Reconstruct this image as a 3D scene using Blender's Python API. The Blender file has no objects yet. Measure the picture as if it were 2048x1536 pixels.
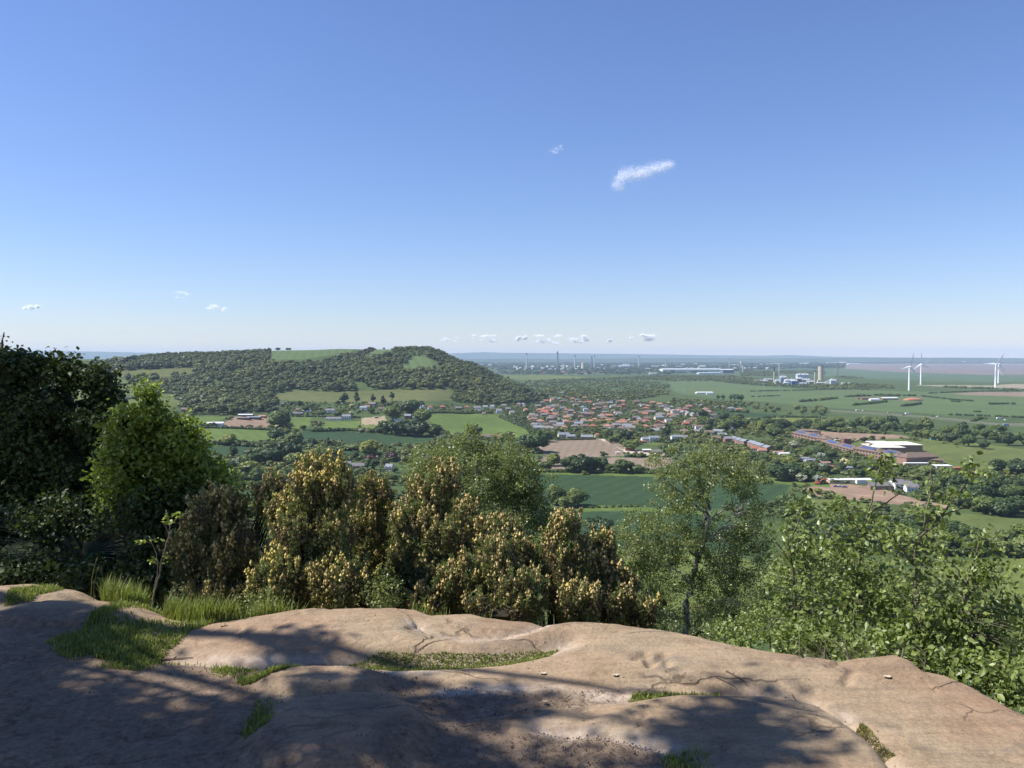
import bpy, math, random
import numpy as np
R0 = random.Random(7); N0 = np.random.default_rng(7)
SC = bpy.context.scene; COL = SC.collection
H = 118.0; FP = 1640.0; TH = math.atan(56 / FP); CT, ST = math.cos(TH), math.sin(TH)
SUN_EL = math.radians(52); SUN_AZ = math.radians(-90)      # azimuth from +Y, clockwise
SUNV = np.array([math.sin(SUN_AZ) * math.cos(SUN_EL), math.cos(SUN_AZ) * math.cos(SUN_EL), math.sin(SUN_EL)])

# ---------------------------------------------------------------- helpers
def tag(o, label=None, cat=None, group=None, kind=None):
    if label: o['label'] = label
    if cat: o['category'] = cat
    if group: o['group'] = group
    if kind: o['kind'] = kind
    return o
def empty(name, loc, rz=0.0, label=None, cat=None, group=None):
    o = bpy.data.objects.new(name, None); COL.objects.link(o)
    o.location = loc; o.rotation_euler = (0, 0, rz); o.empty_display_size = 0.5
    return tag(o, label, cat, group)
def mesh_data(name, V, Fs, mats, mi=None, smooth=False, attrs=None):
    me = bpy.data.meshes.new(name)
    V = np.asarray(V, dtype=np.float32)
    if not isinstance(Fs, (list, tuple)): Fs = [Fs]
    Fs = [np.asarray(f, dtype=np.int32) for f in Fs if len(f)]
    tot = np.concatenate([np.full(len(f), f.shape[1], np.int32) for f in Fs])
    loops = np.concatenate([f.ravel() for f in Fs])
    me.vertices.add(len(V)); me.vertices.foreach_set('co', V.ravel())
    me.loops.add(len(loops)); me.loops.foreach_set('vertex_index', loops)
    me.polygons.add(len(tot))
    st = np.zeros(len(tot), np.int32); st[1:] = np.cumsum(tot)[:-1]
    me.polygons.foreach_set('loop_start', st); me.polygons.foreach_set('loop_total', tot)
    if not isinstance(mats, (list, tuple)): mats = [mats]
    for m in mats: me.materials.append(m)
    if mi is not None: me.polygons.foreach_set('material_index', np.asarray(mi, np.int32))
    me.polygons.foreach_set('use_smooth', np.full(len(tot), smooth, bool))
    if attrs:
        for k, a in attrs.items():
            at = me.attributes.new(k, 'FLOAT', 'FACE' if len(a) == len(tot) else 'POINT')
            at.data.foreach_set('value', np.asarray(a, np.float32))
    me.update(calc_edges=True)
    return me
def add(name, me, parent=None, loc=None):
    o = bpy.data.objects.new(name, me); COL.objects.link(o)
    if parent: o.parent = parent
    if loc is not None: o.location = loc
    return o
def mk(name, V, Fs, mats, parent=None, **k):
    return add(name, mesh_data(name, V, Fs, mats, **k), parent)
def copy_tree(o, parent=None):
    c = o.copy(); COL.objects.link(c); c.parent = parent
    for ch in [q for q in o.children]: copy_tree(ch, c)
    return c
class MB:
    def __init__(s): s.v = []; s.f = {3: [], 4: []}; s.n = 0; s.m = {3: [], 4: []}
    def put(s, V, F, m=0):
        V = np.asarray(V, float); F = np.asarray(F, int)
        s.v.append(V); s.f[F.shape[1]].append(F + s.n); s.m[F.shape[1]].append(np.full(len(F), m)); s.n += len(V); return s
    def box(s, x0, x1, y0, y1, z0, z1, m=0):
        V = [(x, y, z) for z in (z0, z1) for y in (y0, y1) for x in (x0, x1)]
        return s.put(V, [(0, 2, 3, 1), (4, 5, 7, 6), (0, 1, 5, 4), (2, 6, 7, 3), (0, 4, 6, 2), (1, 3, 7, 5)], m)
    def poly(s, V, F, m=0):
        for k in (3, 4):
            G = [f for f in F if len(f) == k]
            if G: s.put(V, G, m)
        return s
    def tube(s, P, Rr, n=6, cap=True, m=0):
        V, F = tube(P, Rr, n)
        if cap:
            k = len(V); V = np.vstack([V, P[0], P[-1]])
            c = [(k, (i + 1) % n, i) for i in range(n)] + [(k + 1, k - n + i, k - n + (i + 1) % n) for i in range(n)]
            s.put(V, F, m); s.f[3].append(np.array(c) + s.n - len(V)); s.m[3].append(np.full(len(c), m)); return s
        return s.put(V, F, m)
    def build(s, name, mats, parent=None, smooth=False, data=False):
        V = np.vstack(s.v); Fs = []; M = []
        for k in (3, 4):
            if s.f[k]: Fs.append(np.vstack(s.f[k])); M.append(np.concatenate(s.m[k]))
        me = mesh_data(name, V, Fs, mats, mi=np.concatenate(M), smooth=smooth)
        return me if data else add(name, me, parent)
def tube(P, Rr, n=6):
    P = np.asarray(P, float); Rr = np.broadcast_to(np.asarray(Rr, float), (len(P),))
    T = np.gradient(P, axis=0); T /= np.linalg.norm(T, axis=1)[:, None] + 1e-9
    ref = np.where(np.abs(T[:, 2:3]) > .92, [[1., 0, 0]], [[0, 0, 1.]])
    A = np.cross(T, ref); A /= np.linalg.norm(A, axis=1)[:, None] + 1e-9; B = np.cross(T, A)
    a = np.arange(n) * 2 * np.pi / n
    V = P[:, None] + Rr[:, None, None] * (np.cos(a)[None, :, None] * A[:, None] + np.sin(a)[None, :, None] * B[:, None])
    i, j = np.meshgrid(np.arange(len(P) - 1), np.arange(n), indexing='ij'); j2 = (j + 1) % n
    F = np.stack([i * n + j, i * n + j2, (i + 1) * n + j2, (i + 1) * n + j], -1).reshape(-1, 4)
    return V.reshape(-1, 3), F
_T = np.random.default_rng(99).random((256, 256))
def vn(x, y, sd=0):
    xi = np.floor(x).astype(int); yi = np.floor(y).astype(int); fx = x - xi; fy = y - yi
    fx = fx * fx * (3 - 2 * fx); fy = fy * fy * (3 - 2 * fy)
    g = lambda a, b: _T[(a + sd * 17) & 255, (b + sd * 31) & 255]
    return (g(xi, yi) * (1 - fx) + g(xi + 1, yi) * fx) * (1 - fy) + (g(xi, yi + 1) * (1 - fx) + g(xi + 1, yi + 1) * fx) * fy
def fbm(x, y, sd=0, o=4):
    t = 0; a = .5
    for k in range(o): t = t + a * (vn(x * 2 ** k, y * 2 ** k, sd + k) - .5); a *= .5
    return t
def inpoly(px, py, poly):
    c = np.zeros(np.shape(px), bool); n = len(poly)
    for i in range(n):
        x0, y0 = poly[i]; x1, y1 = poly[i - 1]
        if y0 == y1: continue
        c ^= ((y0 > py) != (y1 > py)) & (px < (x1 - x0) * (py - y0) / (y1 - y0) + x0)
    return c
def sst(a, b, x):
    t = np.clip((x - a) / (b - a), 0, 1); return t * t * (3 - 2 * t)
def ray(px, py):
    u = (px - 1024) / FP; v = (py - 768) / FP
    return u, CT - v * ST, -ST - v * CT
def proj(x, y, z):
    z = z - H; d = y * CT - z * ST; up = y * ST + z * CT
    d = np.where(np.abs(d) < .01, .01, d)
    return 1024 + FP * x / d, 768 - FP * up / d
def at_z(px, py, z):
    a, b, c = ray(px, py); t = (z - H) / c; return np.array([a * t, b * t, z])
def at_d(px, py, D):
    a, b, c = ray(px, py); t = D / b; return np.array([a * t, D, H + c * t])

# ---------------------------------------------------------------- terrain height
COLS = [-900, 0, 200, 400, 600, 850, 950, 1000, 1090, 1180, 3000]
DN = [400, 600, 850, 1100, 1300, 1500, 1650, 1800, 2000, 2200, 2350, 2500, 2800, 3300, 5000]
ZT = [
 [16, 16, 18, 24, 30, 38, 44, 52, 66, 80, 88, 92, 80, 40, 0],
 [16, 16, 18, 24, 28, 36, 42, 52, 68, 86, 94, 96, 80, 40, 0],
 [12, 14, 16, 22, 26, 32, 38, 50, 72, 97, 106, 108, 90, 40, 0],
 [8, 10, 10, 12, 18, 26, 34, 46, 72, 104, 118, 124, 90, 40, 0],
 [4, 5, 5, 5, 7, 19, 27, 40, 76, 112, 128, 133, 100, 40, 0],
 [1, 1, 1, 3, 7, 19, 29, 42, 78, 114, 139, 134, 80, 20, 0],
 [0, 0, 0, 1, 3, 7, 13, 24, 52, 78, 91, 80, 50, 10, 0],
 [0, 0, 0, 0, 1, 3, 6, 13, 28, 45, 54, 45, 20, 0, 0],
 [0, 0, 0, 0, 0, 0, 0, 1, 3, 8, 10, 6, 0, 0, 0],
 [0] * 15, [0] * 15]
ZT = np.array(ZT, float); CS = (np.array(COLS) - 1024) / FP; DN = np.array(DN, float)
def _herm(xs, Y, x):
    i = np.clip(np.searchsorted(xs, x) - 1, 0, len(xs) - 2)
    h = xs[i + 1] - xs[i]; t = np.clip((x - xs[i]) / h, 0, 1); return i, t, h
_dz = np.gradient(ZT, axis=1) / np.gradient(DN)[None, :]
_dz[:, 0] = 0; _dz[:, -1] = 0
def ztab(s, D):
    i, t, h = _herm(DN, None, D); j, w, _ = _herm(CS, None, s); w = w * w * (3 - 2 * w)
    def row(jj):
        p0, p1, m0, m1 = ZT[jj, i], ZT[jj, i + 1], _dz[jj, i] * h, _dz[jj, i + 1] * h
        return (2*t**3 - 3*t**2 + 1) * p0 + (t**3 - 2*t**2 + t) * m0 + (-2*t**3 + 3*t**2) * p1 + (t**3 - t**2) * m1
    return row(j) * (1 - w) + row(j + 1) * w
SR = [0, 5.2, 7, 9, 14, 30, 80, 160, 260, 340, 420]; SZ = [115.9, 115.8, 114.6, 113.2, 110.5, 101, 75, 42, 13, 2.5, 0]
SZL = [115.9, 115.9, 115.85, 115.5, 113.2, 103, 75, 42, 13, 2.5, 0]
def Z(x, y):
    x = np.asarray(x, float); y = np.asarray(y, float)
    D = np.maximum(y, 1.0); r = np.hypot(x, y)
    s = x / np.maximum(y, 60.0)
    far = ztab(s, np.maximum(D, 400.0))
    und = fbm(x / 260, y / 260, 3, 3) * np.clip((r - 300) / 600, 0, 1) * (2.0 + 14 * np.clip(far / 60, 0, 1))
    left = sst(-.18, -.42, x / np.maximum(y, 1.0)) * sst(60, 30, r)
    near = np.interp(r, SR, SZ) * (1 - left) + np.interp(r, SR, SZL) * left
    back = sst(3, -3, y); near = near * (1 - back) + 115.9 * back
    near = near + fbm(x / 9, y / 9, 5, 4) * np.clip((r - 9) / 30, 0, 1) * 3
    w = sst(290, 410, r) * np.where(y > 0, 1, 0)
    return near * (1 - w) + (far + und) * w
_DG = np.geomspace(120, 30000, 1500)
def P(px, py, dmin=300):
    a, b, c = ray(px, py); D = _DG[_DG > dmin]
    x = a / b * D; z = H + c / b * D; g = z - Z(x, D)
    k = np.argmax(g < 0) if (g < 0).any() else len(D) - 1
    if k > 0:
        t = g[k - 1] / (g[k - 1] - g[k]); d = D[k - 1] + t * (D[k] - D[k - 1])
    else: d = D[k]
    x = a / b * d; return np.array([x, d, float(Z(x, d))])

# ---------------------------------------------------------------- materials
def newmat(name):
    m = bpy.data.materials.new(name); m.use_nodes = True; nt = m.node_tree
    for n in list(nt.nodes): nt.nodes.remove(n)
    out = nt.nodes.new('ShaderNodeOutputMaterial'); b = nt.nodes.new('ShaderNodeBsdfPrincipled')
    nt.links.new(b.outputs[0], out.inputs[0]); return m, nt, b, out
def nn(nt, t, **k):
    n = nt.nodes.new(t)
    for a, v in k.items():
        if a.startswith('i_'):
            n.inputs[a[2:].replace('_', ' ')].default_value = v
        else: setattr(n, a, v)
    return n
def ramp(nt, fac, stops):
    r = nt.nodes.new('ShaderNodeValToRGB'); e = r.color_ramp.elements
    while len(e) < len(stops): e.new(.5)
    for k, (p, c) in enumerate(stops): e[k].position = p; e[k].color = (*c, 1)
    nt.links.new(fac, r.inputs[0]); return r.outputs[0]
def pos(nt, scale=(1, 1, 1)):
    g = nt.nodes.new('ShaderNodeTexCoord'); mp = nt.nodes.new('ShaderNodeMapping'); mp.inputs['Scale'].default_value = scale
    nt.links.new(g.outputs['Object'], mp.inputs[0]); return mp.outputs[0]
def noise(nt, v, sc, det=4, rough=.55):
    n = nt.nodes.new('ShaderNodeTexNoise'); n.inputs['Scale'].default_value = sc
    n.inputs['Detail'].default_value = det; n.inputs['Roughness'].default_value = rough
    nt.links.new(v, n.inputs['Vector']); return n.outputs['Fac']
def mixc(nt, f, a, b, mode='MIX'):
    m = nt.nodes.new('ShaderNodeMix'); m.data_type = 'RGBA'; m.blend_type = mode
    for k, v in ((0, f), (6, a), (7, b)):
        if isinstance(v, (int, float)): m.inputs[k].default_value = v
        elif isinstance(v, tuple): m.inputs[k].default_value = (*v, 1)
        else: nt.links.new(v, m.inputs[k])
    return m.outputs[2]
def plain(name, c, rough=.8, var=.25, sc=2.0, metal=0, bump=0, spec=.3):
    m, nt, b, _ = newmat(name)
    v = pos(nt); f = noise(nt, v, sc, 5)
    d = tuple(x * (1 - var) for x in c); l = tuple(min(1, x * (1 + var)) for x in c)
    nt.links.new(ramp(nt, f, [(.3, d), (.7, l)]), b.inputs['Base Color'])
    b.inputs['Roughness'].default_value = rough; b.inputs['Metallic'].default_value = metal
    b.inputs['Specular IOR Level'].default_value = spec
    if bump:
        bn = nt.nodes.new('ShaderNodeBump'); bn.inputs['Strength'].default_value = bump; bn.inputs['Distance'].default_value = .02
        nt.links.new(noise(nt, v, sc * 6, 6), bn.inputs['Height']); nt.links.new(bn.outputs[0], b.inputs['Normal'])
    return m
def fieldmat(name, c, c2=None, row=None, ang=0.0, rowamp=.12, big=.006, fine=.12):
    """crop or pasture: patchy colour, fine mottling, optional drilled rows"""
    m, nt, b, _ = newmat(name); c2 = c2 or tuple(x * .72 for x in c)
    v = pos(nt); f = noise(nt, v, big, 5, .6); col = ramp(nt, f, [(.32, c2), (.66, c)])
    f2 = noise(nt, v, fine, 4, .7)
    k = ramp(nt, f2, [(.25, (.72,) * 3), (.75, (1.25,) * 3)]); col = mixc(nt, 1.0, col, k, 'MULTIPLY')
    if row:
        mp = nt.nodes.new('ShaderNodeMapping'); mp.inputs['Rotation'].default_value = (0, 0, ang)
        g = nt.nodes.new('ShaderNodeTexCoord'); nt.links.new(g.outputs['Object'], mp.inputs[0])
        w = nt.nodes.new('ShaderNodeTexWave'); w.inputs['Scale'].default_value = row; w.inputs['Distortion'].default_value = 1.5
        w.inputs['Detail'].default_value = 2; w.inputs['Detail Scale'].default_value = .05
        nt.links.new(mp.outputs[0], w.inputs[0])
        k = ramp(nt, w.outputs['Fac'], [(0, (1 - rowamp,) * 3), (1, (1 + rowamp,) * 3)]); col = mixc(nt, 1.0, col, k, 'MULTIPLY')
    nt.links.new(col, b.inputs['Base Color']); b.inputs['Roughness'].default_value = .95
    b.inputs['Specular IOR Level'].default_value = .1
    return m
def leafmat(name, dark, mid, light, src='tint', trans=.35, rough=.5, spec=.3, objvar=.0, treeattr=False):
    m, nt, b, out = newmat(name)
    a = nt.nodes.new('ShaderNodeAttribute'); a.attribute_name = src
    col = ramp(nt, a.outputs['Fac'], [(0, dark), (.5, mid), (1, light)])
    if objvar or treeattr:
        if treeattr: t = nt.nodes.new('ShaderNodeAttribute'); t.attribute_name = 'tree'; f = t.outputs['Fac']
        else: t = nt.nodes.new('ShaderNodeObjectInfo'); f = t.outputs['Random']
        k = ramp(nt, f, [(0, (.62, .70, .75)), (.35, (.85, .9, .9)), (.7, (1.1, 1.06, 1.0)), (1, (1.55, 1.35, .95))])
        col = mixc(nt, 1.0, col, k, 'MULTIPLY')
    nt.links.new(col, b.inputs['Base Color']); b.inputs['Roughness'].default_value = rough
    b.inputs['Specular IOR Level'].default_value = spec
    tr = nt.nodes.new('ShaderNodeBsdfTranslucent'); nt.links.new(mixc(nt, .6, col, (.9, 1.0, .25), 'MULTIPLY'), tr.inputs[0])
    mx = nt.nodes.new('ShaderNodeMixShader'); mx.inputs[0].default_value = trans
    nt.links.new(b.outputs[0], mx.inputs[1]); nt.links.new(tr.outputs[0], mx.inputs[2]); nt.links.new(mx.outputs[0], out.inputs[0])
    return m

# ---------------------------------------------------------------- camera, sun, sky, haze
cam = bpy.data.cameras.new('camera'); co = bpy.data.objects.new('camera', cam); COL.objects.link(co)
cam.sensor_width = 36; cam.lens = FP / 2048 * 36; cam.clip_start = .1; cam.clip_end = 120000
co.location = (0, 0, H); co.rotation_euler = (math.pi / 2 - TH, 0, 0); SC.camera = co
sl = bpy.data.lights.new('sun', 'SUN'); sl.energy = 5.0; sl.angle = math.radians(.53); sl.color = (1, .955, .88)
so = bpy.data.objects.new('sun', sl); COL.objects.link(so); so.location = (-20, -20, 300)
so.rotation_euler = (math.pi / 2 - SUN_EL, 0, -SUN_AZ + math.pi)
w = bpy.data.worlds.new('World'); SC.world = w; w.use_nodes = True; nt = w.node_tree
bg = nt.nodes['Background']; sky = nt.nodes.new('ShaderNodeTexSky'); sky.sky_type = 'NISHITA'; sky.sun_disc = False
sky.sun_elevation = SUN_EL; sky.sun_rotation = SUN_AZ; sky.altitude = 0; sky.air_density = 1.12; sky.dust_density = 0.0; sky.ozone_density = 2.6
nt.links.new(mixc(nt, 1.0, sky.outputs[0], (.80, .87, 1.17), 'MULTIPLY'), bg.inputs[0]); bg.inputs[1].default_value = .08
SC.view_settings.view_transform = 'Standard'; SC.view_settings.look = 'None'; SC.view_settings.exposure = 0.66; SC.view_settings.gamma = 1
SC.cycles.max_bounces = 6; SC.cycles.diffuse_bounces = 3; SC.cycles.transparent_max_bounces = 128; SC.cycles.volume_bounces = 1
SC.cycles.glossy_bounces = 2; SC.cycles.transmission_bounces = 3; SC.cycles.use_denoising = True
SC.cycles.caustics_reflective = False; SC.cycles.caustics_refractive = False
hz = MB().box(-26000, 26000, -400, 27000, -3, 330).build('haze', None or bpy.data.materials.new('haze_air'))
hm = hz.data.materials[0]; hm.use_nodes = True; nt = hm.node_tree
for n in list(nt.nodes): nt.nodes.remove(n)
out = nt.nodes.new('ShaderNodeOutputMaterial'); pv = nt.nodes.new('ShaderNodeVolumePrincipled')
pv.inputs['Color'].default_value = (.60, .75, 1.0, 1); pv.inputs['Density'].default_value = HAZE = 3.9e-5; pv.inputs['Anisotropy'].default_value = .0
nt.links.new(pv.outputs[0], out.inputs['Volume']); tag(hz, 'thin blue haze over the plain', None, None, 'stuff')
# ---------------------------------------------------------------- the ground sheet, split into fields
G = {}
G['pasture'] = fieldmat('pasture', (.115, .137, .042), (.082, .108, .032), row=.01, ang=.9, rowamp=.05)
G['bright'] = fieldmat('bright_grass', (.105, .147, .036), (.08, .12, .03), row=.016, ang=-.5, rowamp=.06)
G['yellow'] = fieldmat('yellow_pasture', (.125, .15, .038), (.095, .125, .034))
G['olive'] = fieldmat('olive_meadow', (.115, .12, .045), (.085, .10, .035), fine=.06)
G['teal'] = fieldmat('young_cereal', (.036, .066, .026), (.028, .055, .023), row=.02, ang=.5, rowamp=.09)
G['cereal'] = fieldmat('cereal_crop', (.092, .13, .05), (.075, .11, .042), row=.014, ang=-.2, rowamp=.07)
G['brown'] = fieldmat('ploughed_soil', (.215, .165, .12), (.18, .14, .10), row=.03, ang=.15, rowamp=.05)
G['tan'] = fieldmat('dry_stubble', (.27, .235, .165), (.21, .19, .13))
G['sand'] = fieldmat('riding_sand', (.29, .235, .15), (.25, .20, .13))
G['dirt'] = fieldmat('bare_pink_earth', (.28, .19, .135), (.20, .145, .10), fine=.08, big=.03)
G['gravel'] = fieldmat('pale_gravel', (.46, .40, .33), (.38, .33, .27), big=.05)
G['mud'] = fieldmat('estuary_mud', (.175, .15, .14), (.145, .13, .125), big=.0004, fine=.003)
G['marsh'] = fieldmat('salt_marsh', (.085, .125, .07), (.07, .11, .065), big=.002, fine=.01)
G['rough'] = fieldmat('rough_scrub_grass', (.075, .105, .035), (.045, .07, .025), big=.02, fine=.3)
G['far'] = fieldmat('far_land', (.075, .11, .06), (.05, .08, .05), big=.0015, fine=.02)
G['verge'] = fieldmat('dry_verge', (.13, .13, .085), (.09, .105, .06), big=.02)
G['tarmac'] = fieldmat('tarmac', (.10, .10, .105), (.08, .08, .085), big=.05)
# (object name, label, material, outline of the field as seen from the ledge, projected onto the terrain)
FIELDS = [
 ('estuary_mud', 'pink brown mud flats of the estuary beyond the wind turbines', 'mud', [(1690,727.5),(3200,727),(3200,749),(1960,749.5),(1790,744),(1690,737)]),
 ('marsh', 'dark green salt marsh edging the mud flats', 'marsh', [(1650,738),(1690,737),(1790,744),(1960,749.5),(3200,749),(3200,764),(1950,764),(1760,758),(1650,752)]),
 ('stubble_field', 'pale tan strip of field between the wind turbines', 'tan', [(1826,770.5),(1900,770),(1985,771),(2020,768),(3000,766),(3000,780),(2040,779),(1990,775.5),(1920,774),(1860,772)]),
 ('ploughed_field', 'thin brown field right of the turbines at the frame edge', 'brown', [(1905,787),(1960,784),(3000,787),(3000,795),(2048,793.5),(1990,791.5),(1930,790)]),
 ('pale_meadow', 'pale green strip behind the left pair of turbines', 'yellow', [(1825,757.5),(1870,757),(1960,760),(1975,763),(1880,763),(1835,761)]),
 ('cereal_field', 'long green crop field right of the wooded hill, in front of the chemical works', 'cereal', [(1335,764),(1420,762),(1500,771),(1600,778),(1800,782),(3000,797),(3000,845),(1950,832),(1750,822),(1640,814),(1560,806),(1430,797),(1350,785)]),
 ('pasture_field', 'green marsh fields under the refinery', 'pasture', [(1003,750),(1100,750),(1160,753),(1180,757),(1060,760),(1015,758)]),
 ('dark_crop_field', 'dark field behind the oak belt right of the village', 'teal', [(1412,822),(1470,823),(1560,829),(1550,834),(1480,834),(1420,830)]),
 ('green_meadow', 'meadow behind the oak belt', 'yellow', [(1545,834),(1660,836),(1720,842),(1680,850),(1560,852),(1530,842)]),
 ('road', 'grey brown main road crossing the plain with cars on it', 'verge', [(1660,819),(1720,823),(1800,828),(1900,836),(2000,846),(3000,850),(3000,860),(2000,852),(1900,841),(1800,832),(1720,827),(1660,823)]),
 ('hill_meadow', 'olive hay meadow high on the left of the hill', 'olive', [(222,742),(300,739),(388,735),(392,742),(372,750),(310,755),(245,754),(228,748)]),
 ('crest_meadow', 'olive field on the far left crest', 'olive', [(100,727),(210,722),(212,728),(140,733),(100,736)]),
 ('hillside_pasture', 'green pasture below the olive meadow, left of the hill', 'pasture', [(160,773),(285,767),(292,780),(282,788),(238,801),(150,805)]),
 ('hillside_pasture', 'green strip above the left pasture', 'pasture', [(165,762),(250,760),(262,765),(180,770)]),
 ('hillside_pasture', 'light green pasture beside the lime green maple top', 'pasture', [(235,803),(290,786),(384,788),(352,812),(325,824),(280,822)]),
 ('green_field', 'green field above the white barn', 'bright', [(310,852),(366,833),(458,833),(415,851),(350,868),(300,870)]),
 ('green_field', 'large bright green field below the farm', 'bright', [(330,880),(413,853),(540,858),(560,866),(555,880),(480,884),(420,884),(330,892)]),
 ('dark_crop_field', 'dark green crop field far left beneath the bright field', 'teal', [(380,885),(420,885),(480,889),(552,893),(520,905),(470,912),(380,915)]),
 ('farmyard', 'brown earth farmyard round the barns', 'dirt', [(443,848),(470,833),(540,833),(545,846),(530,856),(448,853)]),
 ('crest_field', 'green field on the skyline left of the gorse knoll', 'cereal', [(541,700),(575,700),(640,699),(708,694),(700,706),(650,712),(610,718),(540,721)]),
 ('crest_field', 'green field on the skyline right of the gorse knoll', 'cereal', [(700,712),(745,696),(790,696),(775,706),(735,713)]),
 ('hill_field', 'green field set in the woods below the hill top', 'cereal', [(826,712),(850,713),(897,731),(870,736),(800,737),(812,728)]),
 ('hillside_meadow', 'long olive green meadow below the hill woods', 'olive', [(543,793),(585,780),(640,784),(700,783),(790,779),(905,778),(907,801),(800,803),(700,803),(640,804),(555,799)]),
 ('paddock', 'bright green paddock right of the farm', 'bright', [(585,834),(622,835),(622,850),(600,862),(580,856)]),
 ('paddock', 'bright lawn below the white houses', 'bright', [(640,843),(722,842),(715,862),(690,863),(650,860)]),
 ('riding_arena', 'square of tan sand with a small dark shelter', 'sand', [(722,836),(770,832),(774,843),(764,850),(724,849)]),
 ('paddock', 'pale green patch below the riding arena', 'yellow', [(722,849),(766,850),(760,858),(722,857)]),
 ('dark_crop_field', 'large dark teal crop field below the white houses', 'teal', [(560,870),(600,862),(680,862),(780,870),(870,874),(855,888),(760,893),(650,888),(575,882)]),
 ('dark_crop_field', 'dark crop field above the brick house', 'teal', [(630,899),(735,901),(730,912),(640,908)]),
 ('sloping_field', 'bright green sloping pasture left of the village', 'bright', [(852,830),(900,827),(985,829),(1010,838),(1062,862),(1056,874),(1010,877),(955,868),(900,870),(868,852)]),
 ('ploughed_field', 'pinkish brown ploughed field in front of the village', 'brown', [(1083,882),(1195,877),(1246,900),(1248,911),(1180,915),(1095,912),(1075,900)]),
 ('ploughed_field', 'small brown corner right of the white track', 'brown', [(1206,882),(1248,886),(1250,897),(1246,899)]),
 ('ploughed_field', 'brown strip behind the dark hedge of oaks', 'brown', [(1080,913),(1250,915),(1340,916),(1345,930),(1290,940),(1080,940)]),
 ('white_track', 'pale track running diagonally across the ploughed field', 'gravel', [(1185,878),(1204,877),(1256,897),(1330,906),(1328,912),(1262,910),(1244,901)]),
 ('green_meadow', 'grass strip right of the farm yard', 'pasture', [(1272,885),(1370,886),(1370,895),(1335,892),(1300,889)]),
 ('bright_strip', 'vivid green grass margin along the hedge', 'bright', [(1040,941),(1240,943),(1360,945),(1480,951),(1660,966),(1660,975),(1480,961),(1360,955),(1200,950),(1050,947)]),
 ('dark_crop_field', 'large dark teal crop field in the valley centre', 'teal', [(1040,949),(1200,951),(1360,956),(1480,962),(1580,971),(1560,1010),(1400,1020),(1150,1008),(1040,1000)]),
 ('bright_strip', 'light grass bank curving through the dark crop', 'bright', [(1130,1013),(1190,1006),(1270,1011),(1420,1022),(1420,1030),(1250,1021),(1170,1023),(1130,1021)]),
 ('dark_crop_field', 'dark teal crop field nearest the ledge', 'teal', [(1060,1028),(1170,1024),(1260,1022),(1420,1031),(1500,1060),(1460,1100),(1280,1095),(1060,1090)]),
 ('yellow_field', 'yellow green field behind the birch trunk', 'yellow', [(1180,1105),(1470,1110),(1560,1150),(1500,1300),(1200,1300)]),
 ('playing_field', 'large green playing field behind the brick school', 'pasture', [(1690,886),(1790,877),(1850,884),(1960,894),(2400,925),(2400,960),(2000,945),(1900,945),(1850,920),(1760,905)]),
 ('park_meadow', 'pale grass under the park trees', 'yellow', [(1810,872),(1900,880),(2060,900),(2200,915),(2100,912),(1960,893),(1850,883)]),
 ('bare_earth_strip', 'brown bare earth strips behind the school', 'dirt', [(1560,862),(1640,863),(1700,866),(1800,870),(1825,876),(1780,877),(1700,882),(1640,878),(1600,868)]),
 ('building_site', 'pink earth building site with an orange digger', 'dirt', [(1604,985),(1628,968),(1700,968),(1760,976),(1800,990),(1850,1002),(1900,1012),(1890,1018),(1760,1006),(1640,993)]),
 ('green_meadow', 'shaded green paddock below the building site', 'pasture', [(1610,997),(1690,1001),(1760,1010),(1700,1040),(1640,1040)]),
 ('yellow_field', 'yellow green field at the right edge', 'yellow', [(1870,1122),(2060,1116),(2400,1130),(2400,1300),(1950,1200),(1850,1160)]),
 ('green_meadow', 'green pasture on the right behind the saplings', 'pasture', [(1850,1020),(2060,1040),(2300,1060),(2300,1110),(1950,1085),(1860,1050)]),
]
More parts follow.
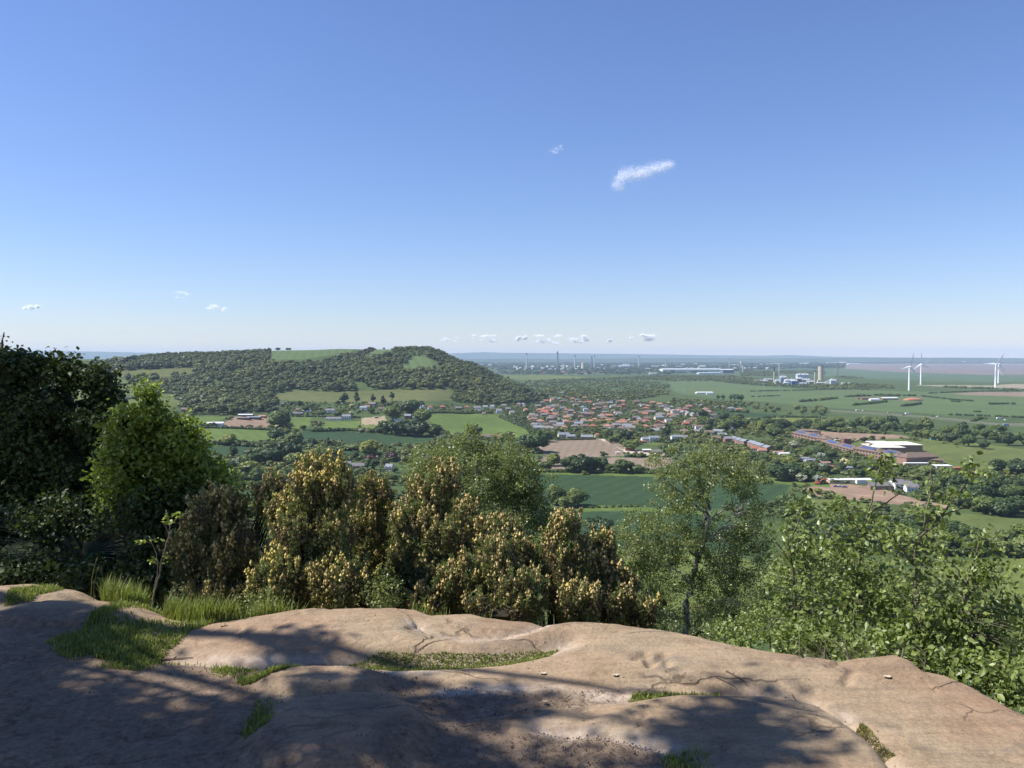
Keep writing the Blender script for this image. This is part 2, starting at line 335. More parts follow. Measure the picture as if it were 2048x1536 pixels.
def terrain():
    ds = list(np.arange(-60, 300, 3.0)); d = 300.0
    while d < 26500:
        ds.append(d); d += min(max(d * d / 193500 * 1.0, .9), 9 if d < 2600 else (30 if d < 4000 else 400))
    ds = np.array(ds); ss = np.linspace(-.98, .98, 1350)
    X = ss[None, :] * np.sqrt(ds[:, None] ** 2 + 60.0 ** 2); Y = np.repeat(ds[:, None], len(ss), 1)
    Zz = Z(X, Y)
    nr, nc = X.shape; print('terrain', nr, nc)
    V = np.stack([X, Y, Zz], -1).reshape(-1, 3)
    i, j = np.meshgrid(np.arange(nr - 1), np.arange(nc - 1), indexing='ij')
    F = np.stack([i * nc + j, i * nc + j + 1, (i + 1) * nc + j + 1, (i + 1) * nc + j], -1).reshape(-1, 4)
    c = V[F].mean(1); px, py = proj(c[:, 0], c[:, 1], c[:, 2])
    px = px + fbm(c[:, 0] / 14, c[:, 1] / 14, 2) * 3 * np.clip(1000 / np.maximum(c[:, 1], 400), .3, 2); py = py + fbm(c[:, 0] / 14, c[:, 1] / 14, 8) * 1.2
    fid = np.full(len(F), -1); vis = c[:, 1] > 300
    for k, (nm, lb, mt, pl) in enumerate(FIELDS):
        dl = {'crest_field': 2480, 'crest_meadow': 2500}.get(nm, 99999 if c is None else (2560 if pl[0][0] < 1000 and pl[0][1] < 760 else 99999))
        q = inpoly(px, py, pl) & vis & (c[:, 1] < dl) & (fid == -1); fid[q] = k
    base = np.where(c[:, 1] > 5200, 2, np.where(c[:, 1] < 420, 0, 1))
    def sub(name, mask, mat, label):
        f = F[mask]
        if not len(f): print('EMPTY field', label); return
        u, inv = np.unique(f.ravel(), return_inverse=True)
        o = mk(name, V[u], inv.reshape(-1, 4), mat, smooth=True); tag(o, label, None, None, 'structure')
    sub('hillside', (fid == -1) & (base == 0), G['rough'], 'scrubby slope falling from the ledge to the valley')
    sub('ground', (fid == -1) & (base == 1), G['rough'], 'grassy valley floor and hill slopes')
    sub('plain', (fid == -1) & (base == 2), G['far'], 'far flat land beyond the marsh')
    for k, (nm, lb, mt, pl) in enumerate(FIELDS): sub(nm, fid == k, G[mt], lb)
terrain()
# far hills on the horizon: real ridges about 20-24 km away
def ridge(name, label, pts, D, depth, mat):
    xs = np.linspace(pts[0][0], pts[-1][0], 260); ys = np.interp(xs, [p[0] for p in pts], [p[1] for p in pts])
    X = (xs - 1024) / FP * D; top = H + (712 - ys) / FP * D + fbm(X / 1500, X * 0, 6) * 26
    prof = np.array([(-1.0, -.02), (-.75, .22), (-.45, .62), (-.2, .9), (0, 1.0), (.4, .7), (1, -.02)])
    V = []; n = len(xs)
    for a, b in prof: V.append(np.stack([X, D + a * depth + fbm(X / 900, X * 0 + a * 3, 4) * 500, np.maximum(top, 3) * b + (fbm(X / 700, X * 0 + b * 9, 2) * 20 if 0 < b < 1 else 0)], -1))
    V = np.vstack(V); i, j = np.meshgrid(np.arange(len(prof) - 1), np.arange(n - 1), indexing='ij')
    F = np.stack([i * n + j, i * n + j + 1, (i + 1) * n + j + 1, (i + 1) * n + j], -1).reshape(-1, 4)
    tag(mk(name, V, F, mat, smooth=True), label, None, None, 'structure')
farhill = fieldmat('far_hill_cover', (.07, .10, .06), (.045, .07, .045), big=.0012, fine=.01)
ridge('hills', 'pale blue hills on the far left horizon', [(-900,704),(0,702),(120,702),(260,704),(420,707),(700,712),(860,716)], 23500, 2500, farhill)
ridge('hills', 'blue hills behind the refinery chimneys', [(780,712),(900,707),(970,704.5),(1020,706),(1080,706),(1180,707),(1300,708),(1420,710),(1520,711.5),(1580,710.5),(1650,713),(1800,716)], 24500, 1800, farhill)
ridge('low_hills', 'low dark wooded shore across the estuary', [(860,718.5),(1150,717.5),(1280,716),(1400,716),(1600,716),(1760,715),(1850,716),(2048,716.5),(3200,717)], 15500, 1500, farhill)
# ---------------------------------------------------------------- foliage meshes
def ico(sub=0):
    t = (1 + 5 ** .5) / 2
    V = np.array([(-1,t,0),(1,t,0),(-1,-t,0),(1,-t,0),(0,-1,t),(0,1,t),(0,-1,-t),(0,1,-t),(t,0,-1),(t,0,1),(-t,0,-1),(-t,0,1)], float)
    F = np.array([(0,11,5),(0,5,1),(0,1,7),(0,7,10),(0,10,11),(1,5,9),(5,11,4),(11,10,2),(10,7,6),(7,1,8),(3,9,4),(3,4,2),(3,2,6),(3,6,8),(3,8,9),(4,9,5),(2,4,11),(6,2,10),(8,6,7),(9,8,1)])
    V /= np.linalg.norm(V, axis=1)[:, None]
    for _ in range(sub):
        V = list(map(tuple, V)); c = {}; G = []
        def mid(a, b):
            k = (min(a, b), max(a, b))
            if k not in c:
                m = (np.array(V[a]) + np.array(V[b])) / 2; m /= np.linalg.norm(m); V.append(tuple(m)); c[k] = len(V) - 1
            return c[k]
        for a, b, d in F:
            x, y, z = mid(a, b), mid(b, d), mid(d, a); G += [(a, x, z), (b, y, x), (d, z, y), (x, y, z)]
        V = np.array(V); F = np.array(G)
    return V, F
ICO0, ICO1, ICO2 = ico(0), ico(1), ico(2)
def unit(rng, n):
    v = rng.normal(size=(n, 3)); return v / np.linalg.norm(v, axis=1)[:, None]
def quads(C, Nn, size, rng, asp=1.0):
    """one leaf-clump quad at each centre, facing its normal"""
    n = len(C); A = np.cross(Nn, unit(rng, n)); A /= np.linalg.norm(A, axis=1)[:, None] + 1e-9; B = np.cross(Nn, A)
    s = (size * rng.uniform(.6, 1.35, n))[:, None] if np.isscalar(size) else size[:, None]
    a, b = A * s * .5, B * s * .5 * asp
    V = np.stack([C - a - b * .6, C + a * .7 - b, C + a + b * .5, C - a * .6 + b], 1).reshape(-1, 3)
    return V, np.arange(4 * n).reshape(-1, 4)
def lobes(rng, n, w, h, z0, kind='round'):
    L = []
    for k in range(n):
        for _ in range(30):
            u = unit(rng, 1)[0] * rng.uniform(.25, 1) ** .5
            t = (u[2] + 1) / 2
            if kind == 'cone': f = 1.05 - .85 * t
            elif kind == 'column': f = .9 - .35 * abs(2 * t - 1)
            else: f = 1
            c = np.array([u[0] * w / 2 * .68 * f, u[1] * w / 2 * .68 * f, z0 + h * (.16 + .68 * t)])
            if kind != 'round' or abs(u[2]) < .9: break
        r = rng.uniform(.24, .42) * w / 2 * (f if kind != 'round' else 1) + .05 * w
        L.append((c, min(r, h * .45)))
    return L
def crown_geo(rng, w, h, z0, nl, nq, qs, kind='round', core=ICO1, coref=.82, flat=.85, jn=.55):
    L = lobes(rng, nl, w, h, z0, kind)
    Vs, F3, F4, t3, t4 = [], [], [], [], []; n = 0
    for c, r in L:
        v, f = core; jit = 1 + rng.uniform(-.16, .16, len(v))[:, None]
        Vs.append(c + v * jit * r * coref * np.array([1, 1, flat])); F3.append(f + n); n += len(v); t3.append(rng.uniform(0, .3, len(f)))  # core faces take the darkest tints, as shade inside the crown
    C = np.array([c for c, _ in L]); Rr = np.array([r for _, r in L]); pr = Rr ** 2 / (Rr ** 2).sum()
    k = rng.choice(len(L), nq, p=pr); u = unit(rng, nq); u[:, 2] = np.where(u[:, 2] < -.35, -u[:, 2], u[:, 2])
    p = C[k] + u * Rr[k][:, None] * rng.uniform(.86, 1.14, nq)[:, None] * np.array([1, 1, flat])
    q, f = quads(p, (u + unit(rng, nq) * jn), qs, rng); Vs.append(q); F4.append(f + n)
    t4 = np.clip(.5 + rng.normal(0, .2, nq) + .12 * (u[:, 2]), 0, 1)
    return np.vstack(Vs), np.vstack(F3), np.vstack(F4), np.concatenate(t3), t4
M = {}
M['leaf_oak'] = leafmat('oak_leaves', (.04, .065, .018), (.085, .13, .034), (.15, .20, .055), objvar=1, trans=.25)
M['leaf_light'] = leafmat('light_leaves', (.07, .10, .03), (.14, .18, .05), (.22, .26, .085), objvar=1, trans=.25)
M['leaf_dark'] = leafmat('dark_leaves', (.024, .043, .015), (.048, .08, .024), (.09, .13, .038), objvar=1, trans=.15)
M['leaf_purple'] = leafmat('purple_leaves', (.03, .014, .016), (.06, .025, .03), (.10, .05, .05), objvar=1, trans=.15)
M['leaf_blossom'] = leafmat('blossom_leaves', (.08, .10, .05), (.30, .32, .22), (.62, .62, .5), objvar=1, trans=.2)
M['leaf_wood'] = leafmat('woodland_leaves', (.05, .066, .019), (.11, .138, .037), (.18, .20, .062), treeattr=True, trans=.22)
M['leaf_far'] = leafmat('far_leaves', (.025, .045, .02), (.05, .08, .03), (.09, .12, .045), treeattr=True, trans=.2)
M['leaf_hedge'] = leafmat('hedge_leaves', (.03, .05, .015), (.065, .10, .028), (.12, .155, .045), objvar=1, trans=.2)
M['bark'] = plain('bark', (.10, .08, .06), .9, .4, 3)
PROTO = {}
def tree_proto(kind, seed):
    rng = np.random.default_rng(seed)
    kw = dict(oak=('round', 14, 11, 1.6), light=('round', 13, 10.5, 1.2), dark=('round', 13, 11, 1), purple=('round', 12, 10.5, 1.2), blossom=('round', 8.5, 6.5, .5),
              poplar=('column', 7, 17, .8), cypress=('column', 6, 11, .4), bush=('round', 9, 6, .2), conifer=('cone', 8, 13, 1.5))[kind]
    shp, w, h, z0 = kw
    nl = 22 if shp == 'round' else 15
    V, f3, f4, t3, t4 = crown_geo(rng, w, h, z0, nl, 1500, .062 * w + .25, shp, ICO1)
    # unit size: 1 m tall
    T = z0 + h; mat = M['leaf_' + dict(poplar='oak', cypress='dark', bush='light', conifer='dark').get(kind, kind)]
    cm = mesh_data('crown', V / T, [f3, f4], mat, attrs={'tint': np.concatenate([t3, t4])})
    b = MB(); b.tube([(0, 0, -.06 * T), (0, 0, z0 * .6), (.1, .05, z0 + h * .45)], [.03 * w + .12, .025 * w + .08, .1], 7)
    for k in range(4):
        a = k * 1.6 + rng.uniform(0, 1); b.tube([(0, 0, z0 * .7), (math.cos(a) * w * .14, math.sin(a) * w * .14, z0 + h * .2), (math.cos(a) * w * .26, math.sin(a) * w * .26, z0 + h * .42)], [.018 * w, .012 * w, .05], 5)
    tm = b.build('trunk', M['bark'], data=True); tm.transform(__import__('mathutils').Matrix.Scale(1 / T, 4))
    return cm, tm, w / T
KINDS = ['oak', 'light', 'dark', 'purple', 'blossom', 'poplar', 'cypress', 'bush', 'conifer']
for kd in KINDS: PROTO[kd] = [tree_proto(kd, 100 + 7 * i + KINDS.index(kd)) for i in range(3 if kd in ('oak', 'light', 'bush', 'dark') else 1)]
NAMES = dict(oak='broadleaf_tree', light='broadleaf_tree', dark='broadleaf_tree', purple='copper_tree', blossom='hawthorn_tree', poplar='poplar_tree', cypress='cypress_tree', bush='shrub', conifer='conifer_tree')
LOOK = dict(oak='mid green leafy tree', light='pale green leafy tree', dark='dark green leafy tree', purple='dark purple leaved tree', blossom='whitish blossoming hawthorn', poplar='tall narrow poplar', cypress='dark narrow cypress', bush='low pale green bush', conifer='dark pointed conifer')
ALLT = []
def tree(kind, x, y, hm, wide=1.0, zone='', label=None):
    cm, tm, _ = R0.choice(PROTO[kind]); z = float(Z(x, y))
    e = empty(NAMES[kind], (x, y, z), R0.uniform(0, 6.28)); e.scale = (hm * wide, hm * wide, hm)
    add('crown', cm, e); add('trunk', tm, e)
    e['category'] = 'bush' if kind == 'bush' else 'tree'
    px, py = proj(x, y, z); ALLT.append((zone, kind, float(px), float(py), hm, e, label))
    return e
ORD = ['first', 'second', 'third', 'fourth', 'fifth', 'sixth', 'seventh', 'eighth', 'ninth', 'tenth', 'eleventh', 'twelfth', 'thirteenth', 'fourteenth', 'fifteenth', 'sixteenth', 'seventeenth', 'eighteenth', 'nineteenth', 'twentieth']
def order(k, n):
    if n == 1: return ''
    if k == 0: return 'leftmost'
    if k == n - 1: return 'rightmost'
    if k < 20: return ORD[k] + ' from the left'
    j = n - 1 - k
    if j < 20: return ORD[j] + ' from the right'
    return 'number %d from the left' % (k + 1)
def label_group(items, cat, noun_of):
    """items: (zone, look, px, obj). gives each a label by look, zone and order among its like"""
    g = {}
    for it in items: g.setdefault((it[0], it[1]), []).append(it)
    for (zone, look), L in g.items():
        L.sort(key=lambda t: t[2]); n = len(L)
        for k, it in enumerate(L):
            o = order(k, n)
            it[3]['label'] = ('%s %s%s' % (look, zone, ', ' + o if o else '')).strip()
            it[3]['group'] = cat + ' ' + zone
def clear_of(px, py, x, y):
    for f in OPEN:
        if inpoly(np.array(px), np.array(py), f): return False
    return True
OPEN = [f[3] for f in FIELDS]
def zone_trees(zone, poly, n, hr, mix, sep=9, open_ok=False, seed=1, avoid=None):
    rng = random.Random(seed); xs = [p[0] for p in poly]; ys = [p[1] for p in poly]; pts = []
    for _ in range(n * 25):
        if len(pts) >= n: break
        a = rng.uniform(min(xs), max(xs)); b = rng.uniform(min(ys), max(ys))
        if not inpoly(np.array(a), np.array(b), poly): continue
        if not open_ok and not clear_of(a, b, 0, 0): continue
        q = P(a, b)
        if any((q[0] - u) ** 2 + (q[1] - v) ** 2 < sep * sep for u, v in pts + (avoid or [])): continue
        pts.append((q[0], q[1])); tree(rng.choices(list(mix), list(mix.values()))[0], q[0], q[1], rng.uniform(*hr), rng.uniform(.9, 1.25), zone)
    return pts
def T_(kind, px, py, hpx, wide=1.0, zone='', label=None):
    q = P(px, py); return tree(kind, q[0], q[1], hpx * q[1] / FP, wide, zone, label)

# single trees one can tell apart in the photograph
dk, mx, wt = 'dark', 'oak', 'light'
VALL = 'in the fields left of the birches'
for k, px, py, h, wd, lb in [
    ('oak', 560, 858, 38, 1.1, 'big spreading oak between the farmyard and the paddock'), ('oak', 551, 881, 23, 1.3, 'squat round tree alone on the edge of the bright field'),
    ('bush', 589, 894, 30, .85, 'hazy olive willow at the left end of the dark crop field'), ('dark', 624, 899, 24, 1.1, 'dark round tree in the hedge under the hazy willow'),
    ('conifer', 657, 895, 24, 1.2, 'small pointed conifer in the hedge of the dark crop field'), ('poplar', 467, 926, 48, 1.1, 'tall narrow poplar by the hedge, right of the maple'),
    ('light', 455, 890, 22, 1.6, 'wispy pale tree on the left hedge above the poplar'), ('blossom', 566, 893, 10, 1.3, 'little white hawthorn below the bright field'),
    ('dark', 552, 926, 34, 1.4, 'broad dark tree in the clump above the gorse'), ('dark', 573, 925, 42, 1.2, 'tallest dark tree of the clump above the gorse'),
    ('oak', 520, 928, 26, 1.5, 'mid green tree at the left end of the clump above the gorse'), ('blossom', 462, 938, 20, 1.7, 'grey white blossoming hedge tree below the poplar'),
    ('light', 500, 955, 34, 1.5, 'pale green willow right of the maple'), ('light', 738, 912, 30, 1.5, 'pale leafy tree above the brick house'),
    ('purple', 782, 922, 18, 1.6, 'purple beech beside the brick house'), ('purple', 740, 925, 16, 1.5, 'low purple tree just above the brick house'),
    ('cypress', 748, 945, 32, 1.2, 'dark cypress right of the brick house'), ('bush', 700, 900, 12, 3.0, 'long rounded hedge bush on the dark crop field'),
    ('oak', 690, 944, 20, 1.2, 'round tree in front of the brick house'), ('light', 650, 925, 34, 1.6, 'large loose pale tree behind the gorse tops'),
    ('cypress', 688, 812, 30, 1.4, 'dark tall cypress above the white villa'), ('conifer', 713, 808, 30, 1.1, 'grey green conifer right of the dark cypress'),
    ('conifer', 746, 806, 22, 1.3, 'left one of two dark pines above the tan arena'), ('conifer', 766, 811, 24, 1.3, 'right one of two dark pines above the tan arena'),
    ('poplar', 784, 803, 24, 1.4, 'narrow green tree on the edge of the hillside meadow'), ('oak', 820, 832, 34, 1.2, 'very large round tree left of the row of villas'),
    ('oak', 786, 842, 30, 1.2, 'leafy tree right of the tan arena'), ('dark', 773, 868, 28, 1.3, 'leftmost dark oak below the tan arena'),
    ('dark', 800, 871, 32, 1.3, 'second dark oak below the tan arena'), ('dark', 832, 873, 34, 1.3, 'third dark oak below the tan arena'),
    ('dark', 866, 873, 26, 1.3, 'dark oak at the corner of the sloping field'), ('oak', 845, 850, 34, .9, 'tall leafy tree beside the brick farmhouse'),
    ('dark', 950, 872, 22, 1.3, 'dark round tree at the foot of the sloping field'), ('light', 1015, 880, 18, 1.4, 'pale bushy tree right of the brown roofed cottages'),
    ('oak', 1072, 905, 44, 1.1, 'big oak casting a shadow on the ploughed field'), ('dark', 1056, 905, 36, 1.1, 'dark tree behind the big oak at the ploughed field'),
    ('oak', 1092, 884, 22, 1.2, 'small round tree at the top left corner of the ploughed field'),
    ('dark', 1146, 944, 34, 1.3, 'leftmost big oak of the hedge below the ploughed field'), ('dark', 1165, 945, 38, 1.2, 'tallest oak of the hedge below the ploughed field'),
    ('oak', 1184, 944, 32, 1.1, 'middle oak of the hedge below the ploughed field'), ('light', 1202, 944, 30, .9, 'thin grey green tree in the hedge below the ploughed field'),
    ('bush', 1222, 945, 18, 1.2, 'low pale bush in the hedge below the ploughed field'), ('dark', 1246, 946, 28, 1.3, 'rounded dark oak at the right of the hedge below the ploughed field'),
    ('bush', 1272, 946, 18, 1.2, 'low bush right of the rounded dark oak'), ('light', 1108, 932, 26, 1.1, 'leafy tree left of the row of oaks'), ('oak', 1090, 942, 20, 1.5, 'low tree beside the birch crown'),
    ('oak', 1264, 901, 22, 1.5, 'round tree behind the white track end'), ('light', 1247, 893, 16, 1.1, 'pale round tree left of the white track end'),
    ('dark', 1252, 882, 24, 1.1, 'dark tree above the white track'), ('light', 1234, 884, 18, 1.2, 'grey green tree above the white track'), ('dark', 1214, 880, 24, 1.1, 'dark tree behind the top of the white track'), ('light', 1222, 886, 14, 1.2, 'small pale tree at the top of the white track'),
    ('poplar', 1334, 884, 48, 1.0, 'very tall poplar in front of the white houses'), ('oak', 1330, 906, 18, 1.3, 'round shrub tree behind the shed in the gravel yard'), ('light', 1352, 906, 22, 1.3, 'pale tree right of the shed in the gravel yard'),
    ('light', 1113, 1010, 42, 1.0, 'left grey willow standing in the dark crop field'), ('light', 1156, 1012, 36, 1.3, 'right grey willow standing in the dark crop field'), ('bush', 1133, 1014, 22, 1.4, 'low middle willow in the dark crop field'),
    ('dark', 1196, 1068, 36, 1.6, 'round dark tree standing in the crop just left of the right birch'),
    ('poplar', 1462, 803, 18, 1.6, 'leftmost poplar of the dark block'), ('poplar', 1469, 804, 20, 1.6, 'centre poplar of the dark block'), ('poplar', 1476, 805, 21, 1.6, 'second poplar from the right in the dark block'), ('poplar', 1483, 805, 20, 1.6, 'rightmost poplar of the dark block'), ('poplar', 1436, 801, 15, 1.7, 'poplar just left of the dark block'), ('poplar', 1446, 802, 16, 1.7, 'shorter poplar at the edge of the dark block'),
    ('light', 1832, 876, 17, 1.1, 'leftmost of the park trees on the playing field edge'), ('light', 1843, 876, 17, 1.1, 'second of the park trees on the playing field edge'), ('light', 1852, 877, 17, 1.1, 'third of the park trees on the playing field edge'),
    ('light', 1871, 880, 19, 1.1, 'fourth of the park trees on the playing field edge'), ('light', 1882, 882, 18, 1.1, 'fifth of the park trees on the playing field edge'), ('light', 1892, 883, 16, 1.0, 'sixth of the park trees on the playing field edge'),
    ('dark', 1903, 885, 20, 1.2, 'darkest and rightmost of the park tree row'), ('oak', 1937, 893, 26, 1.1, 'lone round tree on the pale grass right of the park row'), ('dark', 1968, 898, 19, 1.1, 'small dark lone tree on the playing field near the right edge'),
    ('oak', 1546, 860, 24, 1.4, 'dark leafy tree at the head of the grey roofed terrace'), ('oak', 1548, 876, 24, 1.2, 'tree behind the top of the grey roofed terrace'), ('dark', 1567, 860, 24, 1.1, 'dark round tree left of the school roofs'),
    ('dark', 1556, 961, 34, 1.3, 'large dark tree left of the white hawthorn'), ('dark', 1581, 960, 36, 1.3, 'large dark tree behind the white hawthorn'), ('dark', 1612, 962, 28, 1.2, 'dark tree between the chalets and the digger'),
    ('blossom', 1600, 963, 16, 1.6, 'white hawthorn at the dark field corner'), ('blossom', 1638, 967, 16, 1.4, 'pale hawthorn beside the orange digger'), ('light', 1636, 988, 12, 1.6, 'small bush on the pink earth'),
    ('dark', 1996, 946, 30, 1.1, 'dark round tree at the lower right end of the playing field'), ('dark', 2036, 950, 34, 1.1, 'dark round tree at the right frame edge below the playing field'), ('oak', 1974, 955, 18, 1.5, 'low round tree left of the dark pair below the playing field')]:
    T_(k, px, py, h, wd, '', lb)
ZONES = [
 ('in the wood belt behind the school field', [(1600,848),(1720,846),(1850,852),(1980,866),(2060,890),(2060,912),(1985,886),(1880,871),(1760,866),(1600,862)], 46, (13, 19), dict(oak=4, dark=3, light=2), 12),
 ('between the village and brick terrace', [(1400,832),(1560,842),(1600,850),(1580,872),(1540,872),(1480,862),(1400,868)], 34, (10, 17), dict(oak=4, dark=3, light=2, poplar=.3), 13),
 ('on the scrub edge of the marsh fields', [(1470,806),(1560,812),(1640,818),(1660,826),(1640,834),(1560,828),(1480,820),(1400,812)], 34, (7, 12), dict(oak=2, light=3, bush=3), 14),
 ('round the chalets below the school', [(1500,900),(1590,890),(1700,925),(1800,942),(1900,950),(1900,965),(1700,960),(1640,958),(1540,950),(1480,930)], 42, (6, 12), dict(oak=3, light=2, dark=2, blossom=1, cypress=.5, bush=1), 9),
 ('in gardens under the left hill slope', [(560,812),(720,808),(850,812),(900,822),(850,832),(700,836),(600,832),(545,830)], 26, (7, 12), dict(oak=3, dark=2, light=2, bush=1, blossom=.5), 14),
 ('in the hedge below the paddocks', [(600,856),(640,862),(780,866),(780,872),(640,866),(600,862)], 16, (5, 9), dict(oak=2, dark=2, bush=1, blossom=.5), 11),
 ('in the thicket above the left gorse', [(440,905),(560,905),(640,905),(780,905),(800,960),(700,975),(560,975),(440,970)], 34, (6, 13), dict(light=4, oak=2, dark=1, bush=3), 12),
 ('in the wood at the lower right', [(1560,1000),(1640,1030),(1800,1050),(1860,1040),(1870,1090),(1820,1120),(1700,1110),(1560,1080),(1540,1030)], 36, (8, 15), dict(dark=3, oak=4, light=1), 10),
 ('behind saplings at the right edge', [(1850,965),(1950,962),(2060,975),(2060,1045),(1960,1035),(1900,1010),(1850,985)], 34, (9, 16), dict(oak=4, dark=3, light=1), 11),
 ('on the slope above the yellow green field', [(1880,1050),(2060,1060),(2060,1115),(1880,1110)], 16, (9, 14), dict(oak=3, light=3), 11)]
AVOID = {}
# ---------------------------------------------------------------- houses
W_ = dict(white=plain('white_render', (.74, .73, .70), .8, .06, .4), cream=plain('cream_render', (.60, .50, .35), .8, .08, .4), brick=plain('red_brick', (.30, .13, .085), .85, .2, 1.5),
          brown=plain('brown_brick', (.22, .14, .10), .85, .2, 1.5), timber=plain('dark_timber', (.10, .075, .055), .8, .2, 1))
RF = dict(orange=plain('orange_tiles', (.335, .165, .115), .8, .22, .6), brown=plain('brown_tiles', (.16, .115, .09), .85, .22, .6), grey=plain('grey_tiles', (.17, .16, .16), .8, .2, .6),
          slate=plain('slate_tiles', (.21, .225, .25), .6, .15, .6), red=plain('red_tiles', (.30, .11, .07), .8, .2, .6), metal=plain('pale_sheet_metal', (.62, .62, .63), .45, .06, .3), rust=plain('rusty_sheet', (.32, .19, .14), .7, .3, .6))
GLASS = plain('window_glass', (.05, .06, .075), .12, .1, 1, spec=.8); DOORM = plain('painted_door', (.25, .08, .06), .5, .1, 1); WHITE = plain('white_paint', (.8, .8, .79), .5, .03, 1)
DARK = plain('dark_opening', (.02, .02, .022), .9, .1, 1)
_hp = {}
def house_meshes(L, Wd, hw, hr, roof, wall, style):
    key = (L, Wd, hw, hr, roof, wall, style)
    if key in _hp: return _hp[key]
    x, y = L / 2, Wd / 2; b = MB(); b.box(-x, x, -y, y, -2.5, hw)
    if style == 'gable': b.put([(-x, -y, hw), (-x, y, hw), (-x, 0, hw + hr - .15), (x, -y, hw), (x, y, hw), (x, 0, hw + hr - .15)], [(0, 2, 1), (3, 4, 5)])
    wall_me = b.build('wall', W_[wall], data=True)
    r = MB(); o = .45; k = hr / y; e = hw - o * k
    if style == 'gable':
        A = [(-x - o, -y - o, e), (x + o, -y - o, e), (x + o, 0, hw + hr), (-x - o, 0, hw + hr), (-x - o, y + o, e), (x + o, y + o, e)]
        B = [(a, c, d - .22) for a, c, d in A]
        r.poly(A + B, [(0, 1, 2, 3), (3, 2, 5, 4), (7, 6, 9, 8), (8, 9, 10, 11), (0, 6, 7, 1), (4, 5, 11, 10), (1, 7, 8, 2), (2, 8, 11, 5), (3, 9, 6, 0), (4, 10, 9, 3)])
    else:
        i = min(x * .8, y)
        A = [(-x - o, -y - o, e), (x + o, -y - o, e), (x + o, y + o, e), (-x - o, y + o, e), (-x + i, 0, hw + hr), (x - i + .01, 0, hw + hr)]
        r.poly(A, [(0, 1, 5, 4), (2, 3, 4, 5), (1, 2, 5), (3, 0, 4), (3, 2, 1, 0)])
    roof_me = r.build('roof', RF[roof], data=True)
    c = MB(); c.box(-.5, .5, -.35, .35, 0, 1.5).box(-.6, .6, -.45, .45, 1.5, 1.65)
    for q in (-.25, .25): c.tube([(q, 0, 1.65), (q, 0, 2.05)], .12, 6)
    ch = c.build('chimney', W_['brick'], data=True)
    wn = MB(); wn.box(-.75, .75, -.06, .05, 0, 1.3).box(-.85, -.75, -.1, .05, -.1, 1.4).box(.75, .85, -.1, .05, -.1, 1.4).box(-.75, .75, -.1, .05, 1.3, 1.4).box(-.95, .95, -.16, .05, -.2, -.1).box(-.04, .04, -.1, -.06, 0, 1.3)
    me = wn.build('window', [GLASS, WHITE], data=True); me.polygons.foreach_set('material_index', np.array([0] * 6 + [1] * 30, np.int32)); me.update()
    d = MB().box(-.5, .5, -.05, .05, 0, 2.1).box(-.6, -.5, -.09, .05, 0, 2.2).box(.5, .6, -.09, .05, 0, 2.2).box(-.5, .5, -.09, .05, 2.1, 2.2).build('door', DOORM, data=True)
    _hp[key] = (wall_me, roof_me, ch, me, d); return _hp[key]
HOUSES = []; HOUSEXY = []
def house(x, y, rz, L=10, Wd=8, hw=5.2, hr=2.6, roof='orange', wall='brick', style='hip', label=None, win=True, name='house', zone=None, chim=1, cat='house'):
    wm, rm, cm, nm, dm = house_meshes(L, Wd, hw, hr, roof, wall, style)
    z = float(min(Z(x + a, y + b) for a in (-4, 0, 4) for b in (-4, 0, 4))) + .3
    e = empty(name, (x, y, z), rz); e['category'] = cat
    add('wall', wm, e); r = add('roof', rm, e)
    for k in range(chim):
        c = add('chimney', cm, r); c.location = ((L / 2 - .9) * (1 if k == 0 else -1) * (1 if style == 'gable' else .45), 0 if style == 'gable' else .4, hw + hr - (.7 if style == 'gable' else 1.0))
    if win:
        xs = [-.3, .3] if L < 12 else [-.38, -.13, .13, .38]
        for zf in ([.9, 3.6] if hw > 4 else [.9]):
            for f in xs:
                w = add('window', nm, e, (f * L, -Wd / 2, zf))
        for s in (-1, 1):
            w = add('window', nm, e, (s * L / 2, 0, .9)); w.rotation_euler = (0, 0, s * math.pi / 2)
        add('door', dm, e, (0, -Wd / 2, 0))
    px, py = proj(x, y, z); HOUSES.append((zone, wall, roof, float(px), float(py), e, label, style, hw)); HOUSEXY.append((x, y)); return e
def HP(px, py, rz=None, **k):
    q = P(px, py)
    return house(q[0], q[1], math.radians(R0.uniform(-18, 18)) if rz is None else math.radians(rz), **k)
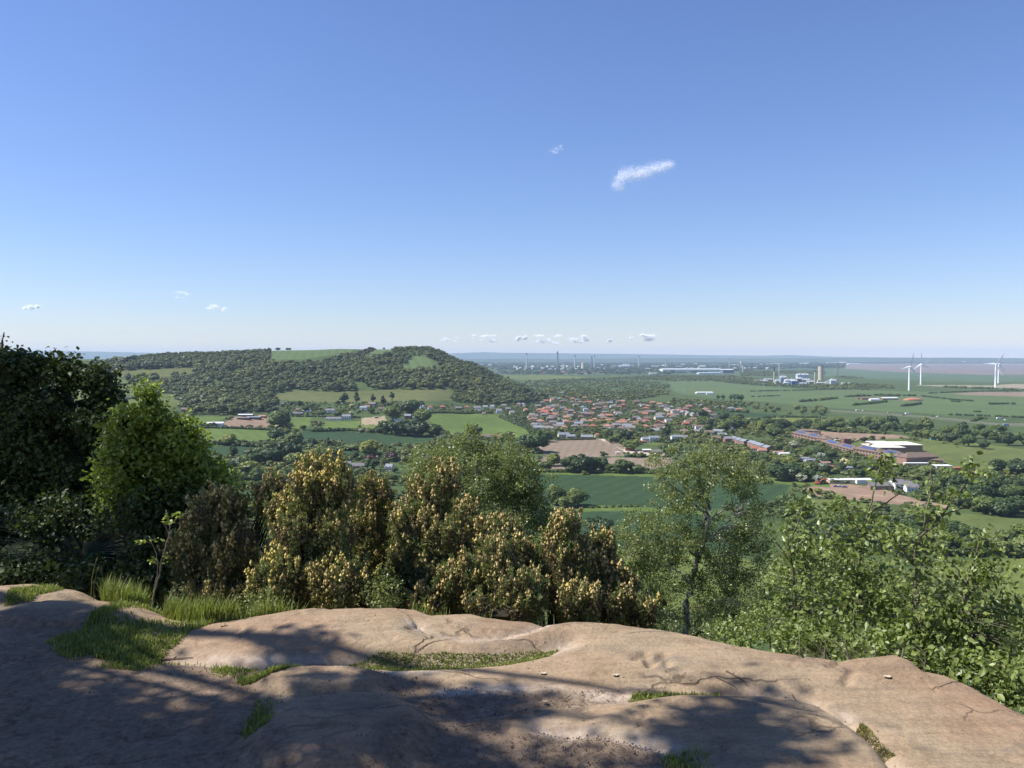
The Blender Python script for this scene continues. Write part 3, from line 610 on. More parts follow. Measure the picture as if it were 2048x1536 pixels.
# village: each entry px, py of the base, roof, wall, length, storey height
V_ = [
 (1081,824,'orange','brick',12,5),(1108,824,'orange','white',13,5),(1132,824,'orange','brick',11,5),(1052,823,'orange','white',9,5),(1046,812,'slate','white',8,5),(1038,812,'grey','brick',9,5),(1098,818,'grey','brown',11,5),(1105,816,'slate','white',9,5),(1076,816,'grey','brown',10,5),(1115,814,'brown','cream',9,5),
 (1080,845,'orange','white',12,3),(1101,841,'red','brick',9,5),(1120,843,'slate','white',11,3),(1132,848,'orange','cream',13,5),(1134,840,'orange','brick',10,5),(1105,855,'orange','brick',11,3),(1118,855,'grey','white',12,3),(1129,858,'orange','brick',8,3),(1078,858,'slate','white',13,3),(1070,852,'grey','white',9,3),(1092,852,'brown','brown',9,3),(1150,845,'grey','brown',12,3),(1148,829,'orange','cream',8,3),(1156,829,'slate','brick',10,3),(1170,831,'grey','brick',12,5),(1172,823,'slate','white',9,5),(1182,836,'brown','brick',11,5),
 (1168,843,'orange','brick',8,3),(1180,845,'orange','white',9,3),(1190,842,'orange','brick',10,3),(1197,846,'red','brick',12,3),(1203,838,'grey','brown',10,5),(1218,836,'orange','brick',10,5),(1220,846,'orange','brown',13,5),(1246,844,'orange','brick',11,3),(1260,847,'grey','brown',12,5),(1216,855,'brown','brown',13,3),(1236,856,'grey','brown',13,5),(1254,857,'slate','white',11,5),(1282,846,'orange','cream',10,3),(1296,842,'brown','brown',13,5),(1317,850,'orange','brick',15,5),(1290,856,'orange','brick',11,3),(1306,858,'orange','brick',9,3),(1257,866,'orange','white',8,3),(1312,864,'slate','cream',13,3),
 (1127,793,'white','white',0,0),(1117,788,'slate','white',9,5),(1124,789,'slate','cream',8,5),(1086,790,'brown','brick',10,3),(1100,790,'grey','brown',12,3),(1104,803,'orange','cream',7,5),(1118,799,'slate','brick',10,3),(1108,798,'grey','brown',10,3),(1133,797,'brown','brick',9,5),(1145,799,'orange','brick',8,3),(1160,797,'brown','brown',10,3),(1168,797,'orange','brick',9,3),(1130,803,'grey','white',8,3),(1144,806,'grey','brown',9,3),
 (1160,806,'brown','white',8,3),(1170,807,'brown','white',8,3),(1181,809,'brown','white',8,3),(1191,811,'brown','white',8,3),(1201,811,'brown','white',9,3),(1198,803,'grey','brown',9,3),(1211,818,'red','white',13,6),(1232,813,'grey','white',14,3),(1222,806,'grey','white',8,5),(1196,820,'brown','brown',10,5),(1183,821,'grey','brick',10,5),(1165,816,'slate','white',11,3),(1151,812,'grey','cream',9,3),(1240,832,'white','white',0,0),(1238,830,'grey','white',9,3),(1228,824,'brown','brown',10,3),(1250,822,'grey','brown',10,3),
 (1273,807,'brown','brick',11,5),(1281,812,'grey','brown',13,3),(1296,814,'orange','brick',11,3),(1305,809,'orange','brick',10,5),(1292,819,'red','brick',11,3),(1286,828,'brown','cream',14,3),(1302,826,'grey','brown',12,3),(1268,826,'brown','brown',10,3),(1322,816,'grey','brown',9,3),(1330,814,'brown','white',9,3),(1341,832,'orange','brick',11,3),(1320,830,'brown','white',8,3),(1352,833,'brown','cream',9,3),
 (1395,808,'orange','white',8,3),(1404,813,'grey','brown',9,3),(1390,812,'brown','white',9,3),(1432,818,'slate','white',11,3),(1445,815,'grey','white',9,3),(1462,819,'slate','white',11,3),(1478,821,'orange','brick',12,3),(1423,812,'brown','brick',8,3),(1418,868,'brown','white',11,3),(1438,866,'slate','white',13,3),(1458,862,'slate','white',12,5),(1405,862,'grey','cream',12,3),(1372,866,'brown','cream',13,3),(1390,866,'grey','brown',12,3),(1376,846,'brown','white',9,3),
 (1062,842,'orange','brick',9,3),(1088,832,'grey','brown',10,3),(1114,833,'brown','brick',9,3),(1140,834,'grey','white',10,3),(1162,836,'brown','brown',9,3),(1210,827,'grey','brown',10,3),(1232,841,'brown','brick',10,3),(1272,838,'grey','brick',10,3),(1270,852,'brown','brown',9,3),(1150,855,'grey','brown',10,3),(1168,855,'brown','brick',10,3),(1186,855,'red','brick',9,3)]
rr = random.Random(5)
for px, py, rf, wl, L, hw in V_:
    if L == 0: continue
    row = 'in the village row under the hill' if px < 1075 and py < 830 else ('on the far village edge' if py < 812 else ('in the upper village' if py < 832 else ('in the middle of the village' if py < 850 else 'on the near edge of the village')))
    if px > 1360: row = 'right of the village among trees'
    HP(px, py, rr.choice([-25, -12, 0, 8, 15, 78, 95]) + rr.uniform(-5, 5), L=L * 1.28, Wd=9.5 if hw > 3 else 10, hw=5.2 if hw > 3 else 2.9, hr=2.7, roof=rf, wall=wl, style=rr.choice(['hip', 'gable', 'gable']) if rf != 'orange' else rr.choice(['hip', 'hip', 'gable']), zone=row, chim=1 if hw > 3 else 0)
for k in range(190):
    a = rr.uniform(1060, 1440); b_ = rr.uniform(796, 868)
    if not inpoly(np.array(a), np.array(b_), [(1085,800),(1230,802),(1340,812),(1440,824),(1440,860),(1330,868),(1290,862),(1090,862),(1050,840),(1080,815)]): continue
    q = P(a, b_)
    if any((q[0] - u) ** 2 + (q[1] - w) ** 2 < 15 ** 2 for u, w in HOUSEXY): continue
    rf = rr.choice(['orange', 'brown', 'grey', 'brown', 'slate', 'red']); wl = rr.choice(['white', 'brick', 'brown', 'cream', 'brick']); hw = rr.choice([3, 5])
    row = 'on the far village edge' if b_ < 812 else ('in the upper village' if b_ < 832 else ('in the middle of the village' if b_ < 850 else 'on the near edge of the village'))
    HP(a, b_, rr.choice([-25, -12, 0, 8, 15, 78]), L=rr.choice([12, 14, 17]), Wd=9, hw=5.2 if hw > 3 else 2.9, hr=2.7, roof=rf, wall=wl, style=rr.choice(['hip', 'gable']), zone=row, chim=1 if hw > 3 else 0)
# grey stepped terrace right of the village and the villas under the hill
for i, (px, py) in enumerate([(1330,822),(1339,824),(1348,825),(1358,827),(1368,829),(1378,831)]):
    HP(px + 8, py + 2, -78, L=13, Wd=8, hw=5.2, hr=2.4, roof='slate', wall='cream', style='gable', zone='in the stepped village terrace', name='terraced_house')
for px, py, rf, wl, L, hw, lb in [(844,818,'slate','white',7,5.2,'narrow white villa, left end of the villa row'),(861,819,'red','white',9,5.2,'red roofed white bay villa second in the villa row'),(886,818,'red','brown',11,5.2,'red roofed half timbered villa in the villa row'),(917,820,'grey','brick',12,5.2,'grey roofed villa with pinkish gable in the villa row'),(934,817,'red','cream',10,4,'red roofed cream bungalow behind the white villas'),(955,820,'grey','white',14,5.4,'long white villa in the middle of the villa row'),(971,818,'slate','white',9,5.6,'bright white three window villa'),(985,817,'slate','white',8,5.4,'small white villa right of the bright one'),(998,826,'slate','white',11,5.4,'low white villa at the corner of the sloping field'),(1016,822,'grey','brown',11,5,'dark roofed brown villa right of the villa row'),(1024,828,'slate','cream',9,4,'cream bungalow at the top of the thick hedge'),(1008,814,'grey','cream',10,4,'cream house in trees behind the villa row'),(968,829,'brown','cream',6,2.6,'small cream outbuilding on the sloping field edge'),
  (661,826,'grey','white',17,5.4,'large white villa with chimneys under the hillside meadow'),(693,838,'slate','white',14,5.2,'white house with slate roof left of the tan arena'),(668,840,'grey','white',26,2.8,'long low white bungalow below the villa'),(728,820,'slate','white',13,5,'white gabled house above the tan arena'),(735,818,'orange','white',7,5,'little orange roofed wing of the white gabled house'),(744,812,'grey','brown',15,4.4,'brown gabled house above the tan arena'),(763,820,'brown','cream',11,3,'low cream house right of the brown gabled house'),(548,808,'brown','brown',13,5,'brown hillside house in trees left of the meadow'),(551,820,'grey','cream',11,5,'cream fronted house above the farm'),(547,814,'brown','brown',10,5,'brown house between two others above the farm'),(596,822,'brown','cream',7,3,'little cream house among trees below the hillside meadow'),
  (550,775,'orange','brick',20,3.4,'long orange roofed house alone in the hill woods'),(472,794,'slate','white',13,3,'pale roofed house half hidden in the hill woods'),(371,824,'brown','brick',13,5,'brick house with chimney at the left wood edge'),
  (816,838,'slate','brick',11,6,'tall brick farmhouse beside the dark oaks'),(828,838,'grey','cream',7,3,'cream lean house beside the brick farmhouse'),(975,878,'brown','white',20,4,'long brown roofed house at the foot of the sloping field'),(1003,878,'red','white',13,4,'red brown roofed house next to the long one'),
  (712,940,'grey','brick',16,4.6,'brick house with white gable between the gorse and the purple beech'),(690,934,'grey','brick',12,3.5,'grey roofed rear wing of the brick house'),(779,941,'slate','white',7,4.2,'small white gabled cottage right of the cypress'),(455,958,'slate','white',10,4,'slate roofed white cottage right of the maple'),(588,955,'slate','white',8,4,'white cottage glimpsed left of the yellow gorse'),
  (1127,876,'slate','cream',16,5.4,'large cream house behind the ploughed field'),(1141,878,'slate','brick',12,4,'dark gabled wing of the large cream house'),(1174,878,'slate','brick',17,3.4,'brick bungalow behind the ploughed field'),(1195,874,'red','cream',8,3,'small red roofed bungalow at the top of the white track'),(1290,882,'slate','white',10,3.2,'low dark roofed bungalow near the poplar'),(1308,882,'slate','white',14,4.6,'white dormer house left of the poplar'),(1352,880,'slate','white',14,4.6,'white gabled house right of the poplar'),(1368,878,'grey','white',10,3,'white bungalow with a grey roof beyond the poplar'),
  (1524,905,'orange','cream',10,3,'cream bungalow with orange roof below the brick terrace'),(1509,901,'red','white',9,3,'white bungalow below the brick terrace'),
  (1805,979,'grey','white',15,5.2,'white gabled farmhouse above the pink earth'),(1793,974,'grey','white',12,4.6,'white left wing of the farmhouse'),(1822,983,'grey','white',10,4.2,'low white right wing of the farmhouse'),(1758,978,'grey','brown',20,3.4,'long grey roofed barn beside the farmhouse'),(1444,876,'slate','brick',12,5,'short brick block behind the birch top'),(1456,884,'slate','brick',12,5,'brick block left of the brick terrace'),(1432,880,'brown','brick',13,3,'long brown bungalow behind the birch top')]:
    HP(px, py, R0.choice([-14, -6, 6, 12]), L=L, Wd=8, hw=hw, hr=2.6, roof=rf, wall=wl, style='gable' if rf != 'red' else 'hip', label=lb, chim=1 if hw > 4.5 else 0)
# red brick terrace with grey roofs, stepping down to the right
TP = [(1470,884),(1480,887),(1490,890),(1506,893),(1515,896),(1524,899),(1536,903)]
for i, (px, py) in enumerate(TP):
    HP(px, py, -80, L=13.5, Wd=10, hw=5.4, hr=2.2, roof='slate', wall='brick', style='gable', zone='in the red brick terrace', name='terraced_house', chim=0)
# chalets (park homes)
for i, (px, py, rf) in enumerate([(1556,908,'rust'),(1567,911,'metal'),(1577,914,'slate'),(1592,917,'rust'),(1607,921,'slate'),(1620,924,'slate'),(1630,928,'slate'),(1648,930,'rust'),(1670,937,'red'),(1692,940,'slate')]):
    HP(px, py, 14, L=13, Wd=5, hw=2.6, hr=1.0, roof=rf, wall='white', style='gable', zone='in the row of park chalets', name='chalet', chim=0, cat='chalet')
col_n = dict(orange='orange', brown='brown', grey='grey', slate='slate grey', red='dark red', rust='rust brown', metal='pale metal')
items = [(z, '%s %s with %s roof' % (w, ('bungalow' if hw < 4 and e.name[:5] == 'house' else e.name.split('.')[0].replace('_', ' ')), col_n[rf]), px, e) for z, w, rf, px, py, e, lb, st, hw in HOUSES if not lb]
label_group(items, 'houses', None)
for z, w, rf, px, py, e, lb, st, hw in HOUSES:
    if lb: e['label'] = lb
print('houses', len(HOUSES))
for i, (z, pl, n, hr, mix, sep) in enumerate(ZONES): zone_trees(z, pl, n, hr, mix, sep, seed=20 + i, avoid=HOUSEXY)
VILLAGE_TREES = zone_trees('in the village gardens', [(1085,800),(1230,806),(1400,818),(1470,850),(1470,868),(1420,892),(1330,888),(1290,874),(1090,872),(1040,845),(1010,822),(1080,815)], 60, (5, 9), dict(oak=4, dark=2, light=2, purple=.3, blossom=.4, cypress=.6, conifer=.4), 10, seed=77, avoid=HOUSEXY)
its = [(z, LOOK[k], px, e) for z, k, px, py, h, e, lb in ALLT if not lb]
label_group(its, 'trees', None)
for z, k, px, py, h, e, lb in ALLT:
    if lb: e['label'] = lb
print('trees', len(ALLT))
# ---------------------------------------------------------------- woodland that reads as one mass
def woodland(name, label, pts, hts, wid, nq, nl, qs, mat, core=ICO0, seed=3, kind='round'):
    rng = np.random.default_rng(seed); base = []
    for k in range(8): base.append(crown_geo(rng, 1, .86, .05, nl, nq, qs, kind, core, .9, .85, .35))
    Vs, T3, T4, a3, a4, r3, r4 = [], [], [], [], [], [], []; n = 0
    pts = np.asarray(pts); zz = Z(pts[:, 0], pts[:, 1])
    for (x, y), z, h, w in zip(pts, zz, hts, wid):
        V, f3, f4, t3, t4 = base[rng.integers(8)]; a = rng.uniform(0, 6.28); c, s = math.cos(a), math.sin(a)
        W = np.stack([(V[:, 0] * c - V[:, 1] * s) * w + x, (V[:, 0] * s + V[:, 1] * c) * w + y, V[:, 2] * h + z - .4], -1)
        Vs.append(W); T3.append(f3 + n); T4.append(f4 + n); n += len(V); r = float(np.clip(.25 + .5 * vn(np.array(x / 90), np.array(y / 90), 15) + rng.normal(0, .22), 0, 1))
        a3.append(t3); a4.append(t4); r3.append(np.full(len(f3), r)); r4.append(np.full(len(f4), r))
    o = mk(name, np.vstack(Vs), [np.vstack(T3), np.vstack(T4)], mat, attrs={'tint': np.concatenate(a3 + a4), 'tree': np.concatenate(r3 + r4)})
    print(name, len(pts), len(o.data.polygons)); return tag(o, label, None, None, 'stuff')
def scatter(polys, sep, D0, D1, s0, s1, seed, opens=True, jit=.5, dens=None, back=None):
    rng = np.random.default_rng(seed); ys = np.arange(D0, D1, sep); out = []
    for y in ys:
        xs = np.arange(s0 * y, s1 * y, sep); x = xs + rng.uniform(-jit, jit, len(xs)) * sep; yy = y + rng.uniform(-jit, jit, len(xs)) * sep
        out.append(np.stack([x, yy], -1))
    q = np.vstack(out); px, py = proj(q[:, 0], q[:, 1], Z(q[:, 0], q[:, 1])); m = np.zeros(len(q), bool)
    for pl in polys: m |= inpoly(px, py, pl)
    if opens:
        for f in FIELDS: m &= ~inpoly(px, py, f[3])
        if back:
            tx, ty = proj(q[:, 0], q[:, 1], Z(q[:, 0], q[:, 1]) + back)
            for f in FIELDS: m &= ~(inpoly(tx, ty, f[3]) & (rng.random(len(q)) < .85))
    if dens is not None: m &= rng.random(len(q)) < dens(px, py)
    if len(HOUSEXY):
        hx = np.array(HOUSEXY); qq = q[m]; d = np.full(len(qq), 1e9)
        for a, b in hx: d = np.minimum(d, (qq[:, 0] - a) ** 2 + (qq[:, 1] - b) ** 2)
        return qq[d > 11 ** 2]
    return q[m]
rng = np.random.default_rng(5)
# hill woods
hill = [(100,725),(140,732),(212,728),(300,712),(420,703),(541,699),(541,722),(610,720),(660,712),(700,708),(730,714),(790,700),(790,692),(870,690),(900,700),(960,735),(1010,757),(1095,797),(1090,805),(1060,806),(1000,812),(940,808),(905,802),(800,779),(700,783),(640,783),(585,779),(543,793),(555,800),(548,826),(470,830),(380,828),(352,812),(384,788),(300,786),(292,780),(240,760),(245,754),(228,748),(222,742),(160,770),(120,770),(100,760)]
clear = [[(700,766),(722,762),(735,772),(750,780),(715,782)], [(420,765),(450,762),(452,772),(425,776)], [(640,757),(690,755),(690,762),(650,764)], [(455,742),(480,740),(485,747),(460,748)], [(541,722),(600,719),(650,714),(700,716),(705,722),(640,724),(560,730)]]
q = scatter([hill], 14.5, 1250, 2640, -.62, .06, 11, back=9)
px, py = proj(q[:, 0], q[:, 1], Z(q[:, 0], q[:, 1]))
keep = ~((q[:, 1] < 2300) & False)
for c in clear[:4]: keep &= ~inpoly(px, py, c)
skirt = inpoly(px, py, clear[4]); keep &= ~(skirt & (rng.random(len(q)) < .55))
q = q[keep]; hh = rng.uniform(10, 17, len(q)) * (.7 + .75 * vn(q[:, 0] / 55, q[:, 1] / 55, 19)) * np.where(q[:, 1] > 2200, .6, 1.0)
woodland('hill_woodland', 'dense broadleaved wood covering the long hill', q, hh, hh * rng.uniform(1.0, 1.4, len(q)), 210, 9, .10, M['leaf_wood'])
vg = [(1085,800),(1230,800),(1400,812),(1480,825),(1500,868),(1420,892),(1330,884),(1290,874),(1090,872),(1040,848),(1005,826),(1010,815),(1080,812)]
q = scatter([vg, [(850,812),(1010,812),(1010,826),(850,824)], [(560,806),(850,806),(850,828),(560,832)]], 7.5, 1100, 2600, -.3, .32, 13, jit=.6, dens=lambda px, py: .3 + .5 * (vn(px / 12, py / 4, 5) > .42))
hh = rng.uniform(2.0, 6.2, len(q)); woodland('garden_greenery', 'garden hedges, shrubs and small trees between the village houses', q, hh, hh * rng.uniform(1.0, 1.6, len(q)), 46, 4, .22, M['leaf_wood'], seed=14)
# lines of scrub and trees on the plain
def pxline(pts, step, seed, jit=0):
    rg = np.random.default_rng(seed); W = [P(*p)[:2] for p in pts]; out = []
    for a, b in zip(W[:-1], W[1:]):
        L = np.hypot(*(b - a)); n = max(1, int(L / step))
        for k in range(n): out.append(a + (b - a) * (k + rg.uniform(0, 1)) / n + rg.normal(0, jit, 2))
    return out
belt = [[(1060,762),(1180,758),(1300,764),(1340,770),(1335,790),(1230,806),(1170,800),(1110,796),(1085,785),(1040,770)], [(1345,800),(1470,806),(1480,822),(1410,820),(1340,812)],
        [(1300,752),(1470,752),(1480,760),(1330,762),(1200,758)], [(1400,752),(1480,755),(1560,764),(1780,771),(1790,778),(1640,778),(1500,770),(1400,761)], [(1480,742),(1560,742),(1560,752),(1480,752)], [(1560,738),(1760,744),(1740,756),(1690,758),(1640,748),(1560,747)]]
q = scatter(belt, 17, 1500, 6500, -.03, .5, 21, jit=.6, dens=lambda px, py: np.where(py < 760, .55, np.where((px < 1340) & (py < 782), .22, .75)))
hh = rng.uniform(5, 11, len(q)); woodland('valley_woodland', 'mixed woods and scrub between the village and the chemical works', q, hh, hh * 1.6, 40, 4, .3, M['leaf_wood'], seed=4)
far = [[(900,718),(1100,717),(1700,717),(2060,718),(2060,726),(1700,727),(1690,736),(1560,738),(1480,742),(1330,750),(1180,752),(1003,750),(1000,742),(940,728)], ]
def fd(px, py):
    d = .35 + .45 * (vn(px / 14, py / 1.6, 3) > .42)
    return np.where(py > 745, .5, d)
q = scatter(far, 62, 5200, 21000, -.09, .66, 31, jit=.7, dens=fd)
hh = rng.uniform(9, 17, len(q)); woodland('far_woodland', 'distant tree cover across the industrial plain', q, hh, hh * rng.uniform(2.6, 5.5, len(q)), 6, 3, .4, M['leaf_far'], seed=6)
# scrub: bushes dotted over the rough ground of the valley
scr = [[(300,820),(1090,880),(1090,1100),(300,1100)], [(1330,830),(1560,840),(2060,905),(2060,1130),(1330,1000)], [(1090,905),(1400,900),(1400,950),(1090,950)], [(1000,806),(1480,822),(1480,900),(1060,880)]]
q = scatter(scr, 6.5, 380, 1500, -.45, .66, 41, dens=lambda px, py: .12 + .75 * (vn(px / 22, py / 8, 9) > .45))
hh = rng.uniform(1.5, 6.5, len(q)) * (.5 + vn(q[:, 0] / 40, q[:, 1] / 40, 12)); woodland('scrub', 'low scrub and garden shrubs over the valley floor', q, hh, hh * rng.uniform(1.3, 2.3, len(q)), 40, 3, .3, M['leaf_wood'], seed=8)
# ---------------------------------------------------------------- hedges, each one a thing
def hedge(label, pts, hh, ww, gap=0, name='hedge', mat='leaf_hedge', blossom=0):
    W = [P(*p)[:2] for p in pts]; rg = np.random.default_rng(len(label) + int(pts[0][0])); V, F3, F4, t3, t4 = [], [], [], [], []; n = 0
    for a, b in zip(W[:-1], W[1:]):
        L = np.hypot(*(b - a)); m = max(1, int(L / (ww * .9)))
        for k in range(m):
            c = a + (b - a) * (k + .5) / m + rg.normal(0, ww * .12, 2)
            if rg.random() < gap: continue
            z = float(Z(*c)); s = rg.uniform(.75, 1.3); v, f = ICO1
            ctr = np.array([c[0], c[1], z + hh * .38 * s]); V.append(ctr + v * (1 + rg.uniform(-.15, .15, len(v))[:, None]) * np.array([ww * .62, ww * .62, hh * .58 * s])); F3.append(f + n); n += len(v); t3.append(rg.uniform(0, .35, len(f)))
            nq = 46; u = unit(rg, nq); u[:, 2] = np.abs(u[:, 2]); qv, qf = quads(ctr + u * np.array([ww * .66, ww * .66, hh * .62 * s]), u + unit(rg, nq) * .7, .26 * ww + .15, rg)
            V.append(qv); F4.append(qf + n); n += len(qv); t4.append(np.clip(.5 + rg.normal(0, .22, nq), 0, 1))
    if not V: return
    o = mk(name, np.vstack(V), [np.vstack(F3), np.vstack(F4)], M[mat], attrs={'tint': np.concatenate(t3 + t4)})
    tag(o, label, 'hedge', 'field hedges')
HEDGES = [
 ('dark hedge along the lower edge of the farmyard', [(400,857),(450,857),(530,860),(548,862)], 3, 4, 0), ('hedge running up diagonally to the white barn', [(348,868),(380,862),(405,852),(412,850)], 3, 3.5, .1),
 ('long dark hedge between the bright field and the dark crop', [(400,887),(440,889),(480,892),(520,895),(552,895)], 5, 6, .05), ('thin straight hedge above the green field', [(366,830),(410,829),(455,831)], 3, 3, 0),
 ('hedge below the row of villas', [(850,828),(900,826),(960,826),(985,827)], 3, 4, 0), ('thick hedge on the right side of the sloping field', [(1000,834),(1025,845),(1055,858),(1072,870)], 4, 6, 0),
 ('short hedge in front of the long white bungalow', [(585,833),(640,834),(720,836)], 3, 3.5, .15), ('hedge above the dark crop field', [(622,864),(700,862),(765,866)], 5, 6, 0),
 ('hedge along the bottom of the dark crop', [(600,900),(650,900),(700,897),(735,900)], 4, 6, .1), ('grey blossoming hedge up the left pastures', [(235,803),(262,797),(280,788)], 4, 6, .1, 'hedge', 'leaf_blossom'),
 ('blossoming hedge below the wood on the left pasture', [(305,786),(345,787),(385,790)], 6, 8, .0, 'hedge', 'leaf_hedge'), ('dark hedge under the left strip pasture', [(175,775),(215,773),(262,768)], 3, 4, .1),
 ('trimmed hedge behind the ploughed field', [(1112,881),(1150,880),(1192,879)], 2.5, 3, 0), ('hedge along the vivid green margin', [(1060,944),(1150,945),(1280,947),(1370,947)], 3, 4.5, 0),
 ('hedge at the foot of the gravel yard', [(1250,913),(1300,914),(1340,914)], 2, 3, .4), ('dark hedge on the right dark crop', [(1452,824),(1475,824),(1497,826)], 5, 8, 0), ('dark clipped hedge left of the meadow', [(1527,836),(1550,835)], 3, 6, 0), ('dark clipped hedge along the meadow top', [(1556,835),(1600,835),(1640,836)], 3.5, 6, .05),
 ('hedge under the white houses', [(1310,884),(1345,886),(1385,887)], 4, 5, .05), ('hedge below the meadow behind the wood belt', [(1660,852),(1700,851),(1760,852)], 3, 5, .3),
 ('broken hedge in the marsh crops, left piece', [(1600,804),(1615,803),(1632,802)], 5, 9, .1), ('broken hedge in the marsh crops, right piece', [(1640,801),(1660,798),(1675,797)], 5, 9, .1),
 ('long thin hedge left of the turbines', [(1500,783),(1600,781),(1700,778),(1740,780)], 2.5, 8, .25), ('long thin hedge below it', [(1495,794),(1530,793),(1560,792)], 2.5, 8, .35),
 ('dark hedge left of the red earth heap', [(1706,811),(1740,808),(1773,804)], 5, 7, .05), ('short dark hedge below the red earth heap', [(1804,813),(1825,811),(1841,808)], 5, 7, .1),
 ('hedge running right below the turbines', [(1858,787),(1900,785),(1960,783),(2048,782)], 3, 8, .15), ('scrubby hedge across the right marsh fields', [(1840,792),(1900,799),(1950,803)], 3, 8, .4), ('dark hedge piece in the right marsh fields', [(1905,803),(1925,805)], 4, 8, .2), ('dark hedge at the right edge of the marsh fields', [(1980,809),(2010,808),(2030,809)], 4, 8, .1), ('low hedge pieces near the road', [(1945,824),(1963,824)], 4, 7, .1), ('long low hedge near the road', [(1898,830),(1960,832),(2048,836)], 3, 6, .2), ('hedge right of the tree belt', [(1945,843),(1960,838),(1975,838)], 4, 6, .1),
 ('hedge in front of the brown farm', [(1690,794),(1720,793),(1745,792)], 5, 8, .1), ('scrub line behind the red earth heap', [(1748,791),(1800,792),(1830,792)], 5, 8, .1), ('hedge beyond the tan strip', [(1890,775),(1950,777),(2048,781)], 6, 12, .1),
 ('hedge bordering the yellow green field at the right', [(1880,1112),(1960,1108),(2048,1114)], 4, 5, 0), ('bushy bank through the dark crop field', [(1180,1016),(1270,1013),(1350,1020)], 1.5, 3, .5)]
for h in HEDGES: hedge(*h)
# dark gorse knoll on the crest
q = scatter([[(640,722),(700,712),(735,697),(745,694),(752,699),(735,708),(700,716),(660,720)]], 6, 1900, 2560, -.3, -.1, 51, opens=False)
if len(q):
    hh = rng.uniform(1.5, 5, len(q)); M['leaf_knoll'] = leafmat('heath_leaves', (.03, .025, .015), (.07, .055, .03), (.12, .11, .05), treeattr=True)
    woodland('heath_scrub', 'brown purple heath scrub on the crest knoll', q, hh, hh * 1.8, 30, 3, .3, M['leaf_knoll'], seed=9)
for px, py, h, k, lb in [(422, 702, 6, 'dark', 'dark tree sticking up on the left skyline'), (556, 700, 8, 'dark', 'first dark skyline tree left of the crest field'), (575, 702, 7, 'dark', 'second skyline tree left of the crest field'), (579, 702, 7, 'dark', 'third skyline tree left of the crest field'), (740, 697, 7, 'dark', 'dark skyline tree on the heath knoll'), (745, 697, 6, 'dark', 'dark skyline tree at the right of the knoll'), (768, 697, 5, 'dark', 'small skyline tree between knoll and hill top'), (155, 724, 8, 'dark', 'lone tree on the far left crest'), (270, 712, 9, 'dark', 'tall tree on the sloping left skyline'), (195, 722, 8, 'oak', 'round tree on the left crest field edge')]:
    s = (px - 1024) / FP; Ds = np.arange(2150, 2560, 5.0); zz = Z(s * Ds, Ds); D = Ds[np.argmax((zz - H) / Ds)]
    e = tree(k, s * D, D, h * D / FP * .75, 1.6); e['label'] = lb; e['group'] = 'skyline trees on the hill'
# ---------------------------------------------------------------- wind turbines
STEEL = plain('turbine_white', (.92, .92, .92), .45, .03, .1); GREYP = plain('grey_metal', (.42, .43, .44), .6, .1, .05); CONC = plain('concrete', (.50, .46, .40), .9, .12, .05)
TANC = plain('tan_concrete', (.52, .43, .34), .9, .1, .03); DKST = plain('dark_steel', (.06, .065, .07), .7, .1, .1); BLUEC = plain('blue_cladding', (.10, .16, .27), .6, .06, .05); BLACKC = plain('dark_band', (.07, .07, .08), .8, .1, .1)
def lathe(prof, n=16):
    V = []; F = []; a = np.arange(n) * 2 * np.pi / n
    for r, z in prof: V += [(r * math.cos(t), r * math.sin(t), z) for t in a]
    m = len(prof)
    for i in range(m - 1):
        for j in range(n): F.append((i * n + j, i * n + (j + 1) % n, (i + 1) * n + (j + 1) % n, (i + 1) * n + j))
    V += [(0, 0, prof[0][1]), (0, 0, prof[-1][1])]
    F3 = [(m * n, (j + 1) % n, j) for j in range(n)] + [(m * n + 1, (m - 1) * n + j, (m - 1) * n + (j + 1) % n) for j in range(n)]
    return V, F, F3
def lmesh(name, prof, mat, n=16, parent=None, loc=None):
    V, F, F3 = lathe(prof, n); o = mk(name, V, [np.array(F), np.array(F3)], mat, parent, smooth=False); 
    if loc: o.location = loc
    return o
def blade_mesh(Lb):
    b = MB(); V = []; n = 9
    for i in range(n):
        t = i / (n - 1); z = 1 + t * (Lb - 1); c = (1.1 if i == 0 else 6.0 * (1 - t) ** .8 + 1.4); th = .55 * (1 - t) + .12; tw = .35 * (1 - t)
        for (u, v) in ((-.3, 0), (0, .5), (.7, 0), (0, -.5)):
            x, y = u * c, v * th * 2; V.append((x * math.cos(tw) - y * math.sin(tw), x * math.sin(tw) + y * math.cos(tw), z))
    F = [(i * 4 + j, i * 4 + (j + 1) % 4, (i + 1) * 4 + (j + 1) % 4, (i + 1) * 4 + j) for i in range(n - 1) for j in range(4)] + [(0, 3, 2, 1), (4 * n - 4, 4 * n - 3, 4 * n - 2, 4 * n - 1)]
    return b.put(V, F)
BL = blade_mesh(47).build('blade', STEEL, data=True)
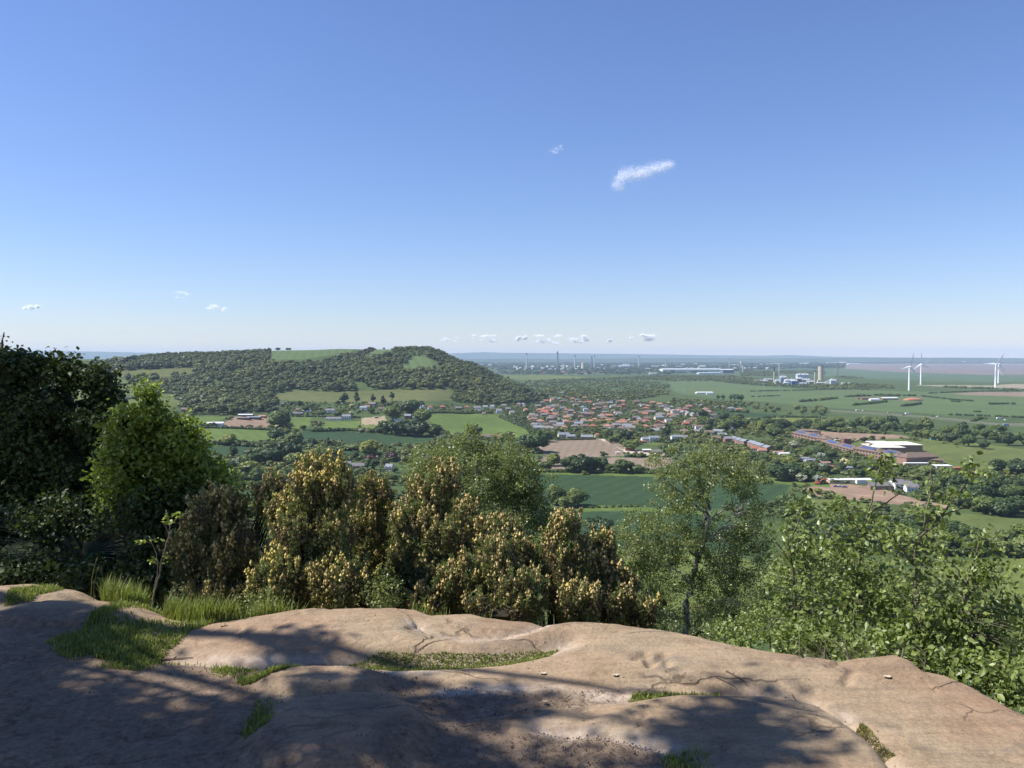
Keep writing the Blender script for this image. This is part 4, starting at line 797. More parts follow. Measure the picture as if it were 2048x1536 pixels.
for px, py, hub, rot, yaw, lb in [(1818, 781, 733.5, 14, 8, 'nearest white wind turbine, left of the left pair'), (1841.5, 769.5, 728.5, -4, 0, 'farther white wind turbine behind the left pair'),
                         (1990.5, 775, 728.5, 32, -6, 'nearer white wind turbine of the pair at the right edge'), (1996.5, 766.5, 727.5, 22, 6, 'farther white wind turbine of the pair at the right edge')]:
    q = P(px, py); hh = (py - hub) / FP * q[1]; e = empty('wind_turbine', q, math.radians(yaw), lb, 'wind turbine', 'wind turbines on the marsh')
    lmesh('tower', [(3.3, -1), (3.1, 2), (1.9, hh - 1.5)], STEEL, 14, e)
    MB().tube([(0, -4.2, hh), (0, -2, hh + .1), (0, 4, hh + .2), (0, 6.2, hh)], [1.4, 1.9, 1.9, 1.2], 10).build('nacelle', STEEL, e)
    hb = MB().tube([(0, -4.3, 0), (0, -5.8, 0), (0, -6.9, 0)], [1.7, 1.5, .4], 12).build('hub', STEEL, e); hb.location = (0, 0, hh)
    for k in range(3):
        b = add('blade', BL, e, (0, -5.2, hh)); b.rotation_euler = (0, math.radians(rot + 120 * k), 0)
        b.scale = (1.15, 1.15, 1)
# ---------------------------------------------------------------- refinery and far industry
def chimney(px, base, top, wpx, mat, lb, band=BLACKC, D=None, bandf=.12):
    q = P(px, base) if D is None else at_d(px, base, D); D = q[1]; q[2] = float(Z(q[0], q[1]))
    h = (H + (712 - top) / FP * D) - q[2]; r = wpx / 2 / FP * D
    e = empty('chimney', q, 0, lb, 'chimney', 'industrial chimneys on the plain')
    lmesh('stack', [(r * 1.25, -2), (r * 1.1, h * .3), (r * .9, h * (1 - bandf))], mat, 12, e); lmesh('cap', [(r * .93, h * (1 - bandf)), (r * .9, h)], band, 12, e); return e
LS = plain('pale_stack', (.50, .49, .48), .8, .06, .02)
chimney(1053.3, 736, 706, 2.6, LS, 'leftmost tall chimney of the far refinery', D=7600); chimney(1115, 735.5, 703, 3.2, plain('grey_stack', (.22, .23, .25), .8, .06, .02), 'tallest dark refinery chimney', D=7600)
chimney(1149.8, 735, 710.5, 2.6, LS, 'refinery chimney left of the small cooling tower', D=7700); chimney(1183.5, 735, 712, 2.8, plain('brown_stack', (.2, .19, .2), .8, .06, .02), 'shorter dark one of the close pair of refinery chimneys', D=7700)
chimney(1188.8, 735, 711, 2.2, LS, 'pale one of the close pair of refinery chimneys', D=7750); chimney(1277.5, 733, 711.5, 2.2, LS, 'lone faint chimney right of the refinery', D=8800)
chimney(1331.5, 735, 721, 1.8, LS, 'short white stack above the pale warehouse', D=8300); chimney(1458.5, 735, 717, 1.8, LS, 'thin stack near the cream water tower', D=8000)
chimney(1548, 768, 733.5, 2.6, CONC, 'black topped chimney at the left of the chemical works', bandf=.28); chimney(1558, 768, 725, 2.0, LS, 'tall pale lattice stack of the chemical works', bandf=.03)
chimney(1629.5, 770, 741, 2.6, CONC, 'short chimney with dark top left of the big silo', bandf=.1); chimney(1675, 768, 724.5, 2.0, plain('rust_stack', (.20, .17, .16), .8, .1, .02), 'slim brown chimney right of the big silo', bandf=.02)
chimney(1485, 746, 729, 1.8, LS, 'small stack beside the dark warehouse', bandf=.05)
q = P(1641.5, 760); D = q[1]; h = H + (712 - 731) / FP * D; e = empty('silo_tower', q, 0, 'great tan cylindrical silo of the chemical works', 'silo')
r = 5.0 / FP * D; lmesh('drum', [(r, -1), (r, h * .96)], TANC, 24, e); lmesh('rim', [(r * 1.04, h * .96), (r * 1.04, h * .985)], DKST, 24, e); lmesh('roof_housing', [(r * .35, h * .985), (r * .3, h * 1.05)], DKST, 10, e)
q = at_d(1165.5, 737, 7300); h = H + (712 - 724.5) / FP * 7300; q[2] = 0; e = empty('cooling_tower', q, 0, 'small cream cooling tower in the far refinery', 'cooling tower')
k = 3.4 / FP * 7300; lmesh('shell', [(k * 1.05, 0), (k * .8, h * .4), (k * .6, h * .75), (k * .62, h)], plain('cream_concrete', (.68, .56, .40), .9, .06, .02), 24, e)
lmesh('base_ring', [(k * 1.15, -1), (k * 1.15, h * .04)], CONC, 24, e)
q = at_d(1482.5, 738, 7900); q[2] = 0; h = H + (712 - 722) / FP * 7900; e = empty('water_tower', q, 0, 'cream water tower near the dark warehouse', 'water tower'); lmesh('shaft', [(5, 0), (4, h * .6)], CONC, 12, e); lmesh('tank', [(9, h * .6), (11, h * .8), (11, h)], plain('cream_tank', (.66, .55, .42), .9, .05, .02), 16, e)
TK = [plain('white_tank', (.80, .80, .78), .5, .05, .02), plain('cream_tank_wall', (.66, .62, .54), .6, .05, .02), plain('grey_roofing', (.52, .55, .58), .6, .05, .02)]
IND = []
def tank(px, base, w, h, D=None):
    q = P(px, base) if D is None else at_d(px, base, D); q[2] = float(Z(q[0], q[1])); D = q[1]; r = w / 2 / FP * D; hh = h / FP * D
    e = empty('storage_tank', q); e['category'] = 'storage tank'; m = R0.choice(TK[:2])
    lmesh('shell', [(r, -1), (r, hh)], m, 14, e); lmesh('roof', [(r * 1.02, hh), (r * .5, hh * 1.08), (r * .1, hh * 1.12)], m, 14, e); IND.append(('storage tank', px, base, e))
def shed(px, base, w, h, mat=0, name='warehouse', D=None, dep=None, rz=0):
    q = P(px, base) if D is None else at_d(px, base, D); q[2] = float(Z(q[0], q[1])); D = q[1]; L = w / FP * D; hh = h / FP * D; d = dep or max(14, L * .5)
    e = empty(name, q, rz); e['category'] = 'warehouse'; MB().box(-L / 2, L / 2, 0, d, -1, hh * .82).build('wall', mat if not isinstance(mat, int) else TK[mat], e)
    x, o = L / 2 + .5, .5; b = MB(); A = [(-x, -o, hh * .8), (x, -o, hh * .8), (x, d / 2, hh), (-x, d / 2, hh), (-x, d + o, hh * .8), (x, d + o, hh * .8)]
    b.poly(A, [(0, 1, 2, 3), (3, 2, 5, 4), (0, 4, 5, 1), (0, 3, 4), (1, 5, 2)]).build('roof', TK[0] if mat == 0 else TK[2], e); IND.append((name.replace('_', ' '), px, base, e)); return e
r5 = random.Random(11)
for i in range(46):
    px = r5.choice([r5.uniform(1028, 1075), r5.uniform(1060, 1110), r5.uniform(1110, 1160)]); D = r5.uniform(6700, 8600); tank(px, 737, r5.uniform(2.5, 6), r5.uniform(1.8, 4), D)
for i in range(40):
    px = r5.uniform(1165, 1540); D = r5.uniform(7000, 11500); shed(px, 733, r5.uniform(4, 16), r5.uniform(1.2, 2.6), r5.choice([0, 0, 0, 1, 2]), D=D)
for i in range(16):
    px = r5.uniform(1545, 1760); D = r5.uniform(11500, 14500); shed(px, 730, r5.uniform(5, 18), r5.uniform(1.2, 2.0), r5.choice([0, 0, 1]), D=D)
for px, w in [(1815, 10), (1826, 12), (1838, 8), (1851, 12), (1930, 5), (1700, 14), (1730, 20)]: shed(px, 727, w, 2.4, r5.choice([0, 1]), D=14300, dep=120)
for i in range(16): shed(r5.uniform(925, 1010), 727, r5.uniform(2, 6), 1.5, 0, D=r5.uniform(9000, 13000))
for px, w in [(1440, 6), (1510, 12), (1535, 10), (1470, 8), (1490, 8), (1398, 10)]: tank(px, 735, w * .7, 3, 7400)
for z in ('storage tank', 'warehouse'):
    L = sorted([t for t in IND if t[0] == z], key=lambda t: t[1]); n = len(L)
    for zn, a, b in (('left of the refinery', 0, 1030), ('among the left refinery chimneys', 1030, 1112), ('right of the tallest refinery chimney', 1112, 1240), ('above the long pale warehouse', 1240, 1400), ('near the cream water tower', 1400, 1545), ('on the far shore behind the chemical works', 1545, 1790), ('on the far shore behind the turbines', 1790, 2100)):
        S = [t for t in L if a <= t[1] < b]
        for k, t in enumerate(S): t[3]['label'] = ('distant pale %s %s, %s' % (z, zn, order(k, len(S)))).rstrip(', '); t[3]['group'] = 'distant %ss' % z
e = shed(1385, 744.5, 118, 7.2, plain('pale_green_cladding', (.60, .66, .52), .6, .05, .02), dep=160); e['label'] = 'very long pale green warehouse on the plain'; e.pop('group', None) if 'group' in e else None
e = shed(1457, 746.5, 22, 8.5, plain('slate_cladding', (.13, .16, .20), .6, .05, .02), dep=90); e['label'] = 'tall dark grey warehouse block at the right of the long pale one'
e = shed(1420, 748.5, 44, 3.5, 2); e['label'] = 'low grey shed in front of the long pale warehouse'
e = shed(1306, 749, 14, 3.2, 0); e['label'] = 'small bright white shed left of the long pale warehouse'
e = shed(1250, 733, 20, 4.6, 2, D=8200); e['label'] = 'big bluish grey works hall right of the refinery'
# chemical works
WK = [(1555,768,8,9,GREYP),(1565,767,10,16,plain('aluminium_cladding', (.50,.55,.56), .5, .05, .02)),(1581,769,20,11,TK[2]),(1589,771,11,12,BLUEC),(1599,768,9,14,plain('brown_cladding', (.24,.19,.17), .7, .1, .02)),(1611,766,18,9,TANC),(1603,771,22,6,GREYP),(1622,768,12,7,CONC),(1667,770,11,12,TK[2]),(1573,770,10,6,CONC),(1537,762,16,5,TANC),(1570,761,6,9,GREYP),(1640,769,12,5,CONC),(1655,769,10,4,GREYP),(1531,765,10,5,GREYP),(1515,762,22,2.5,TK[1]),(1688,768,8,3,TK[0]),(1697,768,7,3,TK[0]),(1606,757,22,10,TK[2])]
W2 = ['small grey block beside the lattice stack', 'tall silver clad hall behind the lattice stack', 'wide pale grey hall of the chemical works', 'blue clad block of the chemical works', 'brown block behind the blue one', 'long tan works hall left of the silo', 'low grey plant in front of the tan hall', 'concrete block left of the short chimney', 'pale square block at the foot of the slim brown chimney', 'low concrete block beneath the black topped chimney', 'tan shed at the left end of the works', 'narrow grey tower by the lattice stack', 'concrete plinth building under the silo', 'low grey building between silo and pale block', 'small grey shed left of the works', 'long low cream shed left of the works', 'white shed right of the slim brown chimney', 'second white shed right of the works', 'large pale roofed hall behind the works']
for (px, b, w, h, m), lb in zip(WK, W2):
    e = shed(px, b + .5, w, h, m, name='industrial_building'); e['label'] = lb; e['category'] = 'factory building'; e['group'] = 'chemical works'
    D = e.location.y; L = w / FP * D; hh = h / FP * D
    for k in range(2): tb = MB().tube([(L * (-.25 + .4 * k), 4, hh * .9), (L * (-.25 + .4 * k), 4, hh * 1.3)], L * .04, 8).build('vent_pipe', GREYP, e)
for k, (px, h, w) in enumerate([(1551, 8, 2), (1553.5, 11, 1.6), (1575, 9, 1.6), (1578, 7, 2.2), (1614, 9, 2), (1618, 7, 2.4), (1635, 9, 1.6), (1650, 6, 2), (1561, 14, 1.8)]):
    q = P(px, 769); D = q[1]; e = lmesh('process_column', [(w / 2 / FP * D, -1), (w / 2 / FP * D, h / FP * D * .94), (w / 5 / FP * D, h / FP * D)], R0.choice([GREYP, CONC, TK[0]]), 12); e.location = q
    tag(e, 'slender process column in the chemical works, %s' % order(k, 9), 'process column', 'chemical works columns')
for e_, srt in ((None, None),):
    L = sorted([o for o in COL.objects if o.name.startswith('process_column')], key=lambda o: o.location.x / o.location.y)
    for k, o in enumerate(L): o['label'] = 'slender process column in the chemical works, %s' % order(k, len(L))
q1, q2 = P(1645, 769), P(1664, 768); a = q1 + [0, 0, 4]; b = q2 + [0, 0, 22]
cv = MB().tube([a - q1, b - q1], 2.0, 4).tube([(b + a) / 2 - q1 - [0, 0, .5], (b[0] / 2 + a[0] / 2 - q1[0], b[1] / 2 + a[1] / 2 - q1[1], 0)], 1, 4).build('conveyor', TK[0]); cv.location = q1; tag(cv, 'white inclined conveyor rising to the pale block', 'conveyor')
# greenhouse, barns, farms
def lab(o, l, c=None):
    o['label'] = l
    if c: o['category'] = c
    return o
def barn(px, py, rz, L, Wd, h, hr, roof, wall, lb, cat='barn', name='barn'):
    return lab(HP(px, py, rz, L=L, Wd=Wd, hw=h, hr=hr, roof=roof, wall=wall, style='gable', name=name, win=False, chim=0, cat=cat), lb)
barn(1408, 787, 4, 52, 18, 3.5, 2, 'metal', 'white', 'long white greenhouse roof in the fields above the poplars', 'greenhouse', 'greenhouse')
barn(1420, 789, -4, 22, 14, 3.5, 2, 'slate', 'white', 'small grey shed beside the white greenhouse')
barn(1777, 799, 6, 44, 18, 4, 2, 'metal', 'brown', 'long pale roofed barn of the brown marsh farm'); barn(1748, 801, 2, 24, 12, 3.5, 2, 'metal', 'white', 'white barn in the middle of the brown marsh farm'); barn(1731, 799, 0, 24, 12, 4, 2, 'brown', 'brick', 'red brown barn at the left of the marsh farm'); barn(1760, 798, 2, 30, 14, 3, 2, 'grey', 'brown', 'grey roofed barn between the marsh farm barns'); barn(1719, 798, 2, 14, 10, 3, 2, 'brown', 'brown', 'small brown shed at the left end of the marsh farm')
barn(431, 850, 14, 23, 17, 3.2, 1.6, 'metal', 'white', 'white roofed open barn left of the brown farmyard'); barn(492, 833, 0, 24, 9, 3.5, 1.2, 'metal', 'timber', 'long pale roofed farm shed at the back of the yard'); barn(488, 839, 3, 20, 10, 3.4, 1.2, 'grey', 'timber', 'dark open fronted barn in the farmyard, left one'); barn(508, 838, 3, 22, 10, 3.6, 1.2, 'slate', 'timber', 'dark open fronted barn in the farmyard, right one'); barn(525, 835, 0, 12, 8, 3, 1.5, 'rust', 'brown', 'rusty roofed shed at the right end of the farmyard')
barn(560, 828, 5, 14, 8, 3, 1.6, 'slate', 'timber', 'dark slate roofed shed between farm and paddock'); barn(596, 829, 0, 18, 7, 2.6, 1.0, 'slate', 'timber', 'low dark stable block above the paddock'); barn(614, 824, 3, 14, 7, 2.8, 1, 'metal', 'white', 'white roofed shed above the paddock'); barn(753, 836, 0, 5, 4, 2.4, .6, 'slate', 'timber', 'small black shelter standing on the riding arena')
barn(797, 843, 0, 14, 10, 2.4, 2, 'metal', 'white', 'pale curved roofed shed below the brick farmhouse')
barn(1312, 908, 22, 12, 9, 3.2, 1.9, 'grey', 'brown', 'brown shed with dark grey roof on the gravel yard'); barn(1293, 904, 4, 10, 7, 2.8, .8, 'metal', 'brown', 'grey roofed shed left of the brown one on the gravel yard'); barn(1260, 901, 2, 12, 5, 2.6, .5, 'red', 'brick', 'low red shed by the end of the white track'); barn(1235, 908, 0, 4, 3, 2.2, .4, 'metal', 'white', 'little white cabin on the ploughed field edge')
barn(1688, 965, 4, 32, 9, 3, .8, 'metal', 'cream', 'long pale open shed beside the orange digger'); barn(1724, 966, 4, 14, 9, 3.4, 1.0, 'metal', 'white', 'white roofed shed right of the long pale shed')
barn(1284, 886, 4, 9, 5, 2.4, .8, 'red', 'brick', 'small red shed in the green strip left of the poplar')
h = P(1826, 801); v, f = ICO2; hp = v * np.array([26, 14, 8]) * (1 + .25 * fbm(v[:, 0] * 2, v[:, 1] * 2 + v[:, 2], 3)[:, None]); o = mk('earth_heap', hp, f, G['dirt'], smooth=True); o.location = h; o.data.materials.clear(); o.data.materials.append(plain('red_earth', (.36, .16, .10), .9, .2, .1)); tag(o, 'red earth heap right of the marsh farm', 'earth heap')
# far housing estate
items = []
for i in range(70):
    px = r5.uniform(1022, 1205); py = r5.uniform(741.5, 748.5); q = P(px, py)
    wm, rm, *_ = house_meshes(16, 9, 5.2, 2.6, r5.choice(['brown', 'red', 'grey', 'orange']), r5.choice(['brick', 'brown', 'white']), 'gable')
    e = empty('house', q, r5.uniform(-.5, .5)); add('wall', wm, e); add('roof', rm, e); e['category'] = 'house'; items.append(('in the far estate under the refinery', 'tiny terraced house', px, e))
label_group(items, 'houses', None)
# pylons
def pylon(px, py, h, lb):
    q = P(px, py, 1500); e = empty('pylon', q, .5, lb, 'pylon', 'electricity pylons on the plain'); b = MB(); w = 3.2
    for sx in (-1, 1):
        for sy in (-1, 1): b.tube([(sx * w, sy * w, -1), (sx * .9, sy * .9, h * .65), (sx * .2, sy * .2, h)], .16, 4)
    zs = np.linspace(0, h * .65, 7)
    for a, c in zip(zs[:-1], zs[1:]):
        ra, rc = w - (w - .9) * a / (h * .65), w - (w - .9) * c / (h * .65)
        for s in (-1, 1): b.tube([(-ra, s * ra, a), (rc, s * rc, c)], .1, 4); b.tube([(ra, s * ra, a), (-rc, s * rc, c)], .1, 4)
    b.build('lattice_mast', GREYP, e)
    for zz, l in ((.66, 7), (.8, 9), (.93, 6)): MB().tube([(-l, 0, h * zz), (0, 0, h * zz + 1), (l, 0, h * zz)], .14, 4).build('cross_arm', GREYP, e)
for px, py, lb in [(1368, 790, 'lattice pylon left of the white greenhouse'), (1559, 800, 'lattice pylon in the long crop field'), (1527, 790, 'faint lattice pylon below the cream shed'), (1021, 757, 'faint lattice pylon on the strip under the refinery'), (1446, 752, 'faint lattice pylon near the dark warehouse')]: pylon(px, py, 42, lb)
# ---------------------------------------------------------------- school
BR, BT = W_['brick'], RF['brown']; PV = plain('solar_cells', (.06, .08, .17), .25, .15, 1, spec=.6)
SP = P(1700, 905); sch = empty('school', SP, 0, 'long red brick school with brown tiled roofs and solar panels', 'school')
SCHB = W_['brick_school'] = plain('school_brick', (.30, .18, .135), .85, .15, 1)
def wing(p1, p2, dep, h, hr, nwin, pv=0, stor=2, gl=True):
    a = P(*p1)[:2]; b = P(*p2)[:2]; u = (b - a); L = np.hypot(*u); u /= L; n = np.array([-u[1], u[0]])
    if n[0] < 0: n = -n
    g = float(SP[2]); c3 = lambda s, t, z: (a[0] + u[0] * s + n[0] * t - SP[0], a[1] + u[1] * s + n[1] * t - SP[1], z)
    q = MB(); q.put([c3(0, 0, -2), c3(L, 0, -2), c3(L, dep, -2), c3(0, dep, -2), c3(0, 0, h), c3(L, 0, h), c3(L, dep, h), c3(0, dep, h)], [(0, 1, 5, 4), (1, 2, 6, 5), (2, 3, 7, 6), (3, 0, 4, 7), (4, 5, 6, 7)]); q.build('wall', SCHB, sch)
    o = .6; i = min(dep * .5, L * .3); r = MB(); A = [c3(-o, -o, h - .2), c3(L + o, -o, h - .2), c3(L + o, dep + o, h - .2), c3(-o, dep + o, h - .2), c3(i, dep / 2, h + hr), c3(L - i, dep / 2, h + hr)]
    r.poly(A, [(0, 1, 5, 4), (2, 3, 4, 5), (1, 2, 5), (3, 0, 4), (3, 2, 1, 0)]).build('roof', BT, sch)
    for k in range(nwin):
        for f in range(stor):
            s = L * (k + .5) / nwin; z = 1.0 + f * (h / stor); w = .32 * L / nwin
            m = MB().put([c3(s - w, -.06, z), c3(s + w, -.06, z), c3(s + w, -.06, z + 1.9), c3(s - w, -.06, z + 1.9), c3(s - w, .03, z), c3(s + w, .03, z), c3(s + w, .03, z + 1.9), c3(s - w, .03, z + 1.9)], [(0, 1, 2, 3), (0, 3, 7, 4), (1, 5, 6, 2), (3, 2, 6, 7), (0, 4, 5, 1)])
            wd = m.build('window', GLASS if gl else WHITE, sch)
    for k in range(pv):
        s0, s1 = L * (k + .22) / pv, L * (k + .80) / pv; t0, t1 = .15 * dep, .42 * dep; zf = lambda t: h - .2 + (hr + .2) * (t + o) / (dep / 2 + o) + .15
        m = MB().put([c3(s0, t0, zf(t0)), c3(s1, t0, zf(t0)), c3(s1, t1, zf(t1)), c3(s0, t1, zf(t1)), c3(s0, t0, zf(t0) - .1), c3(s1, t0, zf(t0) - .1), c3(s1, t1, zf(t1) - .1), c3(s0, t1, zf(t1) - .1)], [(0, 1, 2, 3), (4, 7, 6, 5), (0, 4, 5, 1), (2, 6, 7, 3)]); m.build('solar_panel', PV, sch)
    return a, b, u, n, L
wing((1583, 874), (1634, 886), 16, 7, 4, 8, 2); wing((1634, 886), (1650, 885), 16, 7, 4, 4); wing((1643, 891), (1672, 900), 14, 5.5, 4, 5, 1); wing((1672, 900), (1704, 909), 14, 5.5, 4, 5, 1)
wing((1706, 909), (1756, 918), 16, 7.5, 4.2, 8, 1); wing((1756, 918), (1793, 926), 16, 7.5, 4.2, 6, 1); wing((1793, 926), (1856, 923), 15, 7.5, 4.2, 10); wing((1594, 868), (1638, 870), 14, 6, 2, 4)
wing((1850, 927), (1886, 929), 12, 4.5, 1, 5, 0, 1)
def flatb(name, px0, px1, py, h, dep, mat, par, roofmat=None):
    a, b = P(px0, py), P(px1, py); x0, x1, y = a[0] - SP[0], b[0] - SP[0], a[1] - SP[1]
    MB().box(x0, x1, y, y + dep, -1, h).build('wall', mat, par); MB().box(x0 - .5, x1 + .5, y - .5, y + dep + .5, h, h + .5).build(name, roofmat or TK[0], par)
CRM = plain('cream_roofing', (.74, .70, .58), .7, .05, .05)
flatb('flat_roof', 1752, 1812, 908, 7.5, 42, SCHB, sch, CRM); flatb('flat_roof', 1790, 1846, 904, 8.5, 40, SCHB, sch, CRM); flatb('flat_roof', 1752, 1790, 900, 8.0, 30, SCHB, sch, TK[0])
flatb('flat_roof', 1664, 1692, 889, 4.5, 20, SCHB, sch, TK[0])
a = P(1695, 898) - SP; MB().box(a[0] - 4.6, a[0] + 4.6, a[1], a[1] + 10, -1, 13).build('water_tower_block', plain('dark_brick', (.20, .10, .08), .85, .15, 1), sch)
def loose(name, px0, px1, py, h, dep, mat, roofm, lb, cat):
    a, b = P(px0, py), P(px1, py); L = b[0] - a[0]; e = empty(name, ((a + b) / 2), 0, lb, cat); e.location.z = a[2]
    w = MB().box(-L / 2, L / 2, 0, dep, -.5, h).build('wall', mat, e); MB().box(-L / 2 - .3, L / 2 + .3, -.3, dep + .3, h, h + .3).build('roof', roofm, e)
    for k in range(4): MB().box(L * (-.36 + .24 * k) - .6, L * (-.36 + .24 * k) + .6, -.05, .02, 1, 2).build('window', GLASS, e)
    return e
loose('portable_classroom', 1873, 1905, 938, 3.2, 10, W_['white'], TK[0], 'white flat roofed portable classroom right of the school', 'classroom'); 
e = loose('marquee', 1810, 1858, 932, 3.0, 5, W_['cream'], WHITE, 'low white canopy along the front of the school end block', 'canopy')
e = loose('container', 1909, 1922, 941, 2.8, 4, plain('orange_paint', (.62, .17, .06), .5, .06, 1), plain('orange_top', (.6, .2, .08), .5, .06, 1), 'orange container beside the white portable classroom', 'container')
# vehicles
def car_mesh(Lc, Wc, van, col):
    b = MB(); x, y = Lc / 2, Wc / 2
    if van: prof = [(-x, .35), (x, .35), (x, 1.0), (x * .8, 1.25), (x * .55, 2.1), (-x, 2.1)]
    else: prof = [(-x, .35), (x, .35), (x, .8), (x * .55, .95), (x * .2, 1.42), (-x * .55, 1.42), (-x * .9, .95), (-x, .9)]
    n = len(prof); V = [(a, -y, c) for a, c in prof] + [(a, y, c) for a, c in prof]; b.put(V, [(i, (i + 1) % n, (i + 1) % n + n, i + n) for i in range(n)])
    c = len(V); V2 = V + [(0, -y, .8), (0, y, .8)]; b.put(V2, [(2 * n, (i + 1) % n, i) for i in range(n)] + [(2 * n + 1, i + n, (i + 1) % n + n) for i in range(n)])
    return b.build('body', plain('car_paint', col, .3, .02, 1, spec=.5), data=True)
WH = MB().tube([(0, -.12, 0), (0, .12, 0)], .34, 12).build('wheel', DKST, data=True)
def car(px, py, col, lb, van=False, rz=0, cat='car', big=1.0):
    q = P(px, py); e = empty('van' if van else 'car', q + [0, 0, .05], rz, lb, 'van' if van else 'car'); L = 5.6 if van else 4.4
    add('body', car_mesh(L, 1.85, van, col), e)
    for sx in (-1, 1):
        for sy in (-1, 1): add('wheel', WH, e, (sx * L * .32, sy * .85, .34))
        MB().box(-L * .2, L * .12, sx * .94 - .01, sx * .94 + .01, 1.0, 1.34).build('side_window', GLASS, e)
    e.scale = (big,) * 3; return e
w_ = (.85, .85, .85)
car(1715, 822, w_, 'white van on the pale road, leftmost vehicle', True, .1, big=1.3); car(1727, 822, w_, 'white car just right of the leftmost van', False, .1, big=1.3); car(1777, 826, (.7, .68, .6), 'pale car on the road left of the big white van', big=1.2)
car(1815, 829, w_, 'large white van near the middle of the road', True, .05, big=1.7); car(1808, 831, (.06, .07, .1), 'dark car beside the large white van', big=1.5); car(1877, 834, w_, 'white car right of the middle of the road', big=1.4); car(1865, 833, (.05, .05, .06), 'dark car left of the white car', big=1.3)
car(1998, 838, w_, 'white van at the right end of the road', True, .0, big=1.5); car(2012, 841, w_, 'white car at the right end of the road', big=1.4); car(2012, 852, (.25, .33, .45), 'blue grey lorry near the right frame edge', True, big=1.8)
car(1257, 909, (.5, .5, .5), 'grey van parked on the gravel yard', True, .3); car(1266, 910, (.05, .05, .06), 'black car parked on the gravel yard', False, .3); car(1253, 914, (.08, .12, .1), 'dark green trailer below the gravel yard', True, .2); car(1282, 906, (.7, .7, .7), 'silver car in front of the low red shed', False, .1); car(1272, 905, (.6, .1, .08), 'red car in front of the low red shed', False, .1)
car(1865, 880, (.1, .45, .5), 'turquoise vehicle under the park trees', True, big=1.1); car(1842, 880, (.7, .65, .5), 'cream car under the park trees', big=1.0)
car(1672, 974, (.1, .12, .2), 'dark blue car by the long pale shed', big=1.1); car(1680, 974, (.35, .36, .4), 'grey car by the long pale shed', big=1.1); car(1689, 975, (.12, .16, .3), 'blue car at the right of the parked row', big=1.1)
# orange digger
q = P(1636, 969); OR = plain('digger_orange', (.70, .17, .05), .45, .08, 1); e = empty('excavator', q, -.2, 'orange excavator with its arm raised on the pink earth', 'excavator')
t = MB().box(-2.4, 2.4, -1.6, -.9, 0, .9).box(-2.4, 2.4, .9, 1.6, 0, .9).build('track', DKST, e); MB().box(-2.6, 1.4, -1.4, 1.4, 1.1, 2.4).build('body', OR, e); MB().box(.2, 1.5, -1.4, -.1, 2.4, 3.9).build('cab', GLASS, e)
MB().tube([(1, .4, 1.8), (3.5, .4, 4.8), (6, .4, 5.2)], [.45, .4, .3], 6).build('boom', OR, e); MB().tube([(6, .4, 5.2), (8, .4, 2.6)], [.28, .2], 6).build('arm', OR, e); MB().box(7.5, 8.6, -.3, 1.1, 1.6, 2.6).build('bucket', DKST, e)
q = P(1668, 966); o = MB().box(-9, 9, -1, 1, 0, .5).tube([(-9, 0, 3.2), (9, 0, 3.2)], .35, 6).tube([(-8, 0, 0), (-8, 0, 3.2)], .3, 6).tube([(8, 0, 0), (8, 0, 3.2)], .3, 6).build('crane_beam', OR); o.location = q; tag(o, 'long orange beam frame behind the excavator', 'machine')
# ---------------------------------------------------------------- clouds
cm, nt, b, out = newmat('cloud_vapour'); b.inputs['Base Color'].default_value = (.93, .93, .95, 1); b.inputs['Roughness'].default_value = 1; b.inputs['Specular IOR Level'].default_value = 0
tr = nt.nodes.new('ShaderNodeBsdfTranslucent'); tr.inputs[0].default_value = (.95, .95, .97, 1); m1 = nt.nodes.new('ShaderNodeMixShader'); m1.inputs[0].default_value = .5; nt.links.new(b.outputs[0], m1.inputs[1]); nt.links.new(tr.outputs[0], m1.inputs[2])
tp = nt.nodes.new('ShaderNodeBsdfTransparent'); m2 = nt.nodes.new('ShaderNodeMixShader'); m2.inputs[0].default_value = .20; nt.links.new(tp.outputs[0], m2.inputs[1]); nt.links.new(m1.outputs[0], m2.inputs[2]); nt.links.new(m2.outputs[0], out.inputs[0])
def cloud(px, py, w, h, D, lb, n, tilt=0, shape=None, seed=1):
    n = int(n * (1.3 if D < 7000 else 2.4)); c = at_d(px, py, D); k = D / FP; rg = np.random.default_rng(seed); P_ = []
    L = shape or [(rg.uniform(-.42, .42), rg.uniform(-.15, .15), rg.uniform(.08, .22)) for _ in range(9)]
    pr = np.array([l[2] for l in L]) ** 1.5; pr /= pr.sum(); j = rg.choice(len(L), n, p=pr); u = rg.normal(size=(n, 3)) * .42
    a = np.array(L); x = (a[j, 0] + u[:, 0] * a[j, 2]) * w * k; z = (a[j, 1] * w + u[:, 2] * a[j, 2] * w * min(1, 2.4 * h / w)) * k; y = u[:, 1] * a[j, 2] * w * k
    x, z = x * math.cos(tilt) - z * math.sin(tilt), x * math.sin(tilt) + z * math.cos(tilt)
    q, f = quads(np.stack([x, y, z], -1), unit(rg, n) * .55 + SUNV, 2.0 * k, rg); o = mk('cloud', q, f, cm); o.location = c
    o.visible_shadow = True; return tag(o, lb, 'cloud', 'small white clouds')
cloud(1285, 351, 120, 44, 6500, 'ragged white cloud alone in the middle of the sky', 6500, .0, [(-.42, -.16, .11), (-.36, -.06, .15), (-.3, 0, .17), (-.22, .03, .14), (-.12, .01, .17), (0, .05, .15), (.1, .07, .17), (.2, .12, .14), (.3, .13, .15), (.38, .15, .12), (.46, .18, .10), (-.34, -.21, .08), (-.05, -.0, .12)])
